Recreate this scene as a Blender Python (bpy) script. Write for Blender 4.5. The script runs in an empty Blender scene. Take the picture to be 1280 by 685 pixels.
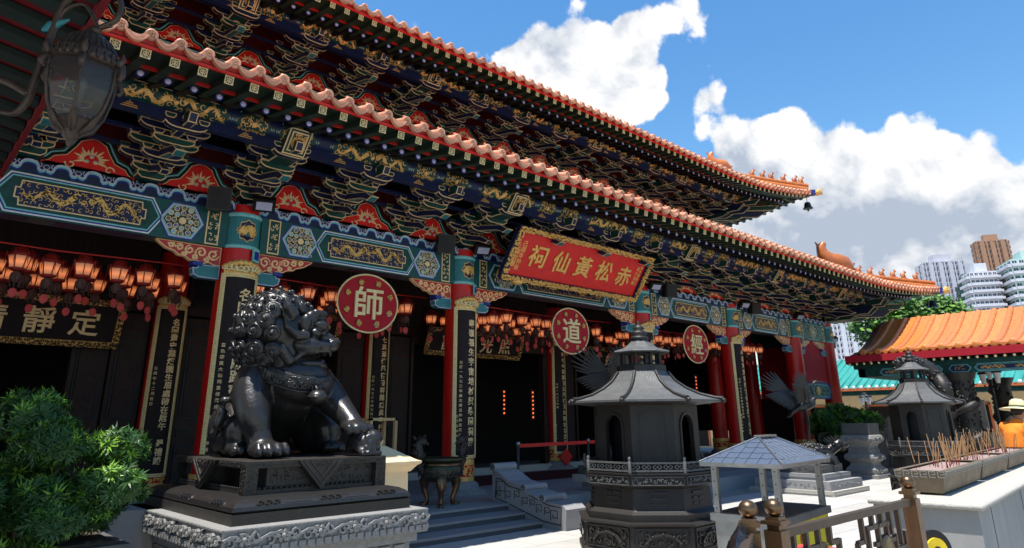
import bpy, bmesh, math, random
from mathutils import Vector, Matrix, Euler
from math import radians, sin, cos, pi, sqrt, atan2
SC = bpy.context.scene; COL = SC.collection
# ------------------------------------------------------------------ camera
F_PX, CX, CY, CAM_H = 845.0, 640.0, 258.0, 1.6
pit, rol, phi = radians(17.5), radians(0.5), radians(46.9)
fh = Vector((cos(phi), sin(phi), 0)); rt = Vector((sin(phi), -cos(phi), 0)); zz = Vector((0, 0, 1))
Dv = fh*cos(pit)+zz*sin(pit); up = -fh*sin(pit)+zz*cos(pit)
Rv = rt*cos(rol)-up*sin(rol); Uv = up*cos(rol)+rt*sin(rol)
cam = bpy.data.cameras.new('camera'); camo = bpy.data.objects.new('camera', cam); COL.objects.link(camo)
cam.sensor_fit = 'HORIZONTAL'; cam.sensor_width = 36; cam.lens = F_PX/1280*36
cam.shift_y = (CY-342.5)/1280; cam.clip_start = 0.1; cam.clip_end = 6000
M = Matrix.Identity(4)
for i in range(3): M[i][0] = Rv[i]; M[i][1] = Uv[i]; M[i][2] = -Dv[i]
M[2][3] = CAM_H
camo.matrix_world = M; SC.camera = camo
SC.view_settings.view_transform = 'Standard'; SC.view_settings.look = 'None'
SC.view_settings.exposure = 0.8; SC.view_settings.gamma = 1.0
# ------------------------------------------------------------------ sun and sky
sun_dir = Vector((-0.25, -0.04, 1.0)).normalized()
sl = bpy.data.lights.new('sun', 'SUN'); sl.energy = 5.0; sl.angle = radians(0.5); sl.color = (1, .965, .9)
so = bpy.data.objects.new('sun', sl); COL.objects.link(so)
so.rotation_euler = (-sun_dir).to_track_quat('-Z', 'Y').to_euler()
W = bpy.data.worlds.new('World'); SC.world = W; W.use_nodes = True
nt = W.node_tree; nt.nodes.clear(); N = nt.nodes.new; L = nt.links.new
out = N('ShaderNodeOutputWorld'); bg = N('ShaderNodeBackground'); bg2 = N('ShaderNodeBackground'); mx = N('ShaderNodeMixShader')
sky = N('ShaderNodeTexSky'); sky.sky_type = 'NISHITA'; sky.sun_disc = False
sky.sun_elevation = math.asin(sun_dir.z); sky.sun_rotation = atan2(sun_dir.x, sun_dir.y)
sky.air_density = 1.35; sky.dust_density = 0.25; sky.ozone_density = 3.0
bg.inputs[1].default_value = 0.112
hs = N('ShaderNodeHueSaturation'); hs.inputs['Saturation'].default_value = 1.28; hs.inputs['Value'].default_value = 1.0
L(sky.outputs[0], hs.inputs['Color']); L(hs.outputs[0], bg.inputs[0])
tc = N('ShaderNodeTexCoord')
def mth(op, a, b=None, c=None, clamp=False):
    n = N('ShaderNodeMath'); n.operation = op; n.use_clamp = clamp
    for i, x in enumerate((a, b, c)):
        if x is None: continue
        if isinstance(x, (int, float)): n.inputs[i].default_value = x
        else: L(x, n.inputs[i])
    return n.outputs[0]
def pixdir(x, y):
    return (Dv + Rv*((x-CX)/F_PX) - Uv*((y-CY)/F_PX)).normalized()
def fbm(scale, detail, rough, dist=0.0, off=(0, 0, 0)):
    mp = N('ShaderNodeMapping'); L(tc.outputs['Generated'], mp.inputs[0]); mp.inputs['Location'].default_value = off
    n = N('ShaderNodeTexNoise'); L(mp.outputs[0], n.inputs['Vector'])
    n.inputs['Scale'].default_value = scale; n.inputs['Detail'].default_value = detail
    n.inputs['Roughness'].default_value = rough; n.inputs['Distortion'].default_value = dist
    return n.outputs[0]
def blobs(lst):
    acc = None
    for (x, y, r, w) in lst:
        d = pixdir(x, y)
        vm = N('ShaderNodeVectorMath'); vm.operation = 'DISTANCE'; L(tc.outputs['Generated'], vm.inputs[0]); vm.inputs[1].default_value = d
        q = mth('DIVIDE', vm.outputs['Value'], r/F_PX)
        g = mth('MULTIPLY', mth('EXPONENT', mth('MULTIPLY', mth('MULTIPLY', q, q), -1.0)), w)
        acc = g if acc is None else mth('ADD', acc, g)
    return acc
# big heaped clouds, where they stand in the sky
cl = blobs([(700, 70, 62, .9), (745, 120, 62, .95), (790, 90, 45, .5), (660, 95, 40, .6), (858, 12, 40, .72), (800, 22, 30, .5), (765, 48, 34, .45),
            (975, 188, 50, .80), (915, 205, 46, .62), (1035, 228, 46, .60), (1165, 216, 52, .85), (1112, 232, 48, .65), (1205, 232, 34, .5),
            (1080, 310, 105, .95), (960, 290, 66, .75), (1225, 315, 66, .8), (1150, 330, 90, .8),
            (880, 122, 20, .42), (1310, 340, 70, .8), (1000, 330, 90, .7), (1380, 300, 90, .5),
            (500, 150, 90, .5), (350, 100, 120, .5), (1500, 380, 160, .8), (-150, 300, 200, .8), (1240, 70, 30, .16), (1235, 190, 20, .1)])
n1 = fbm(6.0, 9, .62, .12)
vq = N('ShaderNodeVectorMath'); vq.operation = 'SCALE'; vq.inputs['Scale'].default_value = 1.0
nv = N('ShaderNodeTexNoise'); nv.inputs['Scale'].default_value = 9; nv.inputs['Detail'].default_value = 5; L(tc.outputs['Generated'], nv.inputs['Vector'])
vs1 = N('ShaderNodeVectorMath'); vs1.operation = 'MULTIPLY_ADD'; L(nv.outputs['Color'], vs1.inputs[0]); vs1.inputs[1].default_value = (.09, .09, .09); L(tc.outputs['Generated'], vs1.inputs[2])
def puff(s):
    v = N('ShaderNodeTexVoronoi'); v.feature = 'F1'; v.inputs['Scale'].default_value = s; L(vs1.outputs[0], v.inputs['Vector']); return v.outputs['Distance']
pf = mth('ADD', mth('MULTIPLY', puff(13), -.75), mth('MULTIPLY', puff(31), -.42)); n2 = fbm(2.3, 4, .55, .2, (3, 1, 2)); n3 = fbm(6.0, 8, .62, .3, (7, 4, 1))
dens = mth('ADD', cl, mth('MULTIPLY', mth('SUBTRACT', n1, .5), 1.7))
dens = mth('ADD', dens, mth('ADD', pf, .54))
# the rest of the sky carries the same kind of scattered cloud
far = mth('MULTIPLY', mth('SUBTRACT', n2, .60), 5.0)
vmc = N('ShaderNodeVectorMath'); vmc.operation = 'DOT_PRODUCT'; L(tc.outputs['Generated'], vmc.inputs[0]); vmc.inputs[1].default_value = pixdir(760, 240)
awayf = mth('MULTIPLY', mth('SUBTRACT', .68, vmc.outputs['Value']), 6.0, clamp=True)
dens = mth('ADD', dens, mth('MULTIPLY', mth('ADD', far, .3), mth('MINIMUM', awayf, 1.0)))
mask = N('ShaderNodeMapRange'); mask.interpolation_type = 'SMOOTHSTEP'; L(dens, mask.inputs[0])
mask.inputs[1].default_value = .43; mask.inputs[2].default_value = .63
# cloud colour: white tops, blue-grey undersides
und = blobs([(985, 240, 50, .5), (1040, 275, 50, .6), (1170, 272, 62, .8), (1110, 285, 60, .7), (1080, 350, 70, .5), (1200, 345, 80, .6), (1290, 350, 60, .5), (930, 290, 40, .3), (745, 190, 50, .3), (690, 150, 40, .2), (-150, 350, 200, .6), (1500, 430, 160, .6)])
upn = fbm(6.5, 5, .60, .25, (0, 0, .035))
lon = fbm(6.5, 5, .60, .25)
shd = mth('ADD', mth('MULTIPLY', und, .52), mth('ADD', mth('MULTIPLY', mth('SUBTRACT', n3, .5), 2.9), mth('ADD', mth('MULTIPLY', mth('SUBTRACT', upn, lon), 4.0), mth('MULTIPLY', mth('ADD', pf, .54), -1.1))), clamp=True)
cr = N('ShaderNodeMix'); cr.data_type = 'RGBA'; cr.inputs[6].default_value = (1.0, 1.0, 1.0, 1); cr.inputs[7].default_value = (.45, .52, .63, 1)
L(shd, cr.inputs[0]); L(cr.outputs[2], bg2.inputs[0]); bg2.inputs[1].default_value = 0.62
L(mask.outputs[0], mx.inputs[0]); L(bg.outputs[0], mx.inputs[1]); L(bg2.outputs[0], mx.inputs[2]); L(mx.outputs[0], out.inputs[0])
# ------------------------------------------------------------------ materials
MATS = {}
def mat(name, col, rough=.6, metal=0., col2=None, nscale=8., namt=.5, bump=0., bscale=30., emit=None, estr=0., spec=.3, stretch=(1, 1, 1), bkind='noise', alpha=1., coat=0., trans=0., rnd=0.):
    m = bpy.data.materials.new(name); m.use_nodes = True; t = m.node_tree; b = t.nodes['Principled BSDF']
    b.inputs['Roughness'].default_value = rough; b.inputs['Metallic'].default_value = metal
    b.inputs['Specular IOR Level'].default_value = spec; b.inputs['Coat Weight'].default_value = coat
    b.inputs['Transmission Weight'].default_value = trans; b.inputs['Alpha'].default_value = alpha
    co = t.nodes.new('ShaderNodeTexCoord'); mp = t.nodes.new('ShaderNodeMapping'); mp.inputs['Scale'].default_value = stretch
    t.links.new(co.outputs['Object'], mp.inputs[0])
    c4 = (*col, 1)
    if col2 is None: col2 = tuple(c*.72 for c in col)
    n = t.nodes.new('ShaderNodeTexNoise'); n.inputs['Scale'].default_value = nscale; n.inputs['Detail'].default_value = 5; n.inputs['Roughness'].default_value = .65
    t.links.new(mp.outputs[0], n.inputs['Vector'])
    r = t.nodes.new('ShaderNodeMapRange'); r.inputs[1].default_value = .5-.5*namt+.02; r.inputs[2].default_value = .5+.5*namt
    t.links.new(n.outputs[0], r.inputs[0])
    mi = t.nodes.new('ShaderNodeMix'); mi.data_type = 'RGBA'; mi.inputs[6].default_value = (*col2, 1); mi.inputs[7].default_value = c4
    t.links.new(r.outputs[0], mi.inputs[0]); t.links.new(mi.outputs[2], b.inputs['Base Color'])
    if rnd:      # each tile comes out of the kiln a little different
        oi = t.nodes.new('ShaderNodeObjectInfo'); ra = t.nodes.new('ShaderNodeMapRange'); ra.inputs[3].default_value = 1-rnd; ra.inputs[4].default_value = 1+rnd*.35
        hv = t.nodes.new('ShaderNodeHueSaturation'); t.links.new(oi.outputs['Random'], ra.inputs[0]); t.links.new(ra.outputs[0], hv.inputs['Value']); t.links.new(mi.outputs[2], hv.inputs['Color']); t.links.new(hv.outputs[0], b.inputs['Base Color'])
    rr = t.nodes.new('ShaderNodeMapRange'); rr.inputs[3].default_value = min(1, rough*1.25); rr.inputs[4].default_value = rough*.8
    t.links.new(n.outputs[0], rr.inputs[0]); t.links.new(rr.outputs[0], b.inputs['Roughness'])
    if bump:
        if bkind == 'noise':
            q = t.nodes.new('ShaderNodeTexNoise'); q.inputs['Scale'].default_value = bscale; q.inputs['Detail'].default_value = 4; o = q.outputs[0]
        else:
            q = t.nodes.new('ShaderNodeTexVoronoi'); q.inputs['Scale'].default_value = bscale; q.feature = 'SMOOTH_F1'; o = q.outputs[0]
        t.links.new(mp.outputs[0], q.inputs['Vector'])
        bu = t.nodes.new('ShaderNodeBump'); bu.inputs['Strength'].default_value = bump; bu.inputs['Distance'].default_value = .02
        t.links.new(o, bu.inputs['Height']); t.links.new(bu.outputs[0], b.inputs['Normal'])
    if emit is not None:
        b.inputs['Emission Color'].default_value = (*emit, 1); b.inputs['Emission Strength'].default_value = estr
    MATS[name] = m; return m
mat('gold', (.88, .55, .17), .36, .25, (.5, .26, .06), 22, .6)
mat('gold_line', (.86, .66, .36), .45, .1, (.62, .42, .19), 14, .6)
mat('cream', (.80, .70, .42), .5, 0, (.6, .48, .2), 20, .5)
mat('blue', (.009, .020, .078), .45, 0, (.006, .009, .035), 6, .6)
mat('green', (.008, .075, .062), .45, 0, (.003, .02, .02), 6, .6)
mat('black', (.006, .006, .009), .5, 0, (.003, .003, .004), 6, .6)
mat('teal', (.03, .19, .21), .45, 0, (.025, .14, .16), 9, .6)
mat('pale_teal', (.22, .55, .55), .5, 0, (.13, .38, .4), 12, .5)
mat('royal', (.02, .045, .30), .45, 0, (.01, .02, .16), 9, .5)
mat('lilac', (.5, .52, .68), .45, 0, (.34, .36, .52), 12, .5)
mat('white_paint', (.74, .74, .74), .5, 0, (.55, .55, .55), 12, .5)
mat('red', (.50, .018, .014), .38, 0, (.33, .01, .008), 5, .6, coat=.2)
mat('bright_red', (.68, .018, .014), .4, 0, (.5, .012, .012), 5, .6)
mat('crimson', (.36, .008, .016), .75, 0, (.32, .008, .02), 5, .6)
mat('column_red', (.55, .010, .008), .34, 0, (.36, .007, .006), 3, .6, spec=.3, coat=.05, stretch=(1, 1, .3))
mat('rafter_green', (.02, .045, .025), .5, 0, (.01, .02, .014), 6, .6)
mat('tile_pink', (.80, .44, .28), .45, 0, (.50, .20, .10), 13, .8, rnd=.32, bump=.25, bscale=60)
mat('tile_orange', (.66, .22, .05), .32, 0, (.34, .09, .025), 9, .9, rnd=.25, bump=.25, bscale=50, coat=.35)
mat('tile_amber', (.72, .25, .06), .34, 0, (.40, .115, .03), 9, .8, bump=.2, bscale=40, coat=.25, rnd=.2)
mat('tile_rust', (.60, .17, .06), .4, 0, (.42, .10, .03), 12, .7)
mat('green_tile', (.06, .34, .29), .35, 0, (.025, .2, .16), 5, .8, rnd=.2, coat=.3)
mat('orange_relief', (.85, .60, .30), .45, 0, (.72, .42, .18), 12, .6)
mat('granite', (.30, .285, .27), .75, 0, (.2, .21, .23), 60, .8, bump=.2, bscale=150)
mat('granite_dark', (.13, .125, .12), .8, 0, (.08, .085, .1), 70, .9, bump=.3, bscale=150)
mat('concrete', (.33, .32, .30), .8, 0, (.22, .215, .21), 3, .8, bump=.2, bscale=60, stretch=(1, 1, .25))
mat('pale_stone', (.40, .38, .34), .8, 0, (.34, .32, .28), 14, .8, bump=.5, bscale=40)
mat('carved_stone', (.27, .262, .25), .75, 0, (.15, .147, .14), 18, .8, bump=.5, bscale=45)
mat('paving', (.46, .445, .42), .8, rnd=.12, metal=0, col2=(.34, .33, .31), nscale=1.6, namt=.9) if False else mat('paving', (.46, .445, .42), .8, 0, (.33, .32, .30), 1.8, .9, bump=.15, bscale=60, rnd=.15)
mat('joint', (.30, .29, .27), .9)
mat('bronze', (.034, .031, .029), .31, .25, (.014, .0135, .014), 9, .9, bump=.2, bscale=34, spec=.5)
mat('bronze_brown', (.050, .045, .040), .45, .35, (.035, .03, .026), 12, .8, bump=.25, bscale=55)
mat('bronze_green', (.10, .095, .055), .35, .7, (.04, .05, .035), 10, .8, bump=.35, bscale=40)
mat('iron', (.026, .021, .017), .5, .0, (.006, .006, .0065), 5, .9, spec=.4, bump=.2, bscale=50)
mat('iron_light', (.13, .13, .125), .55, .15, (.055, .055, .055), 10, .8, bump=.3, bscale=40)
mat('steel', (.36, .36, .36), .3, .85, (.2, .2, .2), 9, .7)
mat('steel_roof', (.125, .15, .20), .42, .6, (.11, .14, .19), 6, .7)
mat('brass', (.20, .125, .07), .3, .85, (.13, .08, .045), 9, .7)
mat('fence_metal', (.10, .066, .045), .45, .55, (.08, .055, .04), 18, .7, bump=.15)
mat('dark_wood', (.032, .014, .010), .65, 0, (.012, .005, .004), 6, .7, stretch=(3, 3, .5))
mat('board_black', (.014, .006, .007), .6, 0, (.006, .003, .004), 5, .8, spec=.25, stretch=(4, 4, .4))
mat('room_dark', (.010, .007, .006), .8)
mat('cream_plaster', (.78, .60, .36), .7, 0, (.66, .48, .27), 4, .6, bump=.15)
mat('carpet', (.085, .012, .018), .95)
mat('yellow', (.72, .62, .02), .5)
mat('leaf', (.028, .080, .014), .45, 0, (.02, .06, .012), 3, .8)
mat('leaf_bright', (.19, .36, .03), .42, 0, (.08, .20, .02), 3, .8)  # brighter green; on the shrubs it paints sunlight into the leaves
mat('leaf_tree', (.09, .20, .03), .5, 0, (.03, .08, .015), 1, .8)
mat('bark', (.07, .05, .035), .9, 0, None, 12, .6, bump=.5)
mat('glass', (.025, .026, .032), .06, 0, (.10, .09, .08), 14, .8, spec=.6, alpha=.42)
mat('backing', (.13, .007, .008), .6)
mat('dark_teal', (.008, .085, .085), .45, 0, (.005, .05, .05), 9, .6)
mat('lantern_lit', (.70, .38, .24), .5, 0, (.5, .2, .1), 6, .6, emit=(1., .28, .09), estr=.2)
mat('lantern_core', (1, .6, .3), .5, emit=(1., .45, .13), estr=1.8)
mat('lantern_red', (.30, .02, .015), .5)
mat('tag_pink', (.60, .06, .055), .5)
mat('lamp_black', (.012, .012, .013), .4)
mat('led', (.5, .08, .04), .5, emit=(1., .16, .04), estr=.9)
mat('lamp_bronze', (.085, .060, .045), .42, .45, (.03, .022, .018), 14, .8, bump=.25, bscale=60)
mat('tassel', (.12, .06, .05), .8)
_m = MATS['lantern_lit']; _t = _m.node_tree; _b = _t.nodes['Principled BSDF']      # paper glows most in front of the bulb
_c = _t.nodes.new('ShaderNodeTexCoord'); _s = _t.nodes.new('ShaderNodeSeparateXYZ'); _t.links.new(_c.outputs['Object'], _s.inputs[0])
_a = _t.nodes.new('ShaderNodeMath'); _a.operation = 'ADD'; _a.inputs[1].default_value = .09; _t.links.new(_s.outputs['Z'], _a.inputs[0])
_q = _t.nodes.new('ShaderNodeMath'); _q.operation = 'ABSOLUTE'; _t.links.new(_a.outputs[0], _q.inputs[0])
_r = _t.nodes.new('ShaderNodeMapRange'); _r.inputs[1].default_value = .0; _r.inputs[2].default_value = .085; _r.inputs[3].default_value = .42; _r.inputs[4].default_value = .06
_t.links.new(_q.outputs[0], _r.inputs[0]); _t.links.new(_r.outputs[0], _b.inputs['Emission Strength'])
def mats(s): return [MATS[k] for k in s.split()]
# ------------------------------------------------------------------ mesh helpers
class MB:
    def __init__(s): s.v = []; s.f = []; s.m = []; s.s = []
    def add(s, vs, fs, m=0, sm=False):
        o = len(s.v); s.v.extend(tuple(v) for v in vs)
        for f in fs: s.f.append([i+o for i in f]); s.m.append(m); s.s.append(sm)
    def bx(s, x0, x1, y0, y1, z0, z1, m=0):
        s.add([(x0,y0,z0),(x1,y0,z0),(x1,y1,z0),(x0,y1,z0),(x0,y0,z1),(x1,y0,z1),(x1,y1,z1),(x0,y1,z1)],
              [(0,3,2,1),(4,5,6,7),(0,1,5,4),(1,2,6,5),(2,3,7,6),(3,0,4,7)], m)
    def ob(s, c, sz, rot=(0, 0, 0), m=0):
        R = Euler(rot).to_matrix(); c = Vector(c); h = [k/2 for k in sz]
        vs = [c+R@Vector((a*h[0], b*h[1], d*h[2])) for d in (-1, 1) for a, b in ((-1,-1),(1,-1),(1,1),(-1,1))]
        s.add(vs, [(0,3,2,1),(4,5,6,7),(0,1,5,4),(1,2,6,5),(2,3,7,6),(3,0,4,7)], m)
    def prism(s, pts, a, b, m=0, T=None, sm=False):      # pts (u,w); extruded along depth a..b ; T(u, depth, w)
        T = T or (lambda u, d, w: (u, d, w)); n = len(pts)
        vs = [T(p[0], a, p[1]) for p in pts]+[T(p[0], b, p[1]) for p in pts]
        s.add(vs, [list(range(n)), list(range(2*n-1, n-1, -1))], m)
        s.add(vs, [(i, i+n, (i+1) % n+n, (i+1) % n) for i in range(n)], m, sm)
    def tube(s, P, r, n=6, m=0, cap=True, sm=True, flat=1.0):
        P = [Vector(p) for p in P]; k = len(P); rr = r if isinstance(r, (list, tuple)) else [r]*k
        vs = []; prev = None
        for i, p in enumerate(P):
            d = (P[min(i+1, k-1)]-P[max(i-1, 0)])
            if d.length < 1e-9: d = Vector((0, 0, 1))
            d.normalize()
            a = prev if prev is not None else (Vector((0, 0, 1)) if abs(d.z) < .9 else Vector((1, 0, 0)))
            x = (a-d*a.dot(d))
            if x.length < 1e-6: x = d.orthogonal()
            x.normalize(); y = d.cross(x); prev = x
            for j in range(n):
                t = 2*pi*j/n; vs.append(p+(x*cos(t)+y*sin(t)*flat)*rr[i])
        fs = [(i*n+j, i*n+(j+1) % n, (i+1)*n+(j+1) % n, (i+1)*n+j) for i in range(k-1) for j in range(n)]
        s.add(vs, fs, m, sm)
        if cap: s.add(vs[:n]+vs[-n:], [list(range(n-1, -1, -1)), list(range(n, 2*n))], m)
    def lathe(s, prof, n=16, c=(0, 0, 0), m=0, sm=True, a0=0, a1=2*pi, sx=1, sy=1, off=0.):
        full = abs(a1-a0-2*pi) < 1e-6; nn = n if full else n+1; vs = []
        for r, z in prof:
            for j in range(nn):
                t = off+a0+(a1-a0)*j/n; vs.append((c[0]+r*cos(t)*sx, c[1]+r*sin(t)*sy, c[2]+z))
        fs = []
        for i in range(len(prof)-1):
            for j in range(n):
                k = (j+1) % nn; fs.append((i*nn+j, i*nn+k, (i+1)*nn+k, (i+1)*nn+j))
        s.add(vs, fs, m, sm)
        if full:
            if prof[0][0] > 1e-4: s.add(vs[:nn], [list(range(nn-1, -1, -1))], m)
            if prof[-1][0] > 1e-4: s.add(vs[-nn:], [list(range(nn))], m)
    def ball(s, c, r, m=0, n=10, k=6, R=None):
        if isinstance(r, (int, float)): r = (r, r, r)
        vs = []; c = Vector(c)
        for i in range(k+1):
            t = pi*i/k
            for j in range(n):
                q = 2*pi*j/n; v = Vector((r[0]*sin(t)*cos(q), r[1]*sin(t)*sin(q), r[2]*cos(t)))
                if R: v = R@v
                vs.append(c+v)
        s.add(vs, [(i*n+j, (i+1)*n+j, (i+1)*n+(j+1) % n, i*n+(j+1) % n) for i in range(k) for j in range(n)], m, True)
    def mesh(s, name, mm):
        me = bpy.data.meshes.new(name); me.from_pydata(s.v, [], s.f)
        for x in mm: me.materials.append(x)
        me.polygons.foreach_set('material_index', s.m); me.polygons.foreach_set('use_smooth', s.s)
        me.validate(); me.update(); return me
    def build(s, name, mm, parent=None, loc=None, kind=None):
        if isinstance(mm, str): mm = mats(mm)
        return put(name, s.mesh(name, mm), parent, loc, kind)
def put(name, me, parent=None, loc=None, kind=None, rot=None, scale=None):
    o = bpy.data.objects.new(name, me); COL.objects.link(o)
    if loc is not None: o.location = loc
    if rot is not None: o.rotation_euler = rot
    if scale is not None: o.scale = scale
    if parent is not None: o.parent = parent
    if kind: o['kind'] = kind
    return o
def thing(name, label, cat, loc=(0, 0, 0), rz=0, group=None):
    o = bpy.data.objects.new(name, None); COL.objects.link(o); o.location = loc; o.rotation_euler = (0, 0, rz)
    o.empty_display_size = .2; return tag(o, label, cat, group)
def tag(o, label, cat, group=None):
    o['label'] = label; o['category'] = cat
    if group: o['group'] = group
    return o
def dup(root, loc, rz=None, label=None, group=None):
    r = root.copy(); COL.objects.link(r); r.location = loc
    if rz is not None: r.rotation_euler = (0, 0, rz)
    if label: r['label'] = label
    if group: r['group'] = group
    for ch in list(root.children):
        c = ch.copy(); COL.objects.link(c); c.parent = r
        for g in list(ch.children):
            d = g.copy(); COL.objects.link(d); d.parent = c
    return r
def inset(pts, d):
    n = len(pts); out = []
    A = sum(pts[i][0]*pts[(i+1) % n][1]-pts[(i+1) % n][0]*pts[i][1] for i in range(n))
    sg = 1 if A > 0 else -1
    for i in range(n):
        p0, p, p1 = pts[i-1], pts[i], pts[(i+1) % n]
        e0 = Vector((p[0]-p0[0], p[1]-p0[1])); e1 = Vector((p1[0]-p[0], p1[1]-p[1]))
        if e0.length < 1e-9 or e1.length < 1e-9: out.append(p); continue
        e0.normalize(); e1.normalize()
        n0 = Vector((-e0.y, e0.x))*sg; n1 = Vector((-e1.y, e1.x))*sg
        b = n0+n1
        if b.length < .2: b = n0
        k = d/max(.35, b.normalized().dot(n0)); b.normalize()
        out.append((p[0]+b.x*k, p[1]+b.y*k))
    return out
def outlined(mb, pts, y0, y1, th, mg, mf, ms, T=None, back=False):
    """gold-edged block: body in the line colour, panels in the field colour standing 3 mm proud"""
    T = T or (lambda u, d, w: (u, d, w))
    mb.prism(pts, y0, y1, mg, T)
    mb.prism(inset(pts, th), y0-.003, y0+.002, mf, T)
    if back: mb.prism(inset(pts, th), y1-.002, y1+.003, mf, T)
    n = len(pts); A = sum(pts[i][0]*pts[(i+1) % n][1]-pts[(i+1) % n][0]*pts[i][1] for i in range(n)); sg = 1 if A > 0 else -1
    dirs = []
    for i in range(n):
        e = Vector((pts[(i+1) % n][0]-pts[i][0], pts[(i+1) % n][1]-pts[i][1])); dirs.append(e)
    brk = [i for i in range(n) if dirs[i-1].angle(dirs[i], 0) > .75]
    if not brk: return
    for q, i in enumerate(brk):
        j = brk[(q+1) % len(brk)]; ch = []; k = i
        while True:
            ch.append(k % n)
            if k % n == j: break
            k += 1
            if k-i > n: break
        P = [Vector(pts[c]) for c in ch]
        if len(P) < 2: continue
        d0 = (P[1]-P[0]); d1 = (P[-2]-P[-1])
        if d0.length < th*1.5 and len(P) == 2: continue
        P[0] = P[0]+d0.normalized()*min(th, d0.length*.45); P[-1] = P[-1]+d1.normalized()*min(th, d1.length*.45)
        vs = []
        for a in range(len(P)):
            e = (P[min(a+1, len(P)-1)]-P[max(a-1, 0)]).normalized(); nn = Vector((e.y, -e.x))*sg*.003
            p = P[a]+nn; vs += [T(p.x, y0+th, p.y), T(p.x, y1-th, p.y)]
        mb.add(vs, [(2*a, 2*a+1, 2*a+3, 2*a+2) for a in range(len(P)-1)], ms)
def strip(mb, P, w, d0, d1, m, T=None):
    """flat ribbon of width w (float or list) along 2-D path P, as raised relief between depths d0..d1"""
    T = T or (lambda u, d, q: (u, d, q)); k = len(P); ww = w if isinstance(w, (list, tuple)) else [w]*k
    Lp = []; Rp = []
    for i in range(k):
        a = P[max(i-1, 0)]; b = P[min(i+1, k-1)]; e = Vector((b[0]-a[0], b[1]-a[1]))
        e = e.normalized() if e.length > 1e-9 else Vector((1, 0)); nn = Vector((-e.y, e.x))*ww[i]/2
        Lp.append((P[i][0]+nn.x, P[i][1]+nn.y)); Rp.append((P[i][0]-nn.x, P[i][1]-nn.y))
    vs = []
    for i in range(k): vs += [T(Lp[i][0], d0, Lp[i][1]), T(Rp[i][0], d0, Rp[i][1]), T(Lp[i][0], d1, Lp[i][1]), T(Rp[i][0], d1, Rp[i][1])]
    fs = []
    for i in range(k-1):
        a = 4*i; b = a+4; fs += [(a, a+1, b+1, b), (a, b, b+2, a+2), (a+1, a+3, b+3, b+1)]
    mb.add(vs, fs, m)
def curl(cx, cz, r, a0, turns=1.1, n=8, sgn=1):
    return [(cx+r*(1-.75*i/n)*cos(a0+sgn*turns*2*pi*i/n), cz+r*(1-.75*i/n)*sin(a0+sgn*turns*2*pi*i/n)) for i in range(n+1)]
def filigree(mb, u0, u1, w0, w1, m, seed=0, size=.05, dens=1., d=(-.006, 0), T=None, wd=.011):
    rn = random.Random(seed); nx = max(1, int((u1-u0)/size*dens)); nz = max(1, int((w1-w0)/size*dens))
    for i in range(nx):
        for j in range(nz):
            cx = u0+(i+.5+rn.uniform(-.25, .25))*(u1-u0)/nx; cz = w0+(j+.5+rn.uniform(-.25, .25))*(w1-w0)/nz
            r = size*rn.uniform(.42, .62); P = curl(cx, cz, r, rn.uniform(0, 6.28), rn.uniform(.6, 1.0), 5, rn.choice((-1, 1)))
            P = [(min(max(p[0], u0), u1), min(max(p[1], w0), w1)) for p in P]
            strip(mb, P, [wd*.5, wd, wd*1.1, wd, wd*.8, wd*.5], d[0], d[1], m, T)
def dragon(mb, u0, u1, w0, w1, m, seed=0, T=None, d=(-.012, 0)):
    """two gold dragons chasing a pearl, in low relief"""
    rn = random.Random(seed); W_, H_ = u1-u0, w1-w0; mid = (u0+u1)/2; cz = (w0+w1)/2
    for sgn in (-1, 1):
        P = []; ws = []; n = 40
        for i in range(n+1):
            t = i/n; u = mid+sgn*(W_*.07+t*W_*.40); z = cz+H_*.26*sin(t*3.4*pi+(.4 if sgn > 0 else 2.2))*(1-.2*t)+H_*.05*sin(t*11)
            P.append((u, z)); ws.append(H_*(.21*(1-t*.7)+.03))
        strip(mb, P, ws, d[0], d[1], m, T)
        for q in range(20):
            i = rn.randint(1, n-1); u, z = P[i]; a = rn.uniform(0, 6.28)
            strip(mb, [(u, z), (u+H_*.14*cos(a), z+H_*.14*sin(a)), (u+H_*.24*cos(a+.5), z+H_*.24*sin(a+.5))], [H_*.06, H_*.04, H_*.01], d[0], d[1], m, T)
        u, z = P[0]; strip(mb, curl(u-sgn*H_*.02, z, H_*.2, rn.uniform(0, 6), .8, 6), H_*.07, d[0], d[1], m, T)
    strip(mb, curl(mid, cz, H_*.1, 0, 1.6, 10), H_*.09, d[0], d[1], m, T)
    filigree(mb, u0+.02, u1-.02, w0+.01, w1-.01, m, seed+1, H_*.33, 1.0, (d[0]*.6, 0), T, min(.014, H_*.05))
def hexagon(u0, u1, w0, w1, k=.5):
    h = (w1-w0)*k*.6; c = (w0+w1)/2
    return [(u0+h, w0), (u1-h, w0), (u1, c), (u1-h, w1), (u0+h, w1), (u0, c)]
def text_mesh(body, size, extr=.006, bold=.0, spacing=1.0):
    cu = bpy.data.curves.new('lettering', 'FONT'); cu.body = body; cu.size = size; cu.extrude = extr; cu.offset = bold
    cu.align_x = 'CENTER'; cu.align_y = 'CENTER'; cu.resolution_u = 2
    ob = bpy.data.objects.new('lettering', cu); COL.objects.link(ob)
    me = bpy.data.meshes.new_from_object(ob.evaluated_get(bpy.context.evaluated_depsgraph_get()))
    COL.objects.unlink(ob); bpy.data.objects.remove(ob)
    return me
_tc = {}
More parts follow.
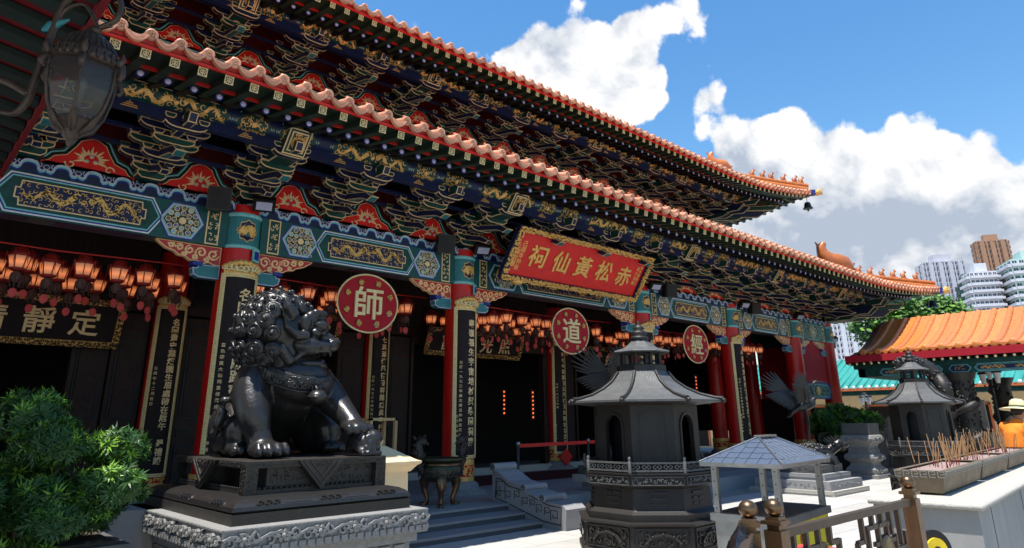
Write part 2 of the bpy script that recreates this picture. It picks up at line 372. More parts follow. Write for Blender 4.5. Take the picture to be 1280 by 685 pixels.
def glyph(mb, ch, size, m, T, u=0, w=0, bold=.012, sx=1., depth=.006):
    """one written character added to mb; T maps (u, depth, w) to space"""
    key = (ch, round(bold, 4))
    if key not in _tc:
        me = text_mesh(ch, 1.0, .0, bold)
        vs = [v.co.copy() for v in me.vertices]; fs = [tuple(p.vertices) for p in me.polygons if p.normal.z > .5 or True]
        if vs:
            c = ((min(v.x for v in vs)+max(v.x for v in vs))/2, (min(v.y for v in vs)+max(v.y for v in vs))/2)
        else: c = (0, 0)
        ed = {}
        for f in fs:
            for a, b in zip(f, f[1:]+f[:1]): ed[(a, b)] = ed.get((a, b), 0)+1
        bd = [e for e in ed if (e[1], e[0]) not in ed]
        _tc[key] = ([(v.x-c[0], v.y-c[1]) for v in vs], fs, bd); bpy.data.meshes.remove(me)
    vs, fs, bd = _tc[key]; n = len(vs)
    V = [T(u+p[0]*size*sx, -depth, w+p[1]*size) for p in vs]+[T(u+p[0]*size*sx, 0, w+p[1]*size) for p in vs]
    mb.add(V, list(fs)+[(a, b, b+n, a+n) for a, b in bd], m)
# ------------------------------------------------------------------ ground, platform, steps
mb = MB(); mb.bx(-400, 400, -400, 700, -.5, 0, 0); g = mb.build('ground', 'joint', kind='structure')
slab = MB(); slab.bx(.004, .896, .004, .596, -.003, .006, 0); sm_ = slab.mesh('paving_slab', mats('paving'))
rn = random.Random(4); nslab = 0
for j in range(0, 22):
    for i in range(0, 24):
        x = 1.6+.9*i+(.45 if j % 2 else 0); y = -2.6+.6*j
        if y+.6 > 8.6 and x < 17: continue
        q = Vector((x+.45-0, y+.3, 0)); dd = q.dot(fh)
        if dd < 4.5 or abs(q.dot(rt)/dd) > .80: continue
        if nslab > 290: break
        nslab += 1; o = put('paving_slab', sm_, g, (x, y, rn.uniform(0, .0012)))
mb = MB()
for j in range(-20, 40):
    for i in range(-12, 50):
        x = -20+1.2*i; y = -12+.9*j
        if 1.0 < x < 24 and -3.6 < y < 11: continue
        if y > 8.0 and x < 30: continue
        mb.bx(x+.004, x+1.196, y+.004, y+.896, -.003, .006+rn.uniform(0, .001), 0)
o = mb.build('paving_slabs', 'paving', g, kind='stuff')
mb = MB(); mb.bx(-8, 17.4, 8.86, 22, -.2, .296, 0); mb.bx(17.4, 29.2, 9.8, 22, -.2, .296, 0)
plat = mb.build('temple_platform', 'granite', kind='structure')
me = MB(); me.bx(0.004, 1.196, 0.004, .696, -.01, .006, 0); me = me.mesh('platform_slab', mats('granite'))
for i in range(3, 24):
    for j in range(0, 7):
        if i > 11 and j < 1: continue
        put('platform_slab', me, plat, (1.2*i, 8.87+.7*j, .297))
for k in range(3):     # three granite steps
    mb = MB(); z1 = .1*(k+1); y0 = 8.02+.38*k if k < 2 else 8.78
    xr = 8.1
    outlined(mb, [(-1.5, z1-.1), (xr, z1-.1), (xr, z1-.035), (xr+.0, z1-.03), (-1.5, z1-.03)], y0+.02, 9.0, .001, 0, 0, 0)
    o = mb.build('step_riser', 'granite_dark', plat); mb = MB()
    for q in range(6): mb.bx(-1.5+1.6*q+.002, min(xr, -1.5+1.6*(q+1)-.002), y0, 8.9 if k == 2 else y0+.40, z1-.034, z1, 0)
    o = mb.build('granite_step', 'granite', plat)
# ------------------------------------------------------------------ the temple hall
T_ = thing('temple_hall', 'red columned temple hall with two tiers of painted eaves and orange tiled roofs', 'temple', (0, 0, 0))
COLX = [-.5, 3.98, 8.5, 14.46, 18.93, 23.1, 25.8]
FY = 10.5
def column(x, cy=10.66, r=.29, z0=.3, z1=4.9, upper=False, collar=True, base=True):
    mb = MB(); mb.lathe([(r*1.02, z0+.22), (r, z0+1.2), (r*.96, z1)], 28, (x, cy, 0), 0)
    c = mb.build('column', 'column_red', T_)
    if base:
        b = MB(); b.lathe([(r*1.9, z0), (r*1.9, z0+.03), (r*1.75, z0+.06), (r*1.5, z0+.09), (r*1.38, z0+.12), (r*1.42, z0+.15), (r*1.3, z0+.19), (r*1.1, z0+.22)], 28, (x, cy, 0), 0)
        b.build('column_base', 'carved_stone', c)
        b = MB(); R = r*1.10
        b.lathe([(R*.99, z0+.22), (R, z0+.25), (R, z0+.30)], 28, (x, cy, 0), 0)
        b.lathe([(R*.985, z0+.30), (R*.985, z0+.50)], 28, (x, cy, 0), 1); b.lathe([(R, z0+.50), (R*1.01, z0+.52), (R*.99, z0+.60)], 28, (x, cy, 0), 0)
        Tc = lambda u, d, w: (x+(R-d)*sin(u/R), cy-(R-d)*cos(u/R), z0+w)
        filigree(b, -R*2.2, R*2.2, .31, .49, 0, int(x*7), .075, 1.1, (-.008, .004), Tc, .024)
        b.build('gilded_band', 'gold column_red', c)
    if collar:
        b = MB(); R = r*1.03
        b.lathe([(R, 4.23), (R, 4.76)], 28, (x, cy, 0), 0)
        b.lathe([(R+.003, 4.19), (R+.012, 4.2), (R+.012, 4.235), (R+.003, 4.245)], 28, (x, cy, 0), 1)
        b.lathe([(R+.003, 4.70), (R+.014, 4.71), (R+.014, 4.755), (R+.003, 4.765)], 28, (x, cy, 0), 1)
        Tc = lambda u, d, w: (x+(R-d)*sin(u/R), cy-(R-d)*cos(u/R), w)
        for (hw, hh, mm_, dd) in ((.17, .185, 2, -.006), (.155, .168, 3, -.010)):
            P = [(hw*a, 4.475+hh*bq) for a, bq in ((-1, 0), (-.72, .35), (-.66, .72), (-.25, .8), (0, 1), (.25, .8), (.66, .72), (.72, .35), (1, 0), (.72, -.35), (.66, -.72), (.25, -.8), (0, -1), (-.25, -.8), (-.66, -.72), (-.72, -.35))]
            b.prism(P, dd, .004, mm_, Tc)
        dragon(b, -.13, .13, 4.36, 4.59, 2, int(x*3), Tc, (-.02, -.008))
        # small teal frame hanging below the collar
        if x > 0:
            Tc2 = lambda u, d, w: (x+(R+.03-d)*sin(.62+u/R), cy-(R+.03-d)*cos(.62+u/R), w)
            b.prism([(-.075, 4.0), (.075, 4.0), (.075, 4.21), (-.075, 4.21)], -.01, .02, 1, Tc2)
            b.prism([(-.045, 4.035), (.045, 4.035), (.045, 4.165), (-.045, 4.165)], -.016, .0, 4, Tc2)
        b.build('painted_collar', 'teal pale_teal gold blue royal', c)
    return c
for x in COLX: column(x)
# inner row of columns
for x in COLX[:6]: column(x, 13.75, .27, .3, 4.7, collar=False)
mb = MB(); column(25.8, 13.75, .27, collar=False); column(23.1, 17.6, .27, collar=False); column(25.8, 17.6, .27, collar=False)
# ---- painted beams
def painted_beam(xa, xb, z0=4.19, z1=4.78, y=FY, seed=0, last=False):
    mb = MB(); L_ = xb-xa
    mb.bx(xa, xb, y, y+.36, z0, z1, 0)
    # underside panels
    for q in range(int(L_/1.4)):
        a = xa+.3+q*1.4; mb.bx(a, a+1.1, y+.06, y+.3, z0-.004, z0+.01, 1)
    bm_ = mb.build('painted_beam', 'dark_teal blue', T_)
    zz0, zz1 = z0+.02, z1-.02
    def hexpanel(u0, u1, kk, layers, name, deco):
        b = MB(); d = -.004; dd = 0
        ks = [0, .022, .040, .058]
        P = hexagon(u0, u1, zz0, zz1, kk)
        for i, mi in enumerate(layers):
            b.prism(P, -.004-.0035*i, .002, mi, lambda u, dd_, w: (u, y+dd_, w)); P = inset(P, .020)
        deco(b, u0, u1, -.004-.0035*len(layers)); return b.build(name, 'gold_line royal pale_teal lilac green blue gold white_paint', bm_)
    Ty = lambda u, d, w: (u, y+d, w)
    def flower(b, u0, u1, d):
        c = (u0+u1)/2; cz = (z0+z1)/2; h = (z1-z0)
        b.prism([(c+.055*cos(t*pi/4), cz+.055*sin(t*pi/4)) for t in range(8)], d-.008, d, 0, Ty)
        for ring, (rr, k, s) in enumerate(((h*.2, 8, .042), (h*.34, 12, .045))):
            for i in range(k):
                a = 2*pi*i/k; q = (c+rr*cos(a), cz+rr*sin(a))
                if abs(q[0]-c) > (u1-u0)*.42: continue
                b.prism([(q[0]+s*cos(t*pi/3), q[1]+s*sin(t*pi/3)) for t in range(6)], d-.003, d, 0, Ty)
                b.prism([(q[0]+s*.7*cos(t*pi/3), q[1]+s*.7*sin(t*pi/3)) for t in range(6)], d-.006, d, (2, 4, 1)[(i+ring) % 3], Ty)
                strip(b, curl(q[0], q[1], s*.5, a, .8, 5), .008, d-.009, d-.005, 3, Ty)
        rr = random.Random(int(u0*50))
        for i in range(int(26*(u1-u0))):
            q = (rr.uniform(u0+.12, u1-.12), rr.uniform(z0+.07, z1-.07))
            strip(b, curl(q[0], q[1], .03, rr.uniform(0, 6), .8, 4), .008, d-.004, d, 0, Ty)
    def drg(b, u0, u1, d):
        h = (z1-z0); a0, a1 = u0+.24, u1-.24; w0, w1 = z0+.12, z1-.12; k = .05
        P = [(a0, w0+.1), (a0+k, w0+.1), (a0+k*1.2, w0), (a1-k*1.2, w0), (a1-k, w0+.1), (a1, w0+.1), (a1, w1-.1), (a1-k, w1-.1), (a1-k*1.2, w1), (a0+k*1.2, w1), (a0+k, w1-.1), (a0, w1-.1)]
        b.prism(P, d-.003, d, 0, Ty); b.prism(inset(P, .016), d-.006, d, 5, Ty)
        filigree(b, a0+.05, a1-.05, w0+.02, w1-.02, 6, seed+40, .07, .95, (d-.010, d-.005), Ty, .008)
        dragon(b, a0+.05, a1-.05, w0+.03, w1-.03, 6, seed, Ty, (d-.016, d-.004))
    inner0, inner1 = xa+.02, xb-.02
    # vertical gilt strips near both ends
    for u in (inner0+.10, inner1-.30):
        b = MB()
        b.bx(u, u+.2, y-.005, y, z0+.01, z1-.01, 0); b.bx(u+.02, u+.18, y-.008, y-.004, z0+.03, z1-.03, 1)
        for w in (z0+.13, z0+.3, z0+.46): filigree(b, u+.03, u+.17, w-.07, w+.07, 0, int(u*9+w*50), .06, 1.1, (-.008, 0), lambda a, dd_, c: (a, y-.008+dd_, c), .014)
        b.build('gilt_strip', 'gold_line green', bm_)
    if last:
        hexpanel(inner0+.35, inner1-.35, .9, [2, 4], 'flower_panel', lambda b, a, c, d: flower(b, a, c, d)); return bm_
    w_fl = max(.5, L_*.17)
    a = inner0+.32; hexpanel(a, a+w_fl, .5, [1, 3, 2, 4], 'flower_panel', flower)
    c2 = inner1-.32; hexpanel(c2-w_fl, c2, .5, [1, 3, 2, 4], 'flower_panel', flower)
    hexpanel(a+w_fl-.07, c2-w_fl+.07, .5, [7, 1, 2, 4], 'dragon_panel', drg)
    return bm_
for i in range(6): painted_beam(COLX[i]+.27, COLX[i+1]-.27, seed=i, last=(i == 5))
# ---- carved spandrels under the beams
def spandrel(x, s):
    mb = MB(); Tq = lambda u, d, w: (x+s*u, 10.62+d, w)
    P = [(0, 4.19), (0, 3.90), (.10, 3.90), (.16, 3.93), (.26, 3.90), (.34, 3.94), (.44, 3.93), (.52, 3.98), (.62, 3.99), (.68, 4.04), (.80, 4.07), (.92, 4.15), (.95, 4.19)]
    mb.prism(P, -.04, .05, 0, Tq); mb.prism(inset(P, .014), -.046, -.03, 1, Tq)
    rr = random.Random(int(x*10)+s)
    for u, w, r in ((.12, 4.06, .09), (.30, 4.07, .085), (.47, 4.09, .07), (.62, 4.11, .055), (.74, 4.13, .045), (.21, 3.96, .04), (.38, 3.99, .04), (.54, 4.02, .035)):
        strip(mb, curl(u, w, r, rr.uniform(0, 6), 1.3, 12, rr.choice((1, -1))), [.016]*2+[.026]*9+[.03, .03], -.056, -.04, 0, Tq)
        for q in range(3):
            a = rr.uniform(0, 6.28); strip(mb, [(u+r*.9*cos(a), w+r*.7*sin(a)), (u+r*1.25*cos(a+.4), w+r*.95*sin(a+.4))], [.022, .008], -.054, -.04, 0, Tq)
    mb.build('carved_spandrel', 'orange_relief red', T_)
    mb = MB(); P = [(.0, 3.66), (.3, 3.66), (.38, 3.70), (.40, 3.80), (.34, 3.80), (.30, 3.86), (.0, 3.86)]
    outlined(mb, [(u, w+.03) for u, w in P], -.06, .10, .014, 0, 1, 1, Tq)
    mb.ob(Tq(.34, 0, 3.89), (.14, .2, .06), m=2); mb.build('spandrel_bracket', 'lilac teal royal', T_)
for i, x in enumerate(COLX):
    if i < 6: spandrel(x+.29, 1)
    if i > 0: spandrel(x-.29, -1)
# ---- cloud frieze above the beams
def cloud_frieze(xa, xb, y, z, name='cloud_frieze'):
    mb = MB(); mb.bx(xa, xb, y-.02, y+.3, z-.02, z+.13, 3)
    T1 = lambda u, d, w: (u, y-.02+d, w); p = .373; n = int((xb-xa)/p)
    for i in range(n):
        u = xa+(i+.5)*p
        pts = [(u-.5*p, z+.045), (u-.44*p, z+.01), (u-.34*p, z+.0), (u-.27*p, z+.03), (u-.25*p, z+.07), (u-.18*p, z+.105), (u-.06*p, z+.118), (u+.06*p, z+.118), (u+.18*p, z+.105), (u+.25*p, z+.07), (u+.27*p, z+.03), (u+.34*p, z+.0), (u+.44*p, z+.01), (u+.5*p, z+.045)]
        off = .055*(1 if i % 2 else 0)
        for k, (dz, wd, mi) in enumerate(((.035, .022, 0), (.012, .03, 1), (-.018, .03, 2))):
            strip(mb, [(a, b_+dz*.9) for a, b_ in pts], wd, -.012+.002*k, .004, mi, T1)
        c = (u+.5*p, z+.085)
        mb.prism([(c[0]+.042*cos(t*pi/3), c[1]+.036*sin(t*pi/3)) for t in range(6)], -.01, 0, 0, T1)
        mb.prism([(c[0]+.032*cos(t*pi/3), c[1]+.026*sin(t*pi/3)) for t in range(6)], -.013, 0, 3, T1)
        strip(mb, [(c[0]-.09, c[1]-.03), (c[0]-.05, c[1]+.02), (c[0]-.07, c[1]+.05)], .01, -.01, 0, 0, T1); strip(mb, [(c[0]+.09, c[1]-.03), (c[0]+.05, c[1]+.02), (c[0]+.07, c[1]+.05)], .01, -.01, 0, 0, T1)
    mb.build(name, 'lilac pale_teal royal blue', T_)
cloud_frieze(-1, 26.1, FY, 4.80)
# ---- bracket sets
def arm_mesh(a, th=.11, h=.105, field=1):
    """a boat-shaped bracket arm with three bearing blocks, half length a"""
    mb = MB(); c = .16
    P = [(-a, h), (-a, h*.62), (-a+c*.22, h*.30), (-a+c*.55, h*.08), (-a+c, 0), (a-c, 0), (a-c*.55, h*.08), (a-c*.22, h*.30), (a, h*.62), (a, h)]
    outlined(mb, P, -th/2, th/2, .013, 0, field, field)
    for u in (-a+.055, 0, a-.055):
        w = .070; Q = [(u-w*.62, h), (u+w*.62, h), (u+w, h+.034), (u+w, h+.072), (u-w, h+.072), (u-w, h+.034)]
        outlined(mb, Q, -.08, .08, .011, 0, 3-field, 3-field)
    return mb.mesh('bracket_arm', mats('gold_line blue green'))
ARM = {(s, f): arm_mesh(s, field=f) for s in (.27, .46) for f in (1, 2)}
def base_block():
    mb = MB(); outlined(mb, [(-.13, 0), (.13, 0), (.19, .05), (.19, .11), (-.19, .11), (-.19, .05)], -.17, .17, .012, 0, 2, 2)
    return mb.mesh('bracket_set', mats('gold_line blue green'))
BASE = base_block()
def nose(k):
    mb = MB(); TY = lambda u, d, w: (d, u, w)
    if k == 0: P = [(.2, .0), (-1.72, -.02), (-1.78, .10), (-1.70, .16), (.2, .12)]
    elif k == 1: P = [(.1, .14), (.1, .26), (-1.22, -.0), (-1.42, -.13), (-1.30, -.17), (-1.12, -.09)]
    else: P = [(.1, .10), (.1, .22), (-.66, .02), (-.86, -.11), (-.76, -.15), (-.58, -.07)]
    outlined(mb, P, -.055, .055, .011, 0, 1 if k else 2, 1 if k != 1 else 3, TY, back=True)
    if k == 1: mb.ob((0, -1.36, -.15), (.14, .16, .012), (-.25, 0, 0), 0); mb.ob((0, -1.36, -.157), (.115, .13, .012), (-.25, 0, 0), 3)
    return mb.mesh('bracket_nose', mats('gold_line blue green teal'))
NOSE = [nose(k) for k in range(3)]
def big_head():
    mb = MB(); TY = lambda u, d, w: (d, u, w)
    P = [(.2, -.02), (-1.55, -.02), (-1.80, .30), (.2, .30)]
    outlined(mb, P, -.17, .17, .016, 0, 2, 2, TY, back=True)
    sl_ = Vector((-.25, .32)).normalized()
    Tn = lambda u, d, w: (u, -1.55-.32*0+sl_.x*w-(-d)*sl_.y, -.02+sl_.y*w+(-d)*sl_.x)
    mb.prism([(-.125, .05), (.125, .05), (.125, .36), (-.125, .36)], -.012, .0, 0, Tn); mb.prism([(-.105, .07), (.105, .07), (.105, .34), (-.105, .34)], -.016, .0, 2, Tn)
    dragon(mb, -.10, .10, .09, .32, 3, 5, Tn, (-.03, -.012)); filigree(mb, -.1, .1, .08, .33, 3, 2, .06, 1.1, (-.022, -.012), Tn, .016)
    return mb.mesh('beam_head', mats('gold_line blue green gold'))
BIG = big_head()
def bracket_set(x, y, z, dzp, at_col, joined=None, s=1.0):
    """bearing block, seven cross arms on four planes stepping out, three noses"""
    items = []
    for k in range(4):
        yy = y-.10-.45*k; zz_ = z+.115+dzp*k
        items.append((ARM[(.27, 1 if k % 2 else 2)], (x, yy, zz_), 'bracket_arm'))
        if k < 3: items.append((ARM[(.46, 2 if k % 2 else 1)], (x, yy, zz_+.177), 'bracket_arm'))
    items.append((NOSE[0], (x, y, z+.30+dzp*1.2), 'bracket_nose')); items.append((NOSE[1], (x, y, z+.12+dzp), 'bracket_nose')); items.append((NOSE[2], (x, y, z+.06), 'bracket_nose'))
    if at_col: items.append((BIG, (x, y, z+.30+dzp*1.0), 'beam_head'))
    if joined is None:
        b = put('bracket_set', BASE, T_, (x, y, z))
        for me_, loc, nm in items:
            o = put(nm, me_, b, (loc[0]-x, loc[1]-y, loc[2]-z))
        return b
    for me_, loc, nm in items+[(BASE, (x, y, z), '')]:
        joined.append((me_, loc))
def join_list(name, lst, mm, parent):
    mb = MB()
    for me_, loc in lst:
        o = len(mb.v); mb.v.extend((v.co.x+loc[0], v.co.y+loc[1], v.co.z+loc[2]) for v in me_.vertices)
        idx = [mm.index(m_.name) for m_ in me_.materials]
        for p in me_.polygons: mb.f.append([i+o for i in p.vertices]); mb.m.append(idx[p.material_index]); mb.s.append(p.use_smooth)
    return mb.build(name, [MATS[k] for k in mm], parent, kind='stuff')
BX = [3.98+1.49*k for k in range(-3, 15)]
def near_col(x): return any(abs(x-c) < .35 for c in COLX)
for x in BX: bracket_set(x, FY+.02, 4.99, .075, near_col(x))
UY, UZ = 13.3, 8.93
rest = []
for i, x in enumerate([x+.04 for x in BX[1:16]]):
    if i < 9: bracket_set(x, UY+.02, UZ-.06, .045, near_col(x-.04))
    else: bracket_set(x, UY+.02, UZ-.06, .055, near_col(x-.04), rest)
join_list('bracket_sets', rest, ['gold_line', 'blue', 'green', 'teal', 'gold'], T_)
# corner brackets fanning out under the two right corners
def corner_fan(cx, cy, z, dzp):
    mb = MB()
    for q, ang in enumerate((-90, -70, -45, -20, 0)):
        a = radians(ang); L_ = 1.75 if ang != -45 else 2.4
        T1 = lambda u, d, w: (cx+cos(a)*u-sin(a)*d, cy+sin(a)*u+cos(a)*d, z+w)
        outlined(mb, [(0, .10), (L_*.86, .0+dzp), (L_, .12+dzp*2), (L_*.95, .2+dzp*2), (0, .3)], -.06, .06, .012, 0, 1, 2, T1, back=True)
        outlined(mb, [(0, -.05), (L_*.5, -.04), (L_*.62, .05), (L_*.58, .1), (0, .1)], -.06, .06, .012, 0, 2, 1, T1, back=True)
        outlined(mb, [(0, .32), (L_*1.12, .28+dzp), (L_*1.22, .4+dzp*2), (0, .5)], -.06, .06, .012, 0, 2, 1, T1, back=True)
    mb.build('corner_bracket', 'gold_line blue green', T_)
corner_fan(25.8, 10.5, 5.0, .1); corner_fan(22.6, 13.3, 8.9, .06)
# side (east) brackets, seen from below past the corner
rest = []
for k in range(1, 6):
    for me_, dz, dx in ((ARM[(.46, 1)], .26, 0), (ARM[(.46, 2)], .36, .45), (ARM[(.46, 1)], .46, .9)):
        pass
# ---- flame panels between bracket sets
def flame_panel(scale=1.0):
    mb = MB(); half = [(.66, 0), (.66, .14), (.56, .20), (.50, .28), (.36, .33), (.29, .44), (.23, .56), (.10, .63), (0, .65)]
    P = [(-u, w) for u, w in half]+[(u, w) for u, w in half[-2::-1]]
    P = P[::-1]
    d = 0
    for k, mi in enumerate((3, 2, 1, 4, 0)):
        mb.prism(P, -.004*k, .004, mi)
        if k < 4: P = inset(P, (.030, .022, .042, .012)[k])
    P0 = (0, .24)
    for q in range(13):
        a = pi*(-.12+1.24*q/12); r0, r1 = .09, (.17 if q % 2 else .23)
        c, s_ = cos(a), sin(a); strip(mb, [(c*r0, P0[1]+s_*r0*.8), (c*(r0+r1)/2*1.05-s_*.012, P0[1]+s_*(r0+r1)/2*.8), (c*r1, P0[1]+s_*r1*.85)], [.035, .028, .004], -.030, -.016, 4)
    for u, w in ((-.055, .21), (.055, .21), (0, .285)):
        mb.ball((u, -.02, w), (.034, .02, .03), 4, 8, 5); mb.ball((u, -.032, w), (.022, .018, .02), 6, 8, 5)
    for u in (-.24, .24): strip(mb, curl(u, .13, .07, 0 if u > 0 else 3, .9, 7), .018, -.028, -.014, 4)
    return mb.mesh('flame_panel', mats('bright_red black pale_teal green gold_line royal lilac'))
FL = flame_panel()
for x in BX[:-1]:
    if x+.745 > 25.5: continue
    put('flame_panel', FL, T_, (x+.745, FY+.08, 4.91))
for x in BX[1:15]: put('flame_panel', FL, T_, (x+.785, UY+.08, UZ-.10), scale=(1, 1, .85))
# red boards and shadowy boards behind the brackets
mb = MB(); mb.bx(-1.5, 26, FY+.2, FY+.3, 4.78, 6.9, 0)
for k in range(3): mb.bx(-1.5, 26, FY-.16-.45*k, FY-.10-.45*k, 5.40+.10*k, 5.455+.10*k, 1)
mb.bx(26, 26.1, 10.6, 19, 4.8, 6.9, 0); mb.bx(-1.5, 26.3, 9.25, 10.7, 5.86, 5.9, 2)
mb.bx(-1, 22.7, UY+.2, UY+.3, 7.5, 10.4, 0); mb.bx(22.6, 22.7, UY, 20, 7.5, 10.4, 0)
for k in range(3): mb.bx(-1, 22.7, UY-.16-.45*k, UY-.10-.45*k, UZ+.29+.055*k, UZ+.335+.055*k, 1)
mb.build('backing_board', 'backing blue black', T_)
# ---- round painted purlins
def purlin(xa, xb, y, z, r, name='eave_purlin'):
    mb = MB(); n = 20; vs = []
    mb.tube([(xa, y, z), (xb, y, z)], r, 18, 0)
    Rr = r+.002; Tp = lambda u, d, w: (u, y-(Rr-d)*cos(w/r), z+(Rr-d)*sin(w/r))
    bb = mb.build(name, 'blue', T_); p = 2.98; k0 = int((xb-xa)/p)
    def ring(m, u, w_, mi, d=-.004, a=-.26, b=.06):
        m.prism([(u, a), (u+w_, a), (u+w_, b), (u, b)], d, .0, mi, Tp)
    for i in range(k0+1):
        a = xa+i*p
        for (o, wl, kind) in ((.10, 1.42, 0), (1.60, .52, 1), (2.22, .60, 1)):
            u0, u1 = a+o, a+o+wl
            if u1 > xb-.1: continue
            s = MB(); lo, hi = -.245, .05; k = .09
            P = [(u0, (lo+hi)/2), (u0+k, lo), (u1-k, lo), (u1, (lo+hi)/2), (u1-k, hi), (u0+k, hi)]
            # subdivide long edges is not needed: field plates follow the curve in short strips
            ns = 7
            for q in range(ns):
                w0 = lo+(hi-lo)*q/ns; w1 = lo+(hi-lo)*(q+1)/ns
                t0 = abs((w0+w1)/2-(lo+hi)/2)/((hi-lo)/2)
                s.prism([(u0+k*t0, w0), (u1-k*t0, w0), (u1-k*t0, w1), (u0+k*t0, w1)], -.004, 0, 1, Tp)
            for sgn, uu in ((-1, u0), (1, u1)):
                strip(s, [(uu-sgn*k, lo), (uu, (lo+hi)/2), (uu-sgn*k, hi)], .016, -.008, 0, 0, Tp)
                strip(s, [(uu-sgn*k+sgn*.035, lo), (uu+sgn*.035, (lo+hi)/2), (uu-sgn*k+sgn*.035, hi)], .014, -.007, 0, 3, Tp)
            for w_l in (lo, hi): strip(s, [(u0+k, w_l), (u1-k, w_l)], .012, -.007, 0, 0, Tp)
            if kind == 0: dragon(s, u0+.05, u1-.05, lo+.02, hi-.02, 2, i*7+int(o*10), Tp, (-.014, -.003))
            else:
                filigree(s, u0+.07, u1-.07, lo+.02, hi-.02, 2, i*3+1, .075, 1.25, (-.010, -.003), Tp, .012)
                s.prism([((u0+u1)/2+.035*cos(t*pi/3), (lo+hi)/2+.035*sin(t*pi/3)) for t in range(6)], -.016, 0, 2, Tp)
            s.build('purlin_panel', 'gold_line green gold pale_teal', bb)
    # dark board below with small gilt cloud marks
    s = MB(); s.bx(xa, xb, y-.02, y+.1, z-r-.14, z-r+.03, 0)
    for i in range(int((xb-xa)/.745)):
        u = xa+.3+i*.745
        for q in range(4): s.bx(u-.10+.03*q, u+.10-.03*q+(.02 if q == 1 else 0), y-.026, y-.018, z-r-.115+.026*q, z-r-.103+.026*q, 1)
    s.build('eave_board', 'blue gold', T_)
purlin(-1.5, 26.6, 9.02, 5.70, .155); purlin(-1, 23.2, 11.85, 9.46, .15)
# end stubs of the purlins at the corners
mb = MB(); mb.tube([(26.6, 9.02, 5.7), (26.95, 9.02, 5.72)], .17, 14, 0); mb.tube([(26.6, 9.02, 5.7), (26.6, 19, 5.7)], .155, 14, 0)
mb.tube([(23.2, 11.85, 9.46), (23.5, 11.85, 9.48)], .16, 14, 0); mb.tube([(23.2, 11.85, 9.46), (23.2, 20, 9.46)], .15, 14, 0); mb.build('purlin_end', 'rafter_green', T_)
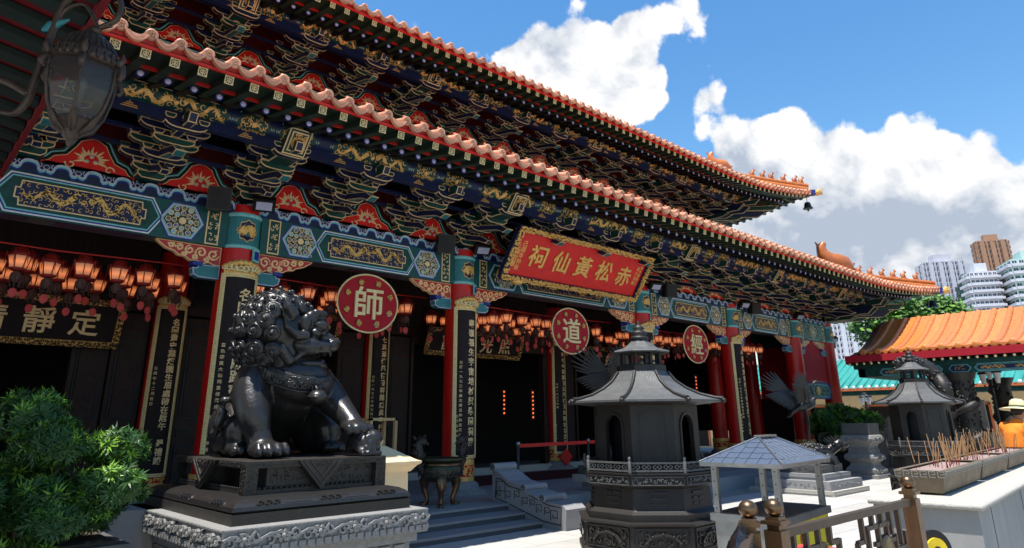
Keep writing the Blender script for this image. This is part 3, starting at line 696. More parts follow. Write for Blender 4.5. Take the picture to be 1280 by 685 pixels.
# ------------------------------------------------------------------ eaves: rafters, fascia, tiles
PIT = .305
def lift(t, w): return 0.0 if t <= 0 else .47*(t/w)**2.0
def eave(x0, x1, yt, zt, rise, cw, run, zmul, ztop, roofname, mt, lipz=0.0):
    """one front eave from x0 to the corner x1; yt,zt = tile edge; cw = length over which the corner sweeps up"""
    roof = None
    n = int((x1-x0)/PIT)
    def L_(x): return rise*max(0, (x-(x1-cw))/cw)**2
    def Y_(x): return -.10*max(0, (x-(x1-cw))/cw)**2
    # roof slope sheet (underside boards dark, top tiled)
    mb = MB(); xs = [x0+(x1-x0)*i/40 for i in range(41)]
    vs = []
    for x in xs:
        for q in range(7):
            t = q/6; yy = yt+.04+Y_(x)+run*t; zz_ = zt-.03+L_(x)*(1-t)**2+(ztop-zt)*(t**1.25)
            vs.append((min(x, x1-(yy-yt) if x > x1-run-1 else x), yy, zz_))
    fs = [(i*7+q, i*7+q+7, i*7+q+8, i*7+q+1) for i in range(40) for q in range(6)]
    mb.add(vs, fs, 0, True); mb.add([(a, b, c-.07) for a, b, c in vs], [f[::-1] for f in fs], 1, True)
    roof = mb.build(roofname, mats(mt+' rafter_green'), T_)
    # tile row: half-round ridge running up the slope, round end cap, nail knob, drip tile
    def tile_mesh(nm, ln):
        mb = MB(); r = .062
        segs = 8; prof = []
        P = []
        for q in range(segs+1):
            t = q/segs*ln/run; P.append((0, .0+run*t, (ztop-zt)*(t**1.25)))
        mb.tube(P, r, 8, 0, cap=False)
        mb.lathe([(.0, 0), (r*.55, 0.004), (r*.6, .010), (r*.9, .010), (r*1.1, .004), (r*1.12, -.03)], 14, (0, 0, 0), 0)
        # rotate the cap so that it faces out of the eave (it is the last lathe added)
        k = 14*6
        for i in range(len(mb.v)-k, len(mb.v)):
            x, y, z = mb.v[i]; mb.v[i] = (x, -z-.012, y)
        for a in range(6): mb.ball((cos(a*pi/3)*.022, -.020, sin(a*pi/3)*.022), .009, 0, 5, 3)
        mb.ball((0, .07, .085), (.026, .026, .030), 1, 7, 5); mb.tube([(0, .07, .05), (0, .07, .075)], .018, 6, 1)
        return mb.mesh('roof_tile', mats(mt+' tile_rust'))
    tm = tile_mesh('roof_tile', run)
    def drip():
        mb = MB(); a = PIT/2; pts = []
        top = []; bot = []
        for q in range(9):
            u = -a+.03+(PIT-.06)*q/8; s_ = sin(pi*q/8)
            top.append((u, .035-.035*s_)); bot.append((u, .012-.10*s_**.8))
        mb.prism(bot+top[::-1], -.03, .015, 0)
        strip(mb, [(u, w+.012) for u, w in bot], .010, -.038, -.028, 0)
        strip(mb, [(u*.6, w*.6+.012) for u, w in bot], .008, -.036, -.028, 0)
        # the trough tile behind the lip
        vs = []
        for q in range(9):
            u, w = top[q]; vs += [(u, 0, w), (u, .5, w+.15)]
        mb.add(vs, [(2*q, 2*q+1, 2*q+3, 2*q+2) for q in range(8)], 0, True)
        return mb.mesh('drip_tile', mats(mt))
    dm = drip()
    def sq():
        mb = MB(); h = .052; TY = lambda u, d, w: (u, d, w)
        mb.bx(-h, h, .0, .95, -h, h, 0)
        mb.bx(-h, h, -.004, .002, -h, h, 1); mb.bx(-h+.011, h-.011, -.006, .002, -h+.011, h-.011, 0)
        w = .0075
        for P in ([(-h, -h), (h, h)], [(-h, h), (h, -h)], [(-h*.62, 0), (0, h*.62), (h*.62, 0), (0, -h*.62), (-h*.62, 0)], [(0, -h), (0, h)]): strip(mb, P, w, -.009, -.005, 1, TY)
        me_ = mb.mesh('square_rafter', mats('rafter_green cream')); return me_
    sm2 = sq()
    def rd():
        mb = MB(); mb.tube([(0, 0, 0), (0, 1.9, .62)], .052, 10, 0)
        mb.ball((0, -.002, 0), (.040, .02, .040), 2, 10, 6); mb.tube([(0, .0, 0), (0, -.008, 0)], .051, 12, 1); return mb.mesh('round_rafter', mats('black royal lilac'))
    rm = rd()
    rr = random.Random(3)
    for i in range(n+1):
        x = x0+PIT*i; l = L_(x); yo = Y_(x); fan = max(0, (x-(x1-2.6))/2.6)
        ln_ok = x < x1-.05
        a = radians(0)
        o = put('roof_tile', tm, roof, (x, yt+yo, zt+l+rr.uniform(-.003, .003)))
        if x > x1-run:      # rows near the corner stop at the hip
            f = max(.05, (x1-x)/run); o.scale = (1, f, 1)
            o.scale = (1, 1, 1)
            me2 = tile_short(f*run, run, zt, ztop, mt); o.data = me2
        if x+PIT < x1: put('drip_tile', dm, roof, (x+PIT/2, yt+yo-.005, zt+l-.055))
        put('square_rafter', sm2, roof, (x, yt+.13+yo, zt-.175+l), rot=(.19, 0, -.62*fan))
        if x < x1-.9: put('round_rafter', rm, roof, (x+.1, yt+.72+yo*.6, zt-.14+l*.75), rot=(0, 0, -.62*fan))
    # fascia and the boards between the rafter rows
    def band(name, dy, za, zb, m, th=.03, xe=0., lean=0.):
        mb = MB(); xs = [x0+(x1-xe-x0)*i/60 for i in range(61)]; vs = []
        for x in xs:
            y = yt+dy+Y_(x); l = L_(x)
            vs += [(x, y, zt+za+l), (x, y-lean, zt+zb+l), (x, y+th, zt+zb+l), (x, y+th, zt+za+l)]
        fs = []
        for i in range(60):
            for q in range(4): fs.append((4*i+q, 4*i+(q+1) % 4, 4*i+4+(q+1) % 4, 4*i+4+q))
        mb.add(vs, fs, 0); mb.build(name, m, roof)
    band('fascia_board', .085, -.122, -.02, 'bright_red', lean=.045)
    band('lower_fascia', .60, -.115, -.055, 'red', xe=.8)
    # soffit boards closing the rafters
    mb = MB(); vs = []
    for x in xs: vs += [(x, yt+.12+Y_(x), zt-.118+L_(x)), (x, yt+.66+Y_(x), zt-.07+L_(x)), (x, yt+.70, zt-.07+L_(x)), (x, yt+2.9, zt+.62+L_(x)*.2)]
    mb.add(vs, [(4*i+q, 4*i+q+1, 4*i+q+5, 4*i+q+4) for i in range(len(xs)-1) for q in (0, 1, 2)], 0); mb.build('soffit', 'rafter_green', roof)
    return roof, L_, Y_
_ts = {}
def tile_short(ln, run, zt, ztop, mt):
    key = (round(ln, 2), run, ztop)
    if key in _ts: return _ts[key]
    mb = MB(); r = .062; P = []
    for q in range(7):
        t = q/6*ln/run; P.append((0, run*t, (ztop-zt)*(t**1.25)))
    mb.tube(P, r, 8, 0, cap=False); o = len(mb.v)
    mb.lathe([(.0, 0), (r*.55, 0.004), (r*.6, .010), (r*.9, .010), (r*1.1, .004), (r*1.12, -.03)], 14, (0, 0, 0), 0)
    for i in range(o, len(mb.v)):
        x, y, z = mb.v[i]; mb.v[i] = (x, -z-.012, y)
    mb.ball((0, .07, .085), (.026, .026, .030), 1, 7, 5)
    _ts[key] = mb.mesh('roof_tile', mats(mt+' tile_rust')); return _ts[key]
lowroof, LL, LY = eave(-2.4, 28.45, 7.43, 5.655, .44, 7.0, 5.6, 1, 7.75, 'lower_roof', 'tile_pink')
uproof, UL, UYf = eave(-1.6, 25.35, 10.26, 9.30, .62, 6.0, 5.4, 1, 11.9, 'upper_roof', 'tile_pink')
# east slopes of both roofs with their own tile rows
def east_slope(x1, yt, zt, rise, cw, run, ztop, yend, nm):
    mb = MB(); ny = 30; vs = []
    for i in range(ny+1):
        y = yt+(yend-yt)*i/ny; l = rise*max(0, 1-(y-yt)/cw)**2
        for q in range(7):
            t = q/6; vs.append((x1-run*t, max(y, yt+run*t), zt-.03+l*(1-t)**2+(ztop-zt)*t**1.25))
    fs = [(i*7+q, i*7+q+1, i*7+q+8, i*7+q+7) for i in range(ny) for q in range(6)]
    mb.add(vs, fs, 0, True); mb.add([(a, b, c-.07) for a, b, c in vs], [f[::-1] for f in fs], 1, True)
    k = 0
    while yt+PIT*k < yend:
        y = yt+PIT*k; l = rise*max(0, 1-(y-yt)/cw)**2; P = []
        for q in range(8):
            t = q/7
            if y < yt+run*t: break
            P.append((x1-run*t, y, zt+l*(1-t)**2+(ztop-zt)*t**1.25))
        if len(P) > 1: mb.tube(P, .06, 6, 0)
        mb.ball((x1+.01, y, zt+l), (.02, .065, .065), 0, 8, 4)
        mb.bx(x1-1.0, x1-.12, y-.05, y+.05, zt-.23+l, zt-.13+l, 2); k += 1
    for i in range(ny):
        ya = yt+.1+(yend-yt-.1)*i/ny; yb = yt+.1+(yend-yt-.1)*(i+1)/ny; la = rise*max(0, 1-(ya-yt)/cw)**2; lb = rise*max(0, 1-(yb-yt)/cw)**2
        mb.add([(x1-.08, ya, zt-.12+la), (x1-.08, yb, zt-.12+lb), (x1-.05, yb, zt-.02+lb), (x1-.05, ya, zt-.02+la)], [(0, 1, 2, 3)], 3)
    mb.build(nm, 'tile_orange rafter_green rafter_green bright_red', T_)
east_slope(28.5, 7.43, 5.655, .44, 7.0, 5.6, 7.75, 21, 'east_roof_slope')
east_slope(25.4, 10.26, 9.30, .62, 6.0, 5.4, 11.9, 22, 'upper_east_slope')
# hip ridges with beasts
def zrow(px_y, X, Y):
    d = Vector((X, Y, 0)); lo, hi = -5., 40.
    for _ in range(50):
        m = (lo+hi)/2; P = Vector((X, Y, m-CAM_H)); q = CY-F_PX*P.dot(Uv)/P.dot(Dv)
        if q > px_y: lo = m
        else: hi = m
    return lo
def beast(kind):
    mb = MB()
    if kind == 'fish':
        mb.tube([(-.30, 0, .05), (-.18, 0, .12), (0, 0, .16), (.16, 0, .22), (.26, 0, .36), (.28, 0, .50), (.20, 0, .60)], [.14, .21, .23, .19, .13, .10, .06], 8, 0)
        mb.tube([(.27, 0, .44), (.36, 0, .56), (.40, 0, .62)], [.04, .03, .01], 6, 0); mb.tube([(-.05, 0, .26), (.0, 0, .36), (.08, 0, .34)], [.05, .03, .01], 6, 0)
        mb.ball((-.30, 0, .10), (.12, .09, .10), 0); mb.tube([(-.36, 0, .05), (-.46, 0, .03)], [.05, .02], 6, 0); mb.tube([(-.38, 0, .12), (-.46, 0, .17)], [.05, .015], 6, 0)
    else:
        mb.bx(-.09, .09, -.05, .05, -.03, .02, 0)
        mb.tube([(.06, 0, .02), (.03, 0, .10), (-.01, 0, .17), (-.04, 0, .22)], [.055, .065, .05, .04], 7, 0)
        mb.ball((-.07, 0, .24), (.055, .04, .045), 0, 8, 5); mb.tube([(-.05, 0, .0), (-.05, 0, .12)], [.025, .03], 6, 0)
        mb.tube([(.08, 0, .05), (.12, 0, .14), (.09, 0, .22)], [.03, .025, .008], 5, 0)
        for s in (-1, 1): mb.tube([(-.05, s*.02, .27), (-.03, s*.03, .32)], [.015, .004], 4, 0)
    return mb.mesh(kind, mats('tile_orange'))
def hip(tip, n_top, rise_rows, nm, fishx, beasts_px, fish_s):
    """ridge rising from the corner tip along the hip; rows give its picture line"""
    pts = []
    for i in range(9):
        t = i/8; P = (tip[0]-n_top*t, tip[1]+n_top*t, tip[2]+rise_rows*t-.22*sin(pi*t))
        pts.append(P)
    mb = MB()
    mb.tube([(p[0], p[1], p[2]) for p in pts], .13, 8, 0); mb.tube([(p[0], p[1], p[2]+.17) for p in pts], .085, 8, 0)
    for i in range(8):
        for s in range(3):
            t = (i+s/3)/8; P = Vector(pts[i]).lerp(Vector(pts[i+1]), s/3); mb.tube([P+Vector((-.03, .03, .17)), P+Vector((.03, -.03, .17))], .1, 8, 0)
    d = Vector((1, -1, 0)).normalized()
    r = mb.build(nm, 'tile_orange', T_)
    # corner beam end: blue sleeve and gilt dragon head
    mb = MB(); e = Vector(tip); mb.ob(e+d*.02-Vector((0, 0, .12)), (.20, .5, .2), (0, 0, radians(45)), 1)
    h = MB(); h.tube([e+d*.22-Vector((0, 0, .14)), e+d*.38-Vector((0, 0, .12)), e+d*.55-Vector((0, 0, .08))], [.10, .12, .05], 8, 0)
    h.ball(e+d*.42-Vector((0, 0, .04)), .08, 0); h.tube([e+d*.5-Vector((0, 0, .02)), e+d*.62+Vector((0, 0, .05))], [.03, .008], 5, 0); h.tube([e+d*.45-Vector((0, 0, .16)), e+d*.58-Vector((0, 0, .18))], [.05, .02], 6, 0)
    mb.build('corner_beam', 'rafter_green royal', r); h.build('dragon_head', 'gold', r)
    def atpx(px):
        best = None
        for i in range(400):
            t = i/399; j = min(7, int(t*8)); P = Vector(pts[j]).lerp(Vector(pts[j+1]), t*8-j); Q = P-Vector((0, 0, CAM_H)); x = CX+F_PX*Q.dot(Rv)/Q.dot(Dv)
            if best is None or abs(x-px) < best[0]: best = (abs(x-px), P)
        return best[1]
    bm_ = beast('ridge_beast')
    for p in beasts_px: put('ridge_beast', bm_, r, atpx(p)+Vector((0, 0, .25)), rot=(0, 0, radians(135)), scale=(.95,)*3)
    P = atpx(fishx); put('ridge_fish', beast('fish'), r, P+Vector((0, 0, .2)), rot=(0, 0, radians(135+10)), scale=(fish_s,)*3)
    return r
hip((28.45, 7.5, 6.14), 5.2, 1.55, 'hip_ridge', 1046, (1063, 1076, 1090, 1105, 1119, 1132, 1147), 1.75)
hip((25.3, 10.3, 9.98), 4.8, 1.9, 'hip_ridge', 900, (942, 955, 966, 981, 995, 1003), 1.2)
# bell under the upper corner
b = thing('wind_bell', 'small dark bell hanging from the tip of the upper roof corner', 'bell', (25.25, 10.35, 9.27))
mb = MB(); mb.lathe([(.03, .22), (.09, .20), (.12, .12), (.14, .02), (.19, -.04), (.17, -.05), (0, -.03)], 14, (0, 0, 0)); mb.tube([(0, 0, .2), (0, 0, .52)], .012, 5); mb.build('bell_body', 'lamp_black', b)
mb = MB(); mb.tube([(0, 0, 0), (0, 0, -.12)], .01, 5); mb.ball((0, 0, -.12), .035); mb.build('clapper', 'lamp_black', b)
b2 = dup(b, (28.3, 7.6, 5.45), label='small dark bell hanging from the tip of the lower roof corner beside the tree')
# ------------------------------------------------------------------ porch: inner wall, doors, ceiling
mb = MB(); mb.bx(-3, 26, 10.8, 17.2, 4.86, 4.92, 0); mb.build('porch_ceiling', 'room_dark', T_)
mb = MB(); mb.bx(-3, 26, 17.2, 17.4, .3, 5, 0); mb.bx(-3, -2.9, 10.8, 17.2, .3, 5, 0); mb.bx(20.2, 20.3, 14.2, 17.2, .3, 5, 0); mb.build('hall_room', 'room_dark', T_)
# wall panels between the inner columns
def doorwall(xa, xb, open0, open1):
    mb = MB(); y = 13.7
    mb.bx(xa, xb, y, y+.12, 3.55, 4.9, 0); w = mb.build('door_wall', 'dark_wood', T_)
    mb = MB(); mb.bx(xa, xb, y-.1, y+.2, .3, .46, 0); mb.build('threshold', 'pale_stone', w)
    for k in range(int((xb-xa)/.9)):
        mb = MB(); a = xa+.1+k*.9; mb.bx(a, a+.7, y-.03, y, 3.72, 4.3, 0); mb.build('header_panel', 'black', w)
    def leaf_(a, b_):
        m = MB(); m.bx(a+.02, b_-.02, y-.0, y+.06, .46, 3.5, 0)
        for z0, z1 in ((.6, 1.2), (1.35, 1.5), (1.65, 3.0), (3.12, 3.38)):
            m.bx(a+.09, b_-.09, y-.02, y, z0, z1, 1)
            outlined(m, [(a+.13, z0+.04), (b_-.13, z0+.04), (b_-.13, z1-.04), (a+.13, z1-.04)], y-.03, y-.02, .012, 2, 0, 0)
        for q in range(1, 9):
            zq = 1.69+q*.14; strip(m, [(a+.15, zq-.07), ((a+b_)/2, zq+.05), (b_-.15, zq-.07)], .014, y-.042, y-.03, 2)
        m.build('door_leaf', 'dark_wood black dark_wood', w)
    for (a, b_) in ((xa, open0), (open1, xb)):
        n = max(1, round((b_-a)/.62))
        if b_-a > .25:
            for q in range(n): leaf_(a+(b_-a)*q/n, a+(b_-a)*(q+1)/n)
    m = MB(); m.bx(open0-.07, open0, y-.07, y+.14, .46, 3.55, 0); m.bx(open1, open1+.07, y-.07, y+.14, .46, 3.55, 0); m.bx(open0, open1, y-.07, y+.14, 3.35, 3.55, 0)
    m.bx((open0+open1)/2-.05, (open0+open1)/2+.05, y+.5, y+.6, .46, 3.4, 0); m.build('door_frame', 'dark_wood', w)
C_ = COLX
doorwall(C_[0]+.3, C_[1]-.3, .3, 2.5); doorwall(C_[1]+.3, C_[2]-.3, 5.2, 7.5); doorwall(C_[2]+.3, C_[3]-.3, 9.5, 13.9); doorwall(C_[3]+.3, C_[4]-.3, 15.3, 18.3)
mb = MB(); mb.bx(19.0, 19.15, 13.6, 17.3, .3, 4.9, 0); mb.build('end_wall', 'dark_wood', T_)
mb = MB(); mb.bx(26.0, 26.1, 13.9, 19.5, 1.1, 4.9, 0); mb.build('end_wall', 'dark_wood', T_)
mb = MB(); mb.bx(19.2, 26.1, 17.5, 17.6, .3, 4.9, 0); mb.build('end_wall', 'dark_wood', T_)
mb = MB(); mb.bx(26.0, 26.08, 11.0, 13.5, 2.3, 4.2, 0); mb.build('end_bay_panel', 'crimson', T_)
mb = MB(); mb.bx(26.0, 26.08, 11.5, 13.9, .3, 2.3, 0); mb.build('end_bay_panel', 'dark_wood', T_)
mb = MB(); mb.bx(25.66, 25.98, 10.9, 19.0, 4.19, 4.85, 0); mb.build('side_beam', 'dark_teal', T_)
mb = MB(); mb.bx(9.6, 16.6, 11.4, 13.3, .300, .312, 0); mb.build('carpet', 'carpet', kind='structure')
# small lit number displays inside the hall
def led(x, z, y, rows, cols, label, dz=.12):
    m = MB(); m.bx(x-cols*.06-.04, x+cols*.06+.04, y, y+.04, z-rows*dz/2-.03, z+rows*dz/2+.03, 0)
    for r_ in range(rows):
        for c_ in range(cols): m.bx(x-cols*.06+c_*.12+.035, x-cols*.06+c_*.12+.085, y-.008, y, z-rows*dz/2+r_*dz+.015, z-rows*dz/2+r_*dz+dz*.55, 1)
    tag(m.build('display_panel', 'lamp_black led'), label, 'display')
led(15.02, 2.04, 15.2, 7, 1, 'tall thin orange lit sign inside the dark middle doorway'); led(13.84, 2.1, 15.2, 6, 1, 'shorter thin orange lit strip further left in the middle doorway')
led(17.5, 3.15, 14.6, 4, 4, 'square of red lit characters in the doorway behind the first crane'); led(17.4, 2.42, 14.6, 2, 5, 'low strip of red lit characters behind the first crane'); led(21.4, 2.68, 13.5, 6, 1, 'thin orange lit strip right of the pagoda burner roof')
# panel between the last two columns
mb = MB(); y = 10.62
mb.bx(C_[5]+.28, C_[6]-.25, y, y+.06, 2.72, 4.2, 0); mb.bx(C_[5]+.28, C_[6]-.25, y-.03, y+.10, 2.2, 2.74, 1)
Tq = lambda u, d, w: (u, y-.03+d, w); c = (C_[5]+C_[6])/2
P = hexagon(C_[5]+.34, C_[6]-.31, 2.25, 2.69, .9); mb.prism(P, -.006, 0, 2, Tq); mb.prism(inset(P, .03), -.010, 0, 3, Tq)
filigree(mb, c-.9, c+.9, 2.28, 2.66, 2, 4, .09, 1., (-.02, -.01), Tq, .016); mb.ball((c, y-.05, 2.47), (.17, .03, .15), 4, 12, 6)
mb.build('end_bay_panel', 'crimson royal pale_teal green gold', T_)
# ------------------------------------------------------------------ main plaque
def inscription(text, size, m, mb, T, u, w, step, bold=.012, sx=1., depth=.006):
    for i, ch in enumerate(text):
        if ch != ' ': glyph(mb, ch, size, m, T, u, w-step*i, bold, sx, depth)
t = thing('name_plaque', 'long red name plaque with gilded frame and five large gold characters under the eave', 'plaque', (11.1, 9.6, 4.8))
lean = atan2(.6, .89)
Tp = lambda u, d, w: (u, -.0+d*cos(lean)-w*sin(lean), w*cos(lean)+d*sin(lean))
hw, hh = 2.14, .535
mb = MB(); mb.prism([(-hw, -hh), (hw, -hh), (hw, hh), (-hw, hh)], 0, .06, 0, Tp); mb.build('board', 'bright_red', t)
for nm, (a0, a1, b0, b1) in (('frame', (-hw-.06, hw+.06, hh-.07, hh+.05)), ('frame', (-hw-.06, hw+.06, -hh-.05, -hh+.07)), ('frame', (-hw-.08, -hw+.07, -hh+.07, hh-.07)), ('frame', (hw-.07, hw+.08, -hh+.07, hh-.07))):
    mb = MB(); mb.prism([(a0, b0), (a1, b0), (a1, b1), (a0, b1)], -.05, .05, 1, Tp)
    filigree(mb, a0+.01, a1-.01, b0+.01, b1-.01, 0, int(a0*9+b0*7), .06, 1.25, (-.085, -.05), Tp, .024)
    mb.build(nm, 'gold blue', t)
for i, ch in enumerate('祠仙黃松赤'):
    mb = MB(); glyph(mb, ch, .50, 0, Tp, -1.42+.71*i, (.02, .0, .0, 0, -.02)[i], .016, 1.05, .03); mb.build('character', 'gold', t)
mb = MB(); inscription('己酉年仲秋', .13, 0, mb, Tp, -1.86, .22, .13, .01); inscription('陳湛銓書', .13, 0, mb, Tp, -1.99, .16, .13, .01)
inscription('黃大仙師', .11, 0, mb, Tp, 1.86, .22, .12, .01); inscription('嗇色園敬立', .09, 0, mb, Tp, 1.97, .26, .10, .01); mb.build('small_characters', 'gold', t, kind='stuff')
mb = MB()
for s in (-1, 1):
    mb.tube([Tp(s*1.7, .1, -.5), Tp(s*1.7+.05, .35, -.62), Tp(s*1.7, .6, -.66)], [.08, .11, .08], 8)
    mb.ball(Tp(s*1.7, -.02, -.60), (.16, .09, .07))
mb.build('lion_bracket', 'gold', t)
# ------------------------------------------------------------------ round hanging signs
for (x, z, ch, lab) in ((6.33, 3.60, '師', 'round crimson hanging sign with gold character for master, beside the bronze lion'), (11.68, 3.53, '道', 'round red hanging sign with gold character for way, below the long plaque'), (16.87, 3.57, '經', 'round red hanging sign with gold character for scripture, right of the pagoda burner finial')):
    t = thing('hanging_sign', lab, 'sign', (x, 10.55, z), 0, 'round hanging signs under the beam')
    mb = MB(); n = 48; rx, rz = .615, .515
    mb.prism([(rx*.965*cos(2*pi*i/n), rz*.965*sin(2*pi*i/n)) for i in range(n)], -.02, .04, 0); mb.build('disc', 'crimson', t)
    mb = MB(); mb.tube([(rx*cos(2*pi*i/n), -.01, rz*sin(2*pi*i/n)) for i in range(n+1)], .017, 6, cap=False); mb.build('rim', 'cream', t)
    mb = MB(); Tg = lambda u, d, w: (u, -.02+d, w); glyph(mb, ch, .60, 0, Tg, 0, 0, .011 if ch != '經' else .006, 1.05, .03); mb.build('character', 'cream', t)
    rr = random.Random(int(x))
    for i in range(8):
        a = 2*pi*(i+.5)/8; c = (rx*.76*cos(a), rz*.76*sin(a)); m = MB()
        m.prism([(c[0]+.062*cos(q*pi/4), c[1]+.058*sin(q*pi/4)) for q in range(8)], -.028, -.018, 1)
        for q in range(6): strip(m, curl(c[0]+.03*cos(q), c[1]+.03*sin(q), .028, rr.uniform(0, 6), .9, 5), .014, -.042, -.028, 0)
        m.ball((c[0], -.04, c[1]), .022, 0, 7, 4); m.build('emblem', mats('gold '+('royal' if i in (6, 7) else 'black')), t)
    mb = MB()
    for s in (-1, 1): mb.tube([(s*.35, 0, rz*.8), (s*.42, .05, 4.25-z)], .006, 4)
    mb.build('hanger', 'lamp_black', t)
# ------------------------------------------------------------------ couplet boards on the columns
def couplet(x, cy, r, zb, zt, txt, small, lab, big, crest=True):
    R = r+.035; t = thing('couplet_board', lab, 'sign', (x, cy, zb), 0, 'couplet boards on the columns'); H = zt-zb
    T = lambda u, d, w: ((R-d)*sin(u/R), -(R-d)*cos(u/R), w); A = R*.98
    def sheet(u0, u1, w0, w1, d0, d1, m, mb):
        n = max(2, int((u1-u0)/.05))
        for i in range(n): mb.prism([(u0+(u1-u0)*i/n, w0), (u0+(u1-u0)*(i+1)/n, w0), (u0+(u1-u0)*(i+1)/n, w1), (u0+(u1-u0)*i/n, w1)], d0, d1, m, T)
    mb = MB(); sheet(-A, A, 0, H, -.004, .02, 0, mb); mb.build('board', 'board_black', t)
    fw = .07
    for (a, b, c, d) in ((-A, -A+fw, 0, H), (A-fw, A, 0, H), (-A+fw, A-fw, H-fw*.8, H), (-A+fw, A-fw, 0, fw*.8)):
        mb = MB(); sheet(a, b, c, d, -.02, .005, 0, mb)
        n = int(max(b-a, d-c)/.045)
        for i in range(n):
            f = (i+.5)/n; u, w = (a+(b-a)*f, (c+d)/2) if b-a > d-c else ((a+b)/2, c+(d-c)*f)
            strip(mb, [(u-.022, w-.014), (u, w+.014), (u+.022, w-.014)], .010, -.026, -.02, 1, T)
        mb.build('frame', 'cream gold', t)
    if crest:
        mb = MB(); sheet(-A*.9, A*.9, H, H+.10, -.02, .01, 0, mb)
        for i in range(9):
            a = (i-4)/4; mb.ball(T(a*A*.8, -.03, H+.10+.07*(1-a*a)), (.06, .04, .05), 0, 7, 4); strip(mb, curl(a*A*.8, H+.08, .06, i, 1, 7), .02, -.06, -.03, 1, T)
        mb.build('crest', 'gold cream', t)
    n = len(txt); st = (H-.42)/n
    for i, ch in enumerate(txt):
        if ch != ' ': mb = MB(); glyph(mb, ch, big, 0, T, .06, H-.22-st/2-st*i, .022, 1.05, .01); mb.build('character', 'gold_line', t)
    mb = MB(); n = len(small); st = .088; inscription(small, .062, 0, mb, T, -.17, H*.62, st, .012, 1.05, .006); inscription(small[::-1][:6], .055, 0, mb, T, -.235, .75, st, .012, 1.05, .006); mb.build('small_characters', 'gold_line', t, kind='stuff')
    return t
couplet(3.98, 10.66, .29, .92, 3.78, '名園仙境留勝跡寶殿長輝道', '嗇色園黃大仙祠重修落成紀念', 'tall curved couplet board on the red column directly behind the lion, gold characters on black', .20)
couplet(8.5, 10.66, .29, .92, 3.72, '叢嶺福生宇宙培材興學園祠慶', '公曆一九七三年歲次癸丑仲秋吉日立', 'tall curved couplet board on the front column left of the wide middle bay', .155)
couplet(18.93, 10.66, .29, .92, 3.75, '奉道宣經弘揚教化普濟蒼生樂', '公曆一九七三年歲次癸丑仲秋', 'gold framed couplet board on the front column right of the scripture sign', .16)
couplet(14.46, 10.66, .29, .92, 3.75, '金碧輝煌仙壇永固靈光普照恩', '公曆一九七三年歲次癸丑', 'gold crested couplet board on the column behind the pagoda burner finial', .16)
couplet(3.98, 13.75, .27, .7, 3.66, '名園費史葉煉國生眉處帶在卮午 昰禮談', '壬辰年十二月吉日', 'narrow dark couplet board inside the porch left of the lion, small orange characters', .135)
couplet(8.5, 13.75, .27, .7, 3.66, '七真源傳風宿發祥開感眞奉行普濟勸', '公曆一九七三年歲次癸丑仲秋吉日', 'narrow couplet board on the inner column below the round crimson sign', .14)
couplet(14.46, 13.75, .27, .7, 3.66, '時化金源開發正風宿發祥聖言普濟善', '公曆一九七三年歲', 'narrow couplet board on the inner column below the middle round sign', .13)
# ------------------------------------------------------------------ horizontal boards above the doors
def name_board(x, z, w, h, txt, lab, size):
    t = thing('door_plaque', lab, 'plaque', (x, 13.3, z), 0, 'black plaques above the doors'); l = .35
    T = lambda u, d, q: (u, d*cos(l)-q*sin(l), q*cos(l)+d*sin(l))
    mb = MB(); mb.prism([(-w, -h), (w, -h), (w, h), (-w, h)], 0, .05, 0, T); mb.build('board', 'board_black', t)
    for (a, b, c, d) in ((-w-.05, w+.05, h-.03, h+.07), (-w-.05, w+.05, -h-.07, -h+.03), (-w-.07, -w+.03, -h, h), (w-.03, w+.07, -h, h)):
        m = MB(); m.prism([(a, c), (b, c), (b, d), (a, d)], -.03, .03, 0, T); filigree(m, a, b, c, d, 1, int(a*10+c*10), .05, 1.1, (-.045, -.03), T, .016); m.build('frame', 'gold dark_wood', t)
    for i, ch in enumerate(txt): m = MB(); glyph(m, ch, size, 0, T, (i-(len(txt)-1)/2)*2*w/len(txt)*.85, 0, .012, 1., .014); m.build('character', 'gold_line', t)
name_board(1.9, 3.22, 1.15, .34, '清靜定', 'black plaque with three gold brushed characters behind the lanterns at far left', .46)
name_board(11.2, 3.42, 1.5, .26, '普羅光照', 'black plaque with gold brushed characters above the wide middle doorway', .42)
name_board(6.5, 3.45, .75, .26, '悟道堂', 'black plaque above the door between lion and second column', .34)
name_board(16.7, 3.30, 1.3, .28, '玄妙虛懷', 'black plaque behind the finial of the pagoda burner', .38)
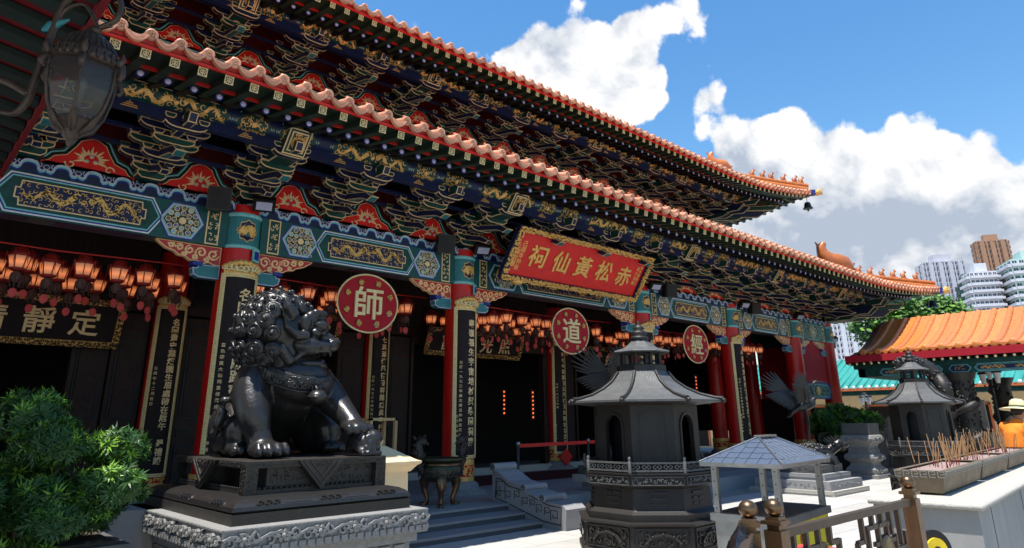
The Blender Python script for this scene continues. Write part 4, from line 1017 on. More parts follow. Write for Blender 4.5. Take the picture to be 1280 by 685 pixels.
# ------------------------------------------------------------------ lanterns
def lantern():
    t = thing('palace_lantern', 'x', 'lantern')
    m = MB(); n = 6
    for i in range(n):
        a0, a1 = 2*pi*i/n, 2*pi*(i+1)/n; r0, r1 = .112, .152
        P = [(r0*cos(a0), r0*sin(a0), -.17), (r0*cos(a1), r0*sin(a1), -.17), (r1*cos(a1), r1*sin(a1), .0), (r1*cos(a0), r1*sin(a0), .0)]
        m.add(P, [(0, 1, 2, 3)], 0)
    m.build('lit_panels', 'lantern_lit', t)
    m = MB(); m.ball((0, 0, -.09), .045, 0, 8, 5); m.build('lamp_bulb', 'lantern_core', t)
    m = MB()
    m.lathe([(.03, .16), (.09, .13), (.11, .12), (.125, .06), (.17, .03), (.16, .0), (.10, .0)], 6, (0, 0, 0)); m.lathe([(.115, -.17), (.125, -.19), (.09, -.21), (.03, -.21)], 6, (0, 0, 0))
    for i in range(n):
        a = 2*pi*i/n; m.tube([(.112*cos(a), .112*sin(a), -.18), (.155*cos(a), .155*sin(a), .0), (.18*cos(a), .18*sin(a), .06)], .009, 4)
        m.tube([(.18*cos(a), .18*sin(a), .05), (.185*cos(a), .185*sin(a), -.12)], .006, 3)
    m.build('frame', 'lantern_red', t)
    m = MB(); m.lathe([(.02, -.21), (.075, -.25), (.085, -.31), (.05, -.37), (.02, -.38)], 6, (0, 0, 0))
    for i in range(n):
        a = 2*pi*i/n+.3; m.tube([(.075*cos(a), .075*sin(a), -.26), (.085*cos(a), .085*sin(a), -.36), (.06*cos(a), .06*sin(a), -.44)], .008, 3)
    m.build('lower_bowl', 'tassel', t)
    m = MB(); m.prism([(0, -.60), (.045, -.57), (.06, -.52), (.045, -.475), (0, -.455), (-.045, -.475), (-.06, -.52), (-.045, -.57)], -.006, .006, 0); m.build('name_tag', 'tag_pink', t)
    m = MB(); m.tube([(0, 0, .15), (0, 0, .62)], .005, 4); m.tube([(0, 0, -.38), (0, 0, -.46)], .004, 3); m.build('cord', 'lamp_black', t)
    return t
ORD = 'first second third fourth fifth sixth seventh eighth ninth tenth eleventh twelfth'.split()
proto = lantern(); first = True; rr = random.Random(8); proto.scale = (.88, .88, .98)
bays = [(.2, 3.6, 'at far left above the shrub'), (4.5, 8.1, 'between the lion and the second front column'), (9.0, 14.0, 'behind the long red plaque'), (15.0, 18.5, 'right of the pagoda burner finial'), (19.4, 22.7, 'in the end bay above the crane')]
for bi, (a, b, place) in enumerate(bays):
    for row, (yy, zz_) in enumerate(((11.55, 3.86), (12.1, 3.90), (12.7, 3.84))):
        n = min(12, int((b-a)/.42))
        for k in range(n):
            if bi == 4 and row == 2: continue
            x = a+(k+.5)*(b-a)/n+(.2 if row == 1 else 0)+rr.uniform(-.05, .05); loc = (x, yy+rr.uniform(-.08, .08), zz_+rr.uniform(-.05, .05))
            lab = ORD[k]+' lit lantern from the left, '+('front', 'middle', 'back')[row]+' row '+place
            rz = rr.uniform(-.5, .5)
            if first: proto.location = loc; proto['label'] = lab; proto['group'] = 'palace lanterns '+place+', row '+str(row); first = False
            else: dup(proto, loc, rz, lab, 'palace lanterns '+place+(', front row', ', middle row', ', back row')[row])
proto['group'] = 'palace lanterns at far left above the shrub, front row'
mb = MB()
for x0, x1 in ((-.3, 3.6), (4.3, 8.15), (8.9, 14.1), (14.8, 18.6)): mb.tube([(x0, 11.3, 4.0), ((x0+x1)/2, 11.32, 3.96), (x1, 11.3, 4.0)], .014, 5)
for i, nm in enumerate('x'): pass
tag(mb.build('lantern_cord', 'red'), 'thin red cord strung along the front of the lantern rows', 'cord')
# ------------------------------------------------------------------ speakers and floodlights on the beam
def fixture(x, z, kind, lab, y=10.25):
    t = thing('floodlight' if kind else 'loudspeaker', lab, 'floodlight' if kind else 'loudspeaker', (x, y, z), radians(-20))
    m = MB()
    if kind:
        m.ob((0, 0, 0), (.34, .14, .22), (.75, 0, 0)); m.ob((0, .06, .0), (.26, .12, .14), (.75, 0, 0)); m.build('housing', 'lamp_black', t)
        m = MB(); m.ob((0, -.06, -.055), (.24, .012, .14), (.75, 0, 0)); m.build('lens', 'lilac', t)
    else:
        m.ob((0, 0, 0), (.34, .22, .36), (.15, 0, 0)); m.build('housing', 'lamp_black', t); m = MB(); m.ob((0, -.115, -.02), (.29, .01, .31), (.15, 0, 0)); m.ball((.0, -.12, .02), .012); m.build('grille', 'black', t)
    m = MB(); m.tube([(0, .1, 0), (0, .25, .04)], .02, 6); m.build('bracket', 'lamp_black', t)
fixture(3.45, 4.86, 0, 'black loudspeaker above the beam left of the column behind the lion')
fixture(4.15, 4.93, 1, 'floodlight with square lens above the column behind the lion')
fixture(7.8, 4.88, 0, 'black loudspeaker above the beam left of the second front column')
fixture(8.75, 4.94, 1, 'floodlight with square lens above the second front column')
fixture(14.7, 4.92, 1, 'slanted floodlight right below the corner of the long red plaque'); fixture(15.35, 4.86, 0, 'black loudspeaker right of the long red plaque')
fixture(19.3, 4.92, 1, 'floodlight above the fourth front column'); fixture(19.9, 4.85, 0, 'boxy black loudspeaker above the fourth front column'); fixture(23.0, 4.9, 1, 'pale floodlight above the fifth front column near the end'); fixture(26.1, 4.35, 1, 'black floodlight on the outer side of the last column', 10.5)
# ------------------------------------------------------------------ stone stair cheek with scrolls
t = thing('stair_cheek', 'carved grey stone stair cheek wall with scrolls beside the steps', 'stair wall', (8.1, 0, 0))
Tc = lambda u, d, w: (d, u, w)       # u along Y, w up, d along X
side = [(9.18, .02), (7.62, .02), (7.55, .42), (7.85, .44), (8.2, .52), (8.5, .60), (8.75, .63), (8.95, .72), (9.18, .80)]
m = MB(); m.prism([(9.2, 0), (7.55, 0), (7.52, .30), (7.6, .36), (7.95, .38), (8.25, .46), (8.5, .56), (8.78, .60), (9.0, .72), (9.2, .76)], 0, .44, 0, Tc); m.build('wall_block', 'granite', t)
m = MB(); top = [(7.95, .40), (8.05, .385), (8.2, .45), (8.36, .47), (8.48, .55), (8.62, .585), (8.75, .60), (8.9, .67), (9.0, .73), (9.12, .76)]
for i in range(len(top)-1):
    (a, b), (c, d) = top[i], top[i+1]; m.prism([(a, b), (c, d), (c, d+.035), (a, b+.035)], -.03, .47, 0, Tc)
m.build('wave_coping', 'granite', t)
for (a, b, r) in ((9.16, .835, .065), (8.42, .555, .055), (8.0, .43, .055)):
    m = MB(); m.tube([(-.035, a, b), (.475, a, b)], r, 14, 0); m.build('scroll', 'granite', t)
    m = MB(); P = curl(a, b, r*.85, 0, 1.6, 14); strip(m, P, .012, -.040, -.034, 0, Tc); m.build('scroll_line', 'iron', t)
m = MB()
def groove(P, w=.014): strip(m, P, w, -.006, .0, 0, Tc)
groove([(9.1, .66), (9.12, .36), (8.9, .32), (8.0, .10), (7.64, .08), (7.62, .32), (7.9, .34), (8.2, .42), (8.5, .52), (8.8, .56), (8.98, .66), (9.1, .66)])
for (a, b, r) in ((8.98, .52, .10), (9.05, .42, .05), (8.82, .42, .06), (8.6, .44, .055), (8.42, .35, .06), (8.25, .34, .05), (8.1, .27, .06), (7.93, .25, .05), (7.78, .2, .07)): groove([(a+r, b-r), (a+r, b+r), (a-r, b+r), (a-r, b-r*.4), (a+r*.3, b-r*.4), (a+r*.3, b+r*.3)], .012)
m.build('fret_relief', 'iron', t)
# barrier with red tape
for (x, y, lab) in ((9.98, 10.55, 'chrome barrier post left end of the red tape'), (12.48, 10.85, 'chrome barrier post beside the pagoda burner')):
    t = thing('barrier_post', lab, 'barrier post', (x, y, .3), 0, 'barrier posts'); m = MB(); m.lathe([(.16, 0), (.16, .02), (.03, .04)], 20, (0, 0, 0)); m.build('foot', 'steel', t); m = MB(); m.lathe([(.03, .03), (.03, .78), (.045, .785), (.045, .86), (.03, .87)], 14, (0, 0, 0)); m.build('pole', 'steel', t)
m = MB(); m.prism([(10.0, 1.055), (12.46, 1.055), (12.46, 1.125), (10.0, 1.125)], 0, .006, 0, lambda u, d, w: (u, 10.55+(u-9.98)*.12+d, w)); m.prism([(12.5, 1.055), (13.3, 1.055), (13.3, 1.125), (12.5, 1.125)], 0, .006, 0, lambda u, d, w: (u, 10.86+(u-12.48)*.12+d, w)); tag(m.build('barrier_tape', 'bright_red'), 'red retractable belt stretched between the chrome posts', 'barrier belt')
m = MB(); m.prism([(0, -.28), (.3, 0), (0, .28), (-.3, 0)], 0, .03, 0, lambda u, d, w: (14.4+u*.8, 13.3+d, .62+w*.8)); tag(m.build('offering_sign', 'bright_red'), 'dark red diamond paper sign standing inside behind the barrier', 'sign')
t = thing('glass_case', 'small glass case with orange wooden frame and a candle, by the inner column', 'display case', (7.5, 11.9, .3)); m = MB()
for a in (-.28, .28):
    for b in (-.2, .2): m.bx(a-.03, a+.03, b-.03, b+.03, .0, 1.35)
for z in (.55, 1.3): m.bx(-.31, .31, -.23, .23, z, z+.05)
m.build('frame', 'orange_relief', t); m = MB(); m.lathe([(.06, .6), (.06, .82), (.0, .83)], 10, (0, 0, 0)); m.build('candle', 'cream', t)
# ------------------------------------------------------------------ bronze tripod urn with dragon handles
t = thing('bronze_urn', 'round bronze tripod urn with two standing dragon handles on the platform edge', 'urn', (7.12, 9.35, .3))
m = MB(); m.lathe([(.0, .34), (.18, .36), (.32, .43), (.36, .54), (.33, .60), (.29, .64), (.31, .66), (.40, .69), (.40, .72), (.33, .72), (.30, .60), (0, .55)], 32, (0, 0, 0)); m.build('bowl', 'bronze_green', t)
m = MB(); filigree(m, -1.1, 1.1, .44, .57, 0, 5, .07, 1.1, (-.012, .0), lambda u, d, w: ((.35-d)*sin(u/.35), -(.35-d)*cos(u/.35), w), .02); m.lathe([(.325, .60), (.335, .61), (.335, .645), (.3, .65)], 32, (0, 0, 0), 1); m.build('relief_band', 'bronze_brown brass', t)
for k in range(3):
    a = radians(-125+120*k); c, s = cos(a), sin(a); m = MB()
    m.tube([(.22*c, .22*s, .44), (.30*c, .30*s, .36), (.29*c, .29*s, .22), (.23*c, .23*s, .10), (.25*c, .25*s, .03), (.29*c, .29*s, .0)], [.09, .085, .05, .035, .045, .05], 9); m.ball((.31*c, .31*s, .02), (.06, .06, .03)); m.ball((.30*c, .30*s, .36), .07); m.build('leg', 'brass', t)
for s in (-1, 1):
    m = MB(); m.tube([(s*.36, 0, .52), (s*.46, 0, .66), (s*.42, 0, .80), (s*.46, 0, .92), (s*.44, 0, 1.02)], [.05, .06, .07, .065, .03], 8)
    m.ball((s*.40, -.02, .98), (.09, .06, .07)); m.tube([(s*.36, -.02, .96), (s*.28, -.03, .93)], [.04, .02], 6)
    rr = random.Random(s+3)
    for i in range(26):
        z = rr.uniform(.58, 1.05); a = rr.uniform(0, 6.28); p = Vector((s*.44+.07*cos(a), .06*sin(a), z)); m.tube([p, p+Vector((.05*cos(a), .05*sin(a), rr.uniform(.0, .06)))], [.025, .004], 5)
    m.build('dragon_handle', 'bronze_brown', t)
# ------------------------------------------------------------------ cream post with pyramid cap
t = thing('gate_post', 'cream plastered square post with pyramid cap and ball finial behind the lion plinth', 'post', (4.98, 7.85, 0), radians(0))
m = MB(); m.prism([(-.30, 0), (.30, 0), (.27, 1.0), (-.27, 1.0)], -.28, .28, 0); m.build('shaft', 'cream_plaster', t)
m = MB(); m.lathe([(.42, .99), (.50, 1.06), (.56, 1.09), (.56, 1.115), (.50, 1.125), (.10, 1.29), (.05, 1.30)], 4, (0, 0, 0), sm=False, off=pi/4); m.build('cap', 'cream_plaster', t)
m = MB(); m.lathe([(.04, 1.285), (.04, 1.31), (.055, 1.33), (.055, 1.36), (.03, 1.385), (0, 1.39)], 16, (0, 0, 0)); m.build('finial', 'cream_plaster', t)
# ------------------------------------------------------------------ lion plinths
def relief(mb, T, u0, u1, w0, w1, m, seed, size, d=.03, wd=.02, dens=1.):
    filigree(mb, u0, u1, w0, w1, m, seed, size, dens, (-d, .0), T, wd)
PX0, PX1, PY0, PY1 = 2.26, 4.20, 5.70, 8.27
t = thing('stone_plinth', 'pale carved stone plinth with floral frieze under the bronze lion', 'plinth', (0, 0, 0))
m = MB(); m.bx(PX0, PX1, PY0, PY1, .60, .80, 0); m.build('top_slab', 'carved_stone', t)
m = MB(); m.bx(PX0+.07, PX1-.07, PY0+.07, PY1-.07, .52, .60, 0); m.bx(PX0+.12, PX1-.12, PY0+.12, PY1-.12, .0, .52, 0); m.bx(PX0+.02, PX1-.02, PY0+.02, PY1-.02, 0, .12, 0); m.build('shaft', 'carved_stone', t)
faces = [('front', PX1-PX0, lambda u, d, w: (PX0+u, PY0+d, w)), ('side', PY1-PY0, lambda u, d, w: (PX0+d, PY1-u, w)), ('far', PY1-PY0, lambda u, d, w: (PX1-d, PY0+u, w))]
for fi, (nm, ln, T) in enumerate(faces):
    m = MB(); rr = random.Random(fi+2)
    m.prism([(0.01, .785), (ln-.01, .785), (ln-.01, .798), (.01, .798)], -.012, 0, 0, T)
    # scrolling vine with leaves and blossoms
    n = int(ln/.30)
    P = [(ln*i/(n*6), .722+.028*sin(i/6*2*pi)) for i in range(n*6+1)]
    strip(m, P, .02, -.028, 0, 0, T)
    for i in range(n):
        u = ln*(i+.5)/n
        for q in range(6): a = q*pi/3+rr.uniform(-.2, .2); strip(m, [(u+.012*cos(a), .722+.012*sin(a)), (u+.05*cos(a), .722+.036*sin(a)), (u+.075*cos(a+.25), .722+.05*sin(a+.25))], [.03, .034, .006], -.032, 0, 0, T)
        m.ball(T(u, -.03, .722), (.022, .022, .022), 0, 7, 4)
        for s in (-1, 1): strip(m, curl(u+s*ln/n*.32, .722+s*.012, .042, rr.uniform(0, 6), 1, 7), .018, -.026, 0, 0, T)
    n2 = int(ln/.075)
    for i in range(n2):
        u = ln*(i+.5)/n2; m.prism([(u-.030, .665), (u-.030, .625), (u-.012, .61), (u+.012, .61), (u+.030, .625), (u+.030, .665)], -.020, 0, 0, T)
    n3 = int(ln/.16)
    T3 = lambda u, d, w: T(u, d+.12, w)
    for i in range(n3):
        u = ln*(i+.5)/n3
        if u < .14 or u > ln-.14: continue
        m.prism([(u-.06, .50), (u-.055, .44), (u-.02, .40), (u+.02, .40), (u+.055, .44), (u+.06, .50)], -.03, 0, 0, T3)
        for q in range(3): m.ball(T3(u+rr.uniform(-.06, .06), -.005, rr.uniform(.15, .36)), (.045, .045, .045), 0, 7, 4)
    relief(m, T3, .14, ln-.14, .12, .38, 0, fi, .12, .03, .03)
    m.build('carved_frieze', 'carved_stone', t)
t = thing('bronze_pedestal', 'dark bronze pedestal with triangular aprons and open sides beneath the lion', 'pedestal', (0, 0, 0))
m = MB(); m.bx(2.38, 4.10, 5.86, 8.14, .80, .885, 0); m.build('base_slab', 'bronze_brown', t)
# rolled shoulder
def ring(x0, x1, y0, y1, z): return [(x0, y0, z), (x1, y0, z), (x1, y1, z), (x0, y1, z)]
m = MB(); prof = [(0.02, .885), (.0, .905), (.005, .935), (.03, .96), (.075, .985), (.15, 1.0)]; vs = []
for i_, z in prof: vs += ring(2.38+i_, 4.10-i_, 5.86+i_*1.2, 8.14-i_*1.2, z)
m.add(vs, [(4*i+q, 4*i+(q+1) % 4, 4*i+4+(q+1) % 4, 4*i+4+q) for i in range(len(prof)-1) for q in range(4)], 0, False); m.add(vs[-4:], [(0, 1, 2, 3)], 0); m.build('rolled_shoulder', 'bronze', t)
BX0, BX1, BY0, BY1 = 2.55, 3.95, 6.08, 7.95
m = MB()
for T, ln, k in ((lambda u, d, w: (2.38+u, 5.885+d, w), 1.72, 3), (lambda u, d, w: (2.40+d, 8.14-u, w), 2.28, 3)):
    for i in range(k):
        u = ln*(i+.5)/k
        for s in (-1, 0, 1):
            strip(m, curl(u+s*.07, .925, .035, 0, 1.2, 8), .014, -.018, .02, 0, T); strip(m, curl(u+s*.07+.03, .945, .03, 2, 1.2, 8, -1), .013, -.012, .03, 0, T)
        if i < k-1: strip(m, [(u+.12, .915), (u+.17, .94), (u+ln/k-.17, .94), (u+ln/k-.12, .915)], .012, -.014, .03, 0, T)
m.build('cloud_relief', 'bronze', t)
m = MB(); m.bx(BX0, BX1, BY0, BY1, 1.215, 1.27, 0); m.build('top_slab', 'bronze_brown', t)
m = MB(); m.bx(BX0+.22, BX1-.07, BY0+.07, BY1-.2, 1.0, 1.22, 0); relief(m, lambda u, d, w: (BX0+u, BY0+.07+d, w), .24, BX1-BX0-.12, 1.07, 1.2, 0, 9, .05, .008, .014); m.build('inner_core', 'bronze_brown', t)
for x in (BX0, BX1-.11):
    for y in (BY0, BY1-.11):
        m = MB(); m.bx(x, x+.11, y, y+.11, 1.0, 1.215, 0)
        relief(m, lambda u, d, w: (x+u, y+d, w), .01, .10, 1.01, 1.205, 0, 1, .03, .006, .008); relief(m, lambda u, d, w: (x+d, y+.11-u, w), .01, .10, 1.01, 1.205, 0, 2, .03, .006, .008)
        m.build('corner_post', 'bronze_brown', t)
for T, ln in ((lambda u, d, w: (BX0+u, BY0+d, w), BX1-BX0), (lambda u, d, w: (BX0+d, BY1-u, w), BY1-BY0)):
    m = MB(); relief(m, T, .01, ln-.01, 1.222, 1.262, 0, 3, .022, .004, .006, 1.1); m.bx(0, 0, 0, 0, 0, 0)
    m.prism([(.11, 1.0), (ln-.11, 1.0), (ln-.11, 1.035), (.11, 1.035)], .04, .10, 0, T)
    n = int(ln/.05)
    for i in range(3, n-3): m.ball(T(ln*i/n, .05, 1.045), (.02, .02, .014), 0, 6, 4)
    m.build('rope_moulding', 'bronze_brown', t)
    c = ln/2; m = MB(); w_ = ln*.17
    m.prism([(c-w_, 1.268), (c, 1.01), (c+w_, 1.268)], -.035, .03, 0, T)
    for k, q in ((.80, .018), (.55, .014)):
        strip(m, [(c-w_*k, 1.262), (c, 1.262-.25*k), (c+w_*k, 1.262)], q, -.045, -.03, 0, T)
    relief(m, T, c-w_*.45, c+w_*.45, 1.20, 1.26, 0, 6, .03, .043, .01); m.build('triangular_apron', 'bronze_brown', t)
# ------------------------------------------------------------------ the bronze lion
def limb(mb, P, R, n=12): 
    # smooth tube through points
    Q = []; RR = []
    for i in range(len(P)-1):
        p0 = Vector(P[max(i-1, 0)]); p1 = Vector(P[i]); p2 = Vector(P[i+1]); p3 = Vector(P[min(i+2, len(P)-1)])
        for s in range(4):
            t = s/4; Q.append(.5*((2*p1)+(p2-p0)*t+(2*p0-5*p1+4*p2-p3)*t*t+(3*p1-p0-3*p2+p3)*t**3)); RR.append(R[i]+(R[i+1]-R[i])*t)
    Q.append(Vector(P[-1])); RR.append(R[-1])
    mb.tube(Q, RR, n); mb.ball(P[0], R[0], 0, 12, 8); mb.ball(P[-1], R[-1], 0, 12, 8)
def remesh(mb, name, m_, parent, vox, smooth=3, loc=None):
    me = mb.mesh('tmp', mats(m_)); ob = bpy.data.objects.new('tmp', me); COL.objects.link(ob)
    md = ob.modifiers.new('r', 'REMESH'); md.mode = 'VOXEL'; md.voxel_size = vox; md.use_smooth_shade = True
    if smooth: ms = ob.modifiers.new('s', 'SMOOTH'); ms.iterations = smooth; ms.factor = .5
    dg = bpy.context.evaluated_depsgraph_get(); dg.update(); m2 = bpy.data.meshes.new_from_object(ob.evaluated_get(dg)); m2.name = name
    COL.objects.unlink(ob); bpy.data.objects.remove(ob)
    m2.materials.clear(); m2.materials.append(MATS[m_.split()[0]])
    for p in m2.polygons: p.use_smooth = True
    return put(name, m2, parent, loc)
t = thing('bronze_lion', 'large seated bronze guardian lion with curly mane resting a paw on its cub', 'lion statue', (0, 0, 0))
m = MB()
# torso: chest forward (-Y), haunches back
limb(m, [(3.26, 7.45, 1.60), (3.26, 7.20, 1.78), (3.26, 6.92, 1.95), (3.24, 6.84, 2.10)], [.33, .34, .33, .29], 20)
m.ball((3.32, 6.74, 1.95), (.335, .27, .20), 0, 20, 12); m.ball((3.27, 6.74, 2.05), (.31, .25, .18), 0, 20, 12)
for s in (-1, 1):   # haunches and hind feet
    x = 3.30+s*.46
    m.ball((x-s*.02, 7.30, 1.54), (.21, .33, .28), 0, 18, 12)
    limb(m, [(x, 7.18, 1.62), (x+s*.02, 6.98, 1.50), (x+s*.02, 7.05, 1.38)], [.17, .15, .11])
    m.ball((x+s*.02, 7.0, 1.345), (.135, .24, .075), 0, 16, 10)
    for k in range(4): m.ball((x+s*.02+(k-1.5)*.062, 6.80+.025*abs(k-1.5), 1.335), (.036, .07, .055), 0, 10, 8)
# near foreleg
limb(m, [(2.94, 6.94, 2.02), (2.86, 6.86, 1.86), (2.84, 6.72, 1.66), (2.88, 6.66, 1.48), (2.90, 6.62, 1.37)], [.22, .20, .165, .115, .12], 16)
m.ball((2.92, 6.54, 1.345), (.175, .19, .085), 0, 18, 10)
for k in range(4):
    m.ball((2.92+(k-1.5)*.088, 6.385+.03*abs(k-1.5), 1.335), (.046, .075, .062), 0, 10, 8); m.ball((2.92+(k-1.5)*.088, 6.40+.03*abs(k-1.5), 1.395), (.030, .05, .025), 0, 8, 6)
    m.tube([(2.92+(k-1.5)*.088, 6.33+.03*abs(k-1.5), 1.335), (2.92+(k-1.5)*.088, 6.30+.03*abs(k-1.5), 1.29)], [.022, .012], 6)
# far foreleg, raised on the cub
limb(m, [(3.56, 6.90, 2.0), (3.64, 6.76, 1.86), (3.70, 6.58, 1.71), (3.72, 6.44, 1.61), (3.73, 6.38, 1.56)], [.19, .17, .13, .11, .11], 16)
m.ball((3.73, 6.34, 1.54), (.15, .15, .075), 0, 18, 10)
for k in range(4): m.ball((3.73+(k-1.5)*.080, 6.22+.02*abs(k-1.5), 1.52), (.044, .062, .06), 0, 10, 8)
# belly fold and flame locks at the elbow
m.tube([(2.66, 7.0, 1.72), (2.62, 7.02, 1.62), (2.60, 7.0, 1.54)], [.05, .055, .03], 8)
for k in range(4): m.ball((2.64-.01*k, 6.98+.03*k, 1.80-.10*k), (.05, .06, .045), 0, 8, 6)
# neck and head mass
hc = Vector((3.10, 6.86, 2.47)); fd = Vector((.86, -.51, -.13)).normalized(); sd = Vector((.51, .86, 0)).normalized(); ud = fd.cross(sd); ud = -ud if ud.z < 0 else ud
H = lambda f, s, u: hc+fd*f+sd*s+ud*u
RH = Matrix((fd, sd, ud)).transposed()
def hb(f, s, u, r): m.ball(H(f, s, u), r, 0, 16, 10, RH)
limb(m, [(3.28, 6.88, 2.0), hc-Vector((0, 0, .15))], [.29, .28], 20)
hb(-.06, 0, .02, (.33, .33, .34)); hb(-.16, 0, -.14, (.22, .28, .30)); hb(.07, 0, .03, (.29, .26, .28))
body = remesh(m, 'body', 'bronze', t, .017, 5)
# mane curls, each a spiral knob, on a shell round the head
m = MB(); rr = random.Random(5); k = 0
for ring_ in range(8):
    th = radians(12+ring_*17.5); nn = max(1, int(13*sin(th)+.6)) if ring_ else 3
    for j in range(nn):
        ph = 2*pi*(j+.5*(ring_ % 2))/nn+.2
        d = Vector((sin(th)*cos(ph), sin(th)*sin(ph), cos(th)))      # in head frame: f, s, u
        if d.x > .50 and d.z < .62: continue
        if d.x > .24 and d.z < .30: continue
        c = H(-.07+d.x*.36, d.y*.36, .03+d.z*.37-(.06 if d.z < -.4 else 0)); nrm = (fd*d.x+sd*d.y+ud*d.z).normalized()
        R_ = nrm.to_track_quat('Z', 'Y').to_matrix(); s = rr.uniform(.88, 1.12)
        m.ball(c, (.096*s, .096*s, .050*s), 0, 14, 8, R_)
        sp = [c+R_@Vector((.078*s*(1-q/15)*cos(q*.7), .078*s*(1-q/15)*sin(q*.7), .030+.026*q/14)) for q in range(15)]
        m.tube(sp, [.014*s]*15, 6); m.ball(c+nrm*.062*s, (.026*s,)*3, 0, 10, 6)
for q in range(5):   # locks falling behind the neck
    for j in range(2): m.ball((2.82+.11*j, 7.0-.12*j+.08*q-.1, 2.15-.03*j+.03*q), (.075, .075, .06), 0, 10, 8)
mane = put('mane', m.mesh('mane', mats('bronze')), t)
# face: brow, eyes, cheeks, broad muzzle, open mouth
m = MB()
hb(.28, 0, .13, (.14, .22, .13)); hb(.31, 0, .21, (.12, .17, .09)); hb(.20, 0, -.05, (.20, .23, .16))
for s in (-1, 1):
    hb(.37, s*.13, .13, (.10, .10, .060)); hb(.35, s*.175, .045, (.070, .060, .045)); hb(.30, s*.20, -.10, (.15, .08, .10)); hb(.40, s*.12, -.065, (.14, .09, .065)); hb(.54, s*.055, -.015, (.050, .05, .035))
    hb(.28, s*.19, .20, (.07, .05, .06)); hb(.24, s*.235, .12, (.06, .05, .10))
    m.tube([H(.30, s*.25, .00), H(.20, s*.30, -.02), H(.10, s*.33, .05), H(.04, s*.34, .16)], [.045, .055, .05, .02], 8)
    m.tube([H(.12, s*.31, .16), H(.05, s*.36, .25), H(.0, s*.37, .33)], [.07, .055, .012], 8)
    m.tube([H(.52, s*.11, -.10), H(.40, s*.19, -.125), H(.28, s*.225, -.17), H(.20, s*.225, -.26)], [.028, .034, .034, .03], 8)
    m.tube([H(.46, s*.10, -.245), H(.34, s*.17, -.265), H(.22, s*.19, -.30)], [.03, .034, .03], 8)
    m.tube([H(.53, s*.085, -.11), H(.535, s*.085, -.165)], [.020, .006], 6)
    m.tube([H(.47, s*.085, -.235), H(.475, s*.085, -.19)], [.017, .006], 6)
    for q in range(4): m.tube([H(.46-.055*q, s*(.135+.015*q), -.125), H(.46-.055*q, s*(.13+.015*q), -.155)], [.017, .012], 5)
    for q in range(4): hb(.16-.03*q, s*(.26+.01*q), -.26-.02*q+.05*q, (.06, .05, .06))
hb(.43, 0, .03, (.12, .09, .06)); hb(.50, 0, -.05, (.11, .125, .062)); hb(.57, 0, .0, (.045, .07, .04)); hb(.36, 0, -.26, (.17, .15, .055)); hb(.30, 0, -.29, (.14, .15, .08)); hb(.42, 0, -.215, (.08, .07, .025))
for q in range(9):
    a = (q-4)/4; hb(.44-.12*abs(a), a*.16, -.325, (.035, .03, .045))
for q in range(7):
    a = (q-3)/3; hb(.38-.06*a*a, a*.20, .245+.02*(1-abs(a)), (.05, .04, .04))
remesh(m, 'face', 'bronze', t, .0105, 2)
m = MB()
for s in (-1, 1): m.ball(H(.425, s*.135, .06), .036, 0, 12, 8); m.ball(H(.585, s*.045, -.012), (.018, .016, .014), 1, 8, 6)
m.build('eyes', 'bronze black', t)
# collar band, tassels and bell
m = MB(); P = []; cc = Vector((3.30, 6.86, 2.06))
for i in range(25):
    a = 2*pi*i/24; P.append(Vector((3.26+.37*cos(a), 6.86+.37*sin(a), 2.11-.16*max(0, -sin(a))-.02*cos(a))))
m.tube(P, .085, 10, cap=False, flat=.40)
for w_off in (-.075, .075): m.tube([p+Vector((0, 0, w_off)) for p in P], .016, 6, cap=False)
for i in range(0):
    a = 2*pi*(i+.5)/24; p = Vector((3.30+.46*cos(a), 6.84+.43*sin(a), 2.06-.16*max(0, -sin(a))-.02*cos(a))); nn = Vector((cos(a), sin(a), 0))
    m.ball(p, (.038, .038, .034), 0, 8, 6); m.ball(p+Vector((0, 0, -.05)), (.026, .026, .03), 0, 7, 5)
    if 14 < i < 23:
        for q in range(4): m.ball(p+nn*.0+Vector((rr.uniform(-.05, .05), 0, -.10-.04*q)), (.04, .028, .03), 0, 7, 5)
rr2 = random.Random(4)
for i in range(150):
    f = rr2.uniform(0, 24); j = int(f) % 24; p = P[j].lerp(P[j+1], f-int(f)); nn = (p-Vector((3.26, 6.86, p.z))).normalized(); a0 = rr2.uniform(0, 6.28); s_ = Vector((-nn.y, nn.x, 0))
    q_ = [p+nn*.036+s_*(.030*(1-.1*k)*cos(a0+k*.8))+Vector((0, 0, rr2.uniform(-.001, .001)+.030*(1-.1*k)*sin(a0+k*.8)+(.03 if i % 2 else -.03))) for k in range(7)]
    m.tube(q_, .009, 5)
m.tube([P[17]+Vector((-.03, -.03, .04)), P[17]+Vector((0, -.06, -.02)), P[17]+Vector((.03, -.03, .03))], .018, 6)
m.build('collar', 'bronze', t)
m = MB(); m.lathe([(0, .07), (.05, .065), (.085, .03), (.10, 0), (.085, -.03), (.05, -.06), (0, -.07)], 20, (3.34, 6.42, 1.83)); m.lathe([(.10, .008), (.107, 0), (.10, -.008)], 20, (3.34, 6.42, 1.83)); m.tube([(3.34, 6.44, 1.90), (3.33, 6.50, 1.97)], .02, 6); m.build('bell', 'bronze', t)
# tail
m = MB()
for k in range(5): a = k*.5; m.tube([(3.3+.1*(k-2), 7.84, 1.45), (3.3+.14*(k-2), 7.92, 1.75), (3.3+.1*(k-2), 7.90, 1.98)], [.09, .08, .02], 8)
remesh(m, 'tail', 'bronze', t, .02, 2)
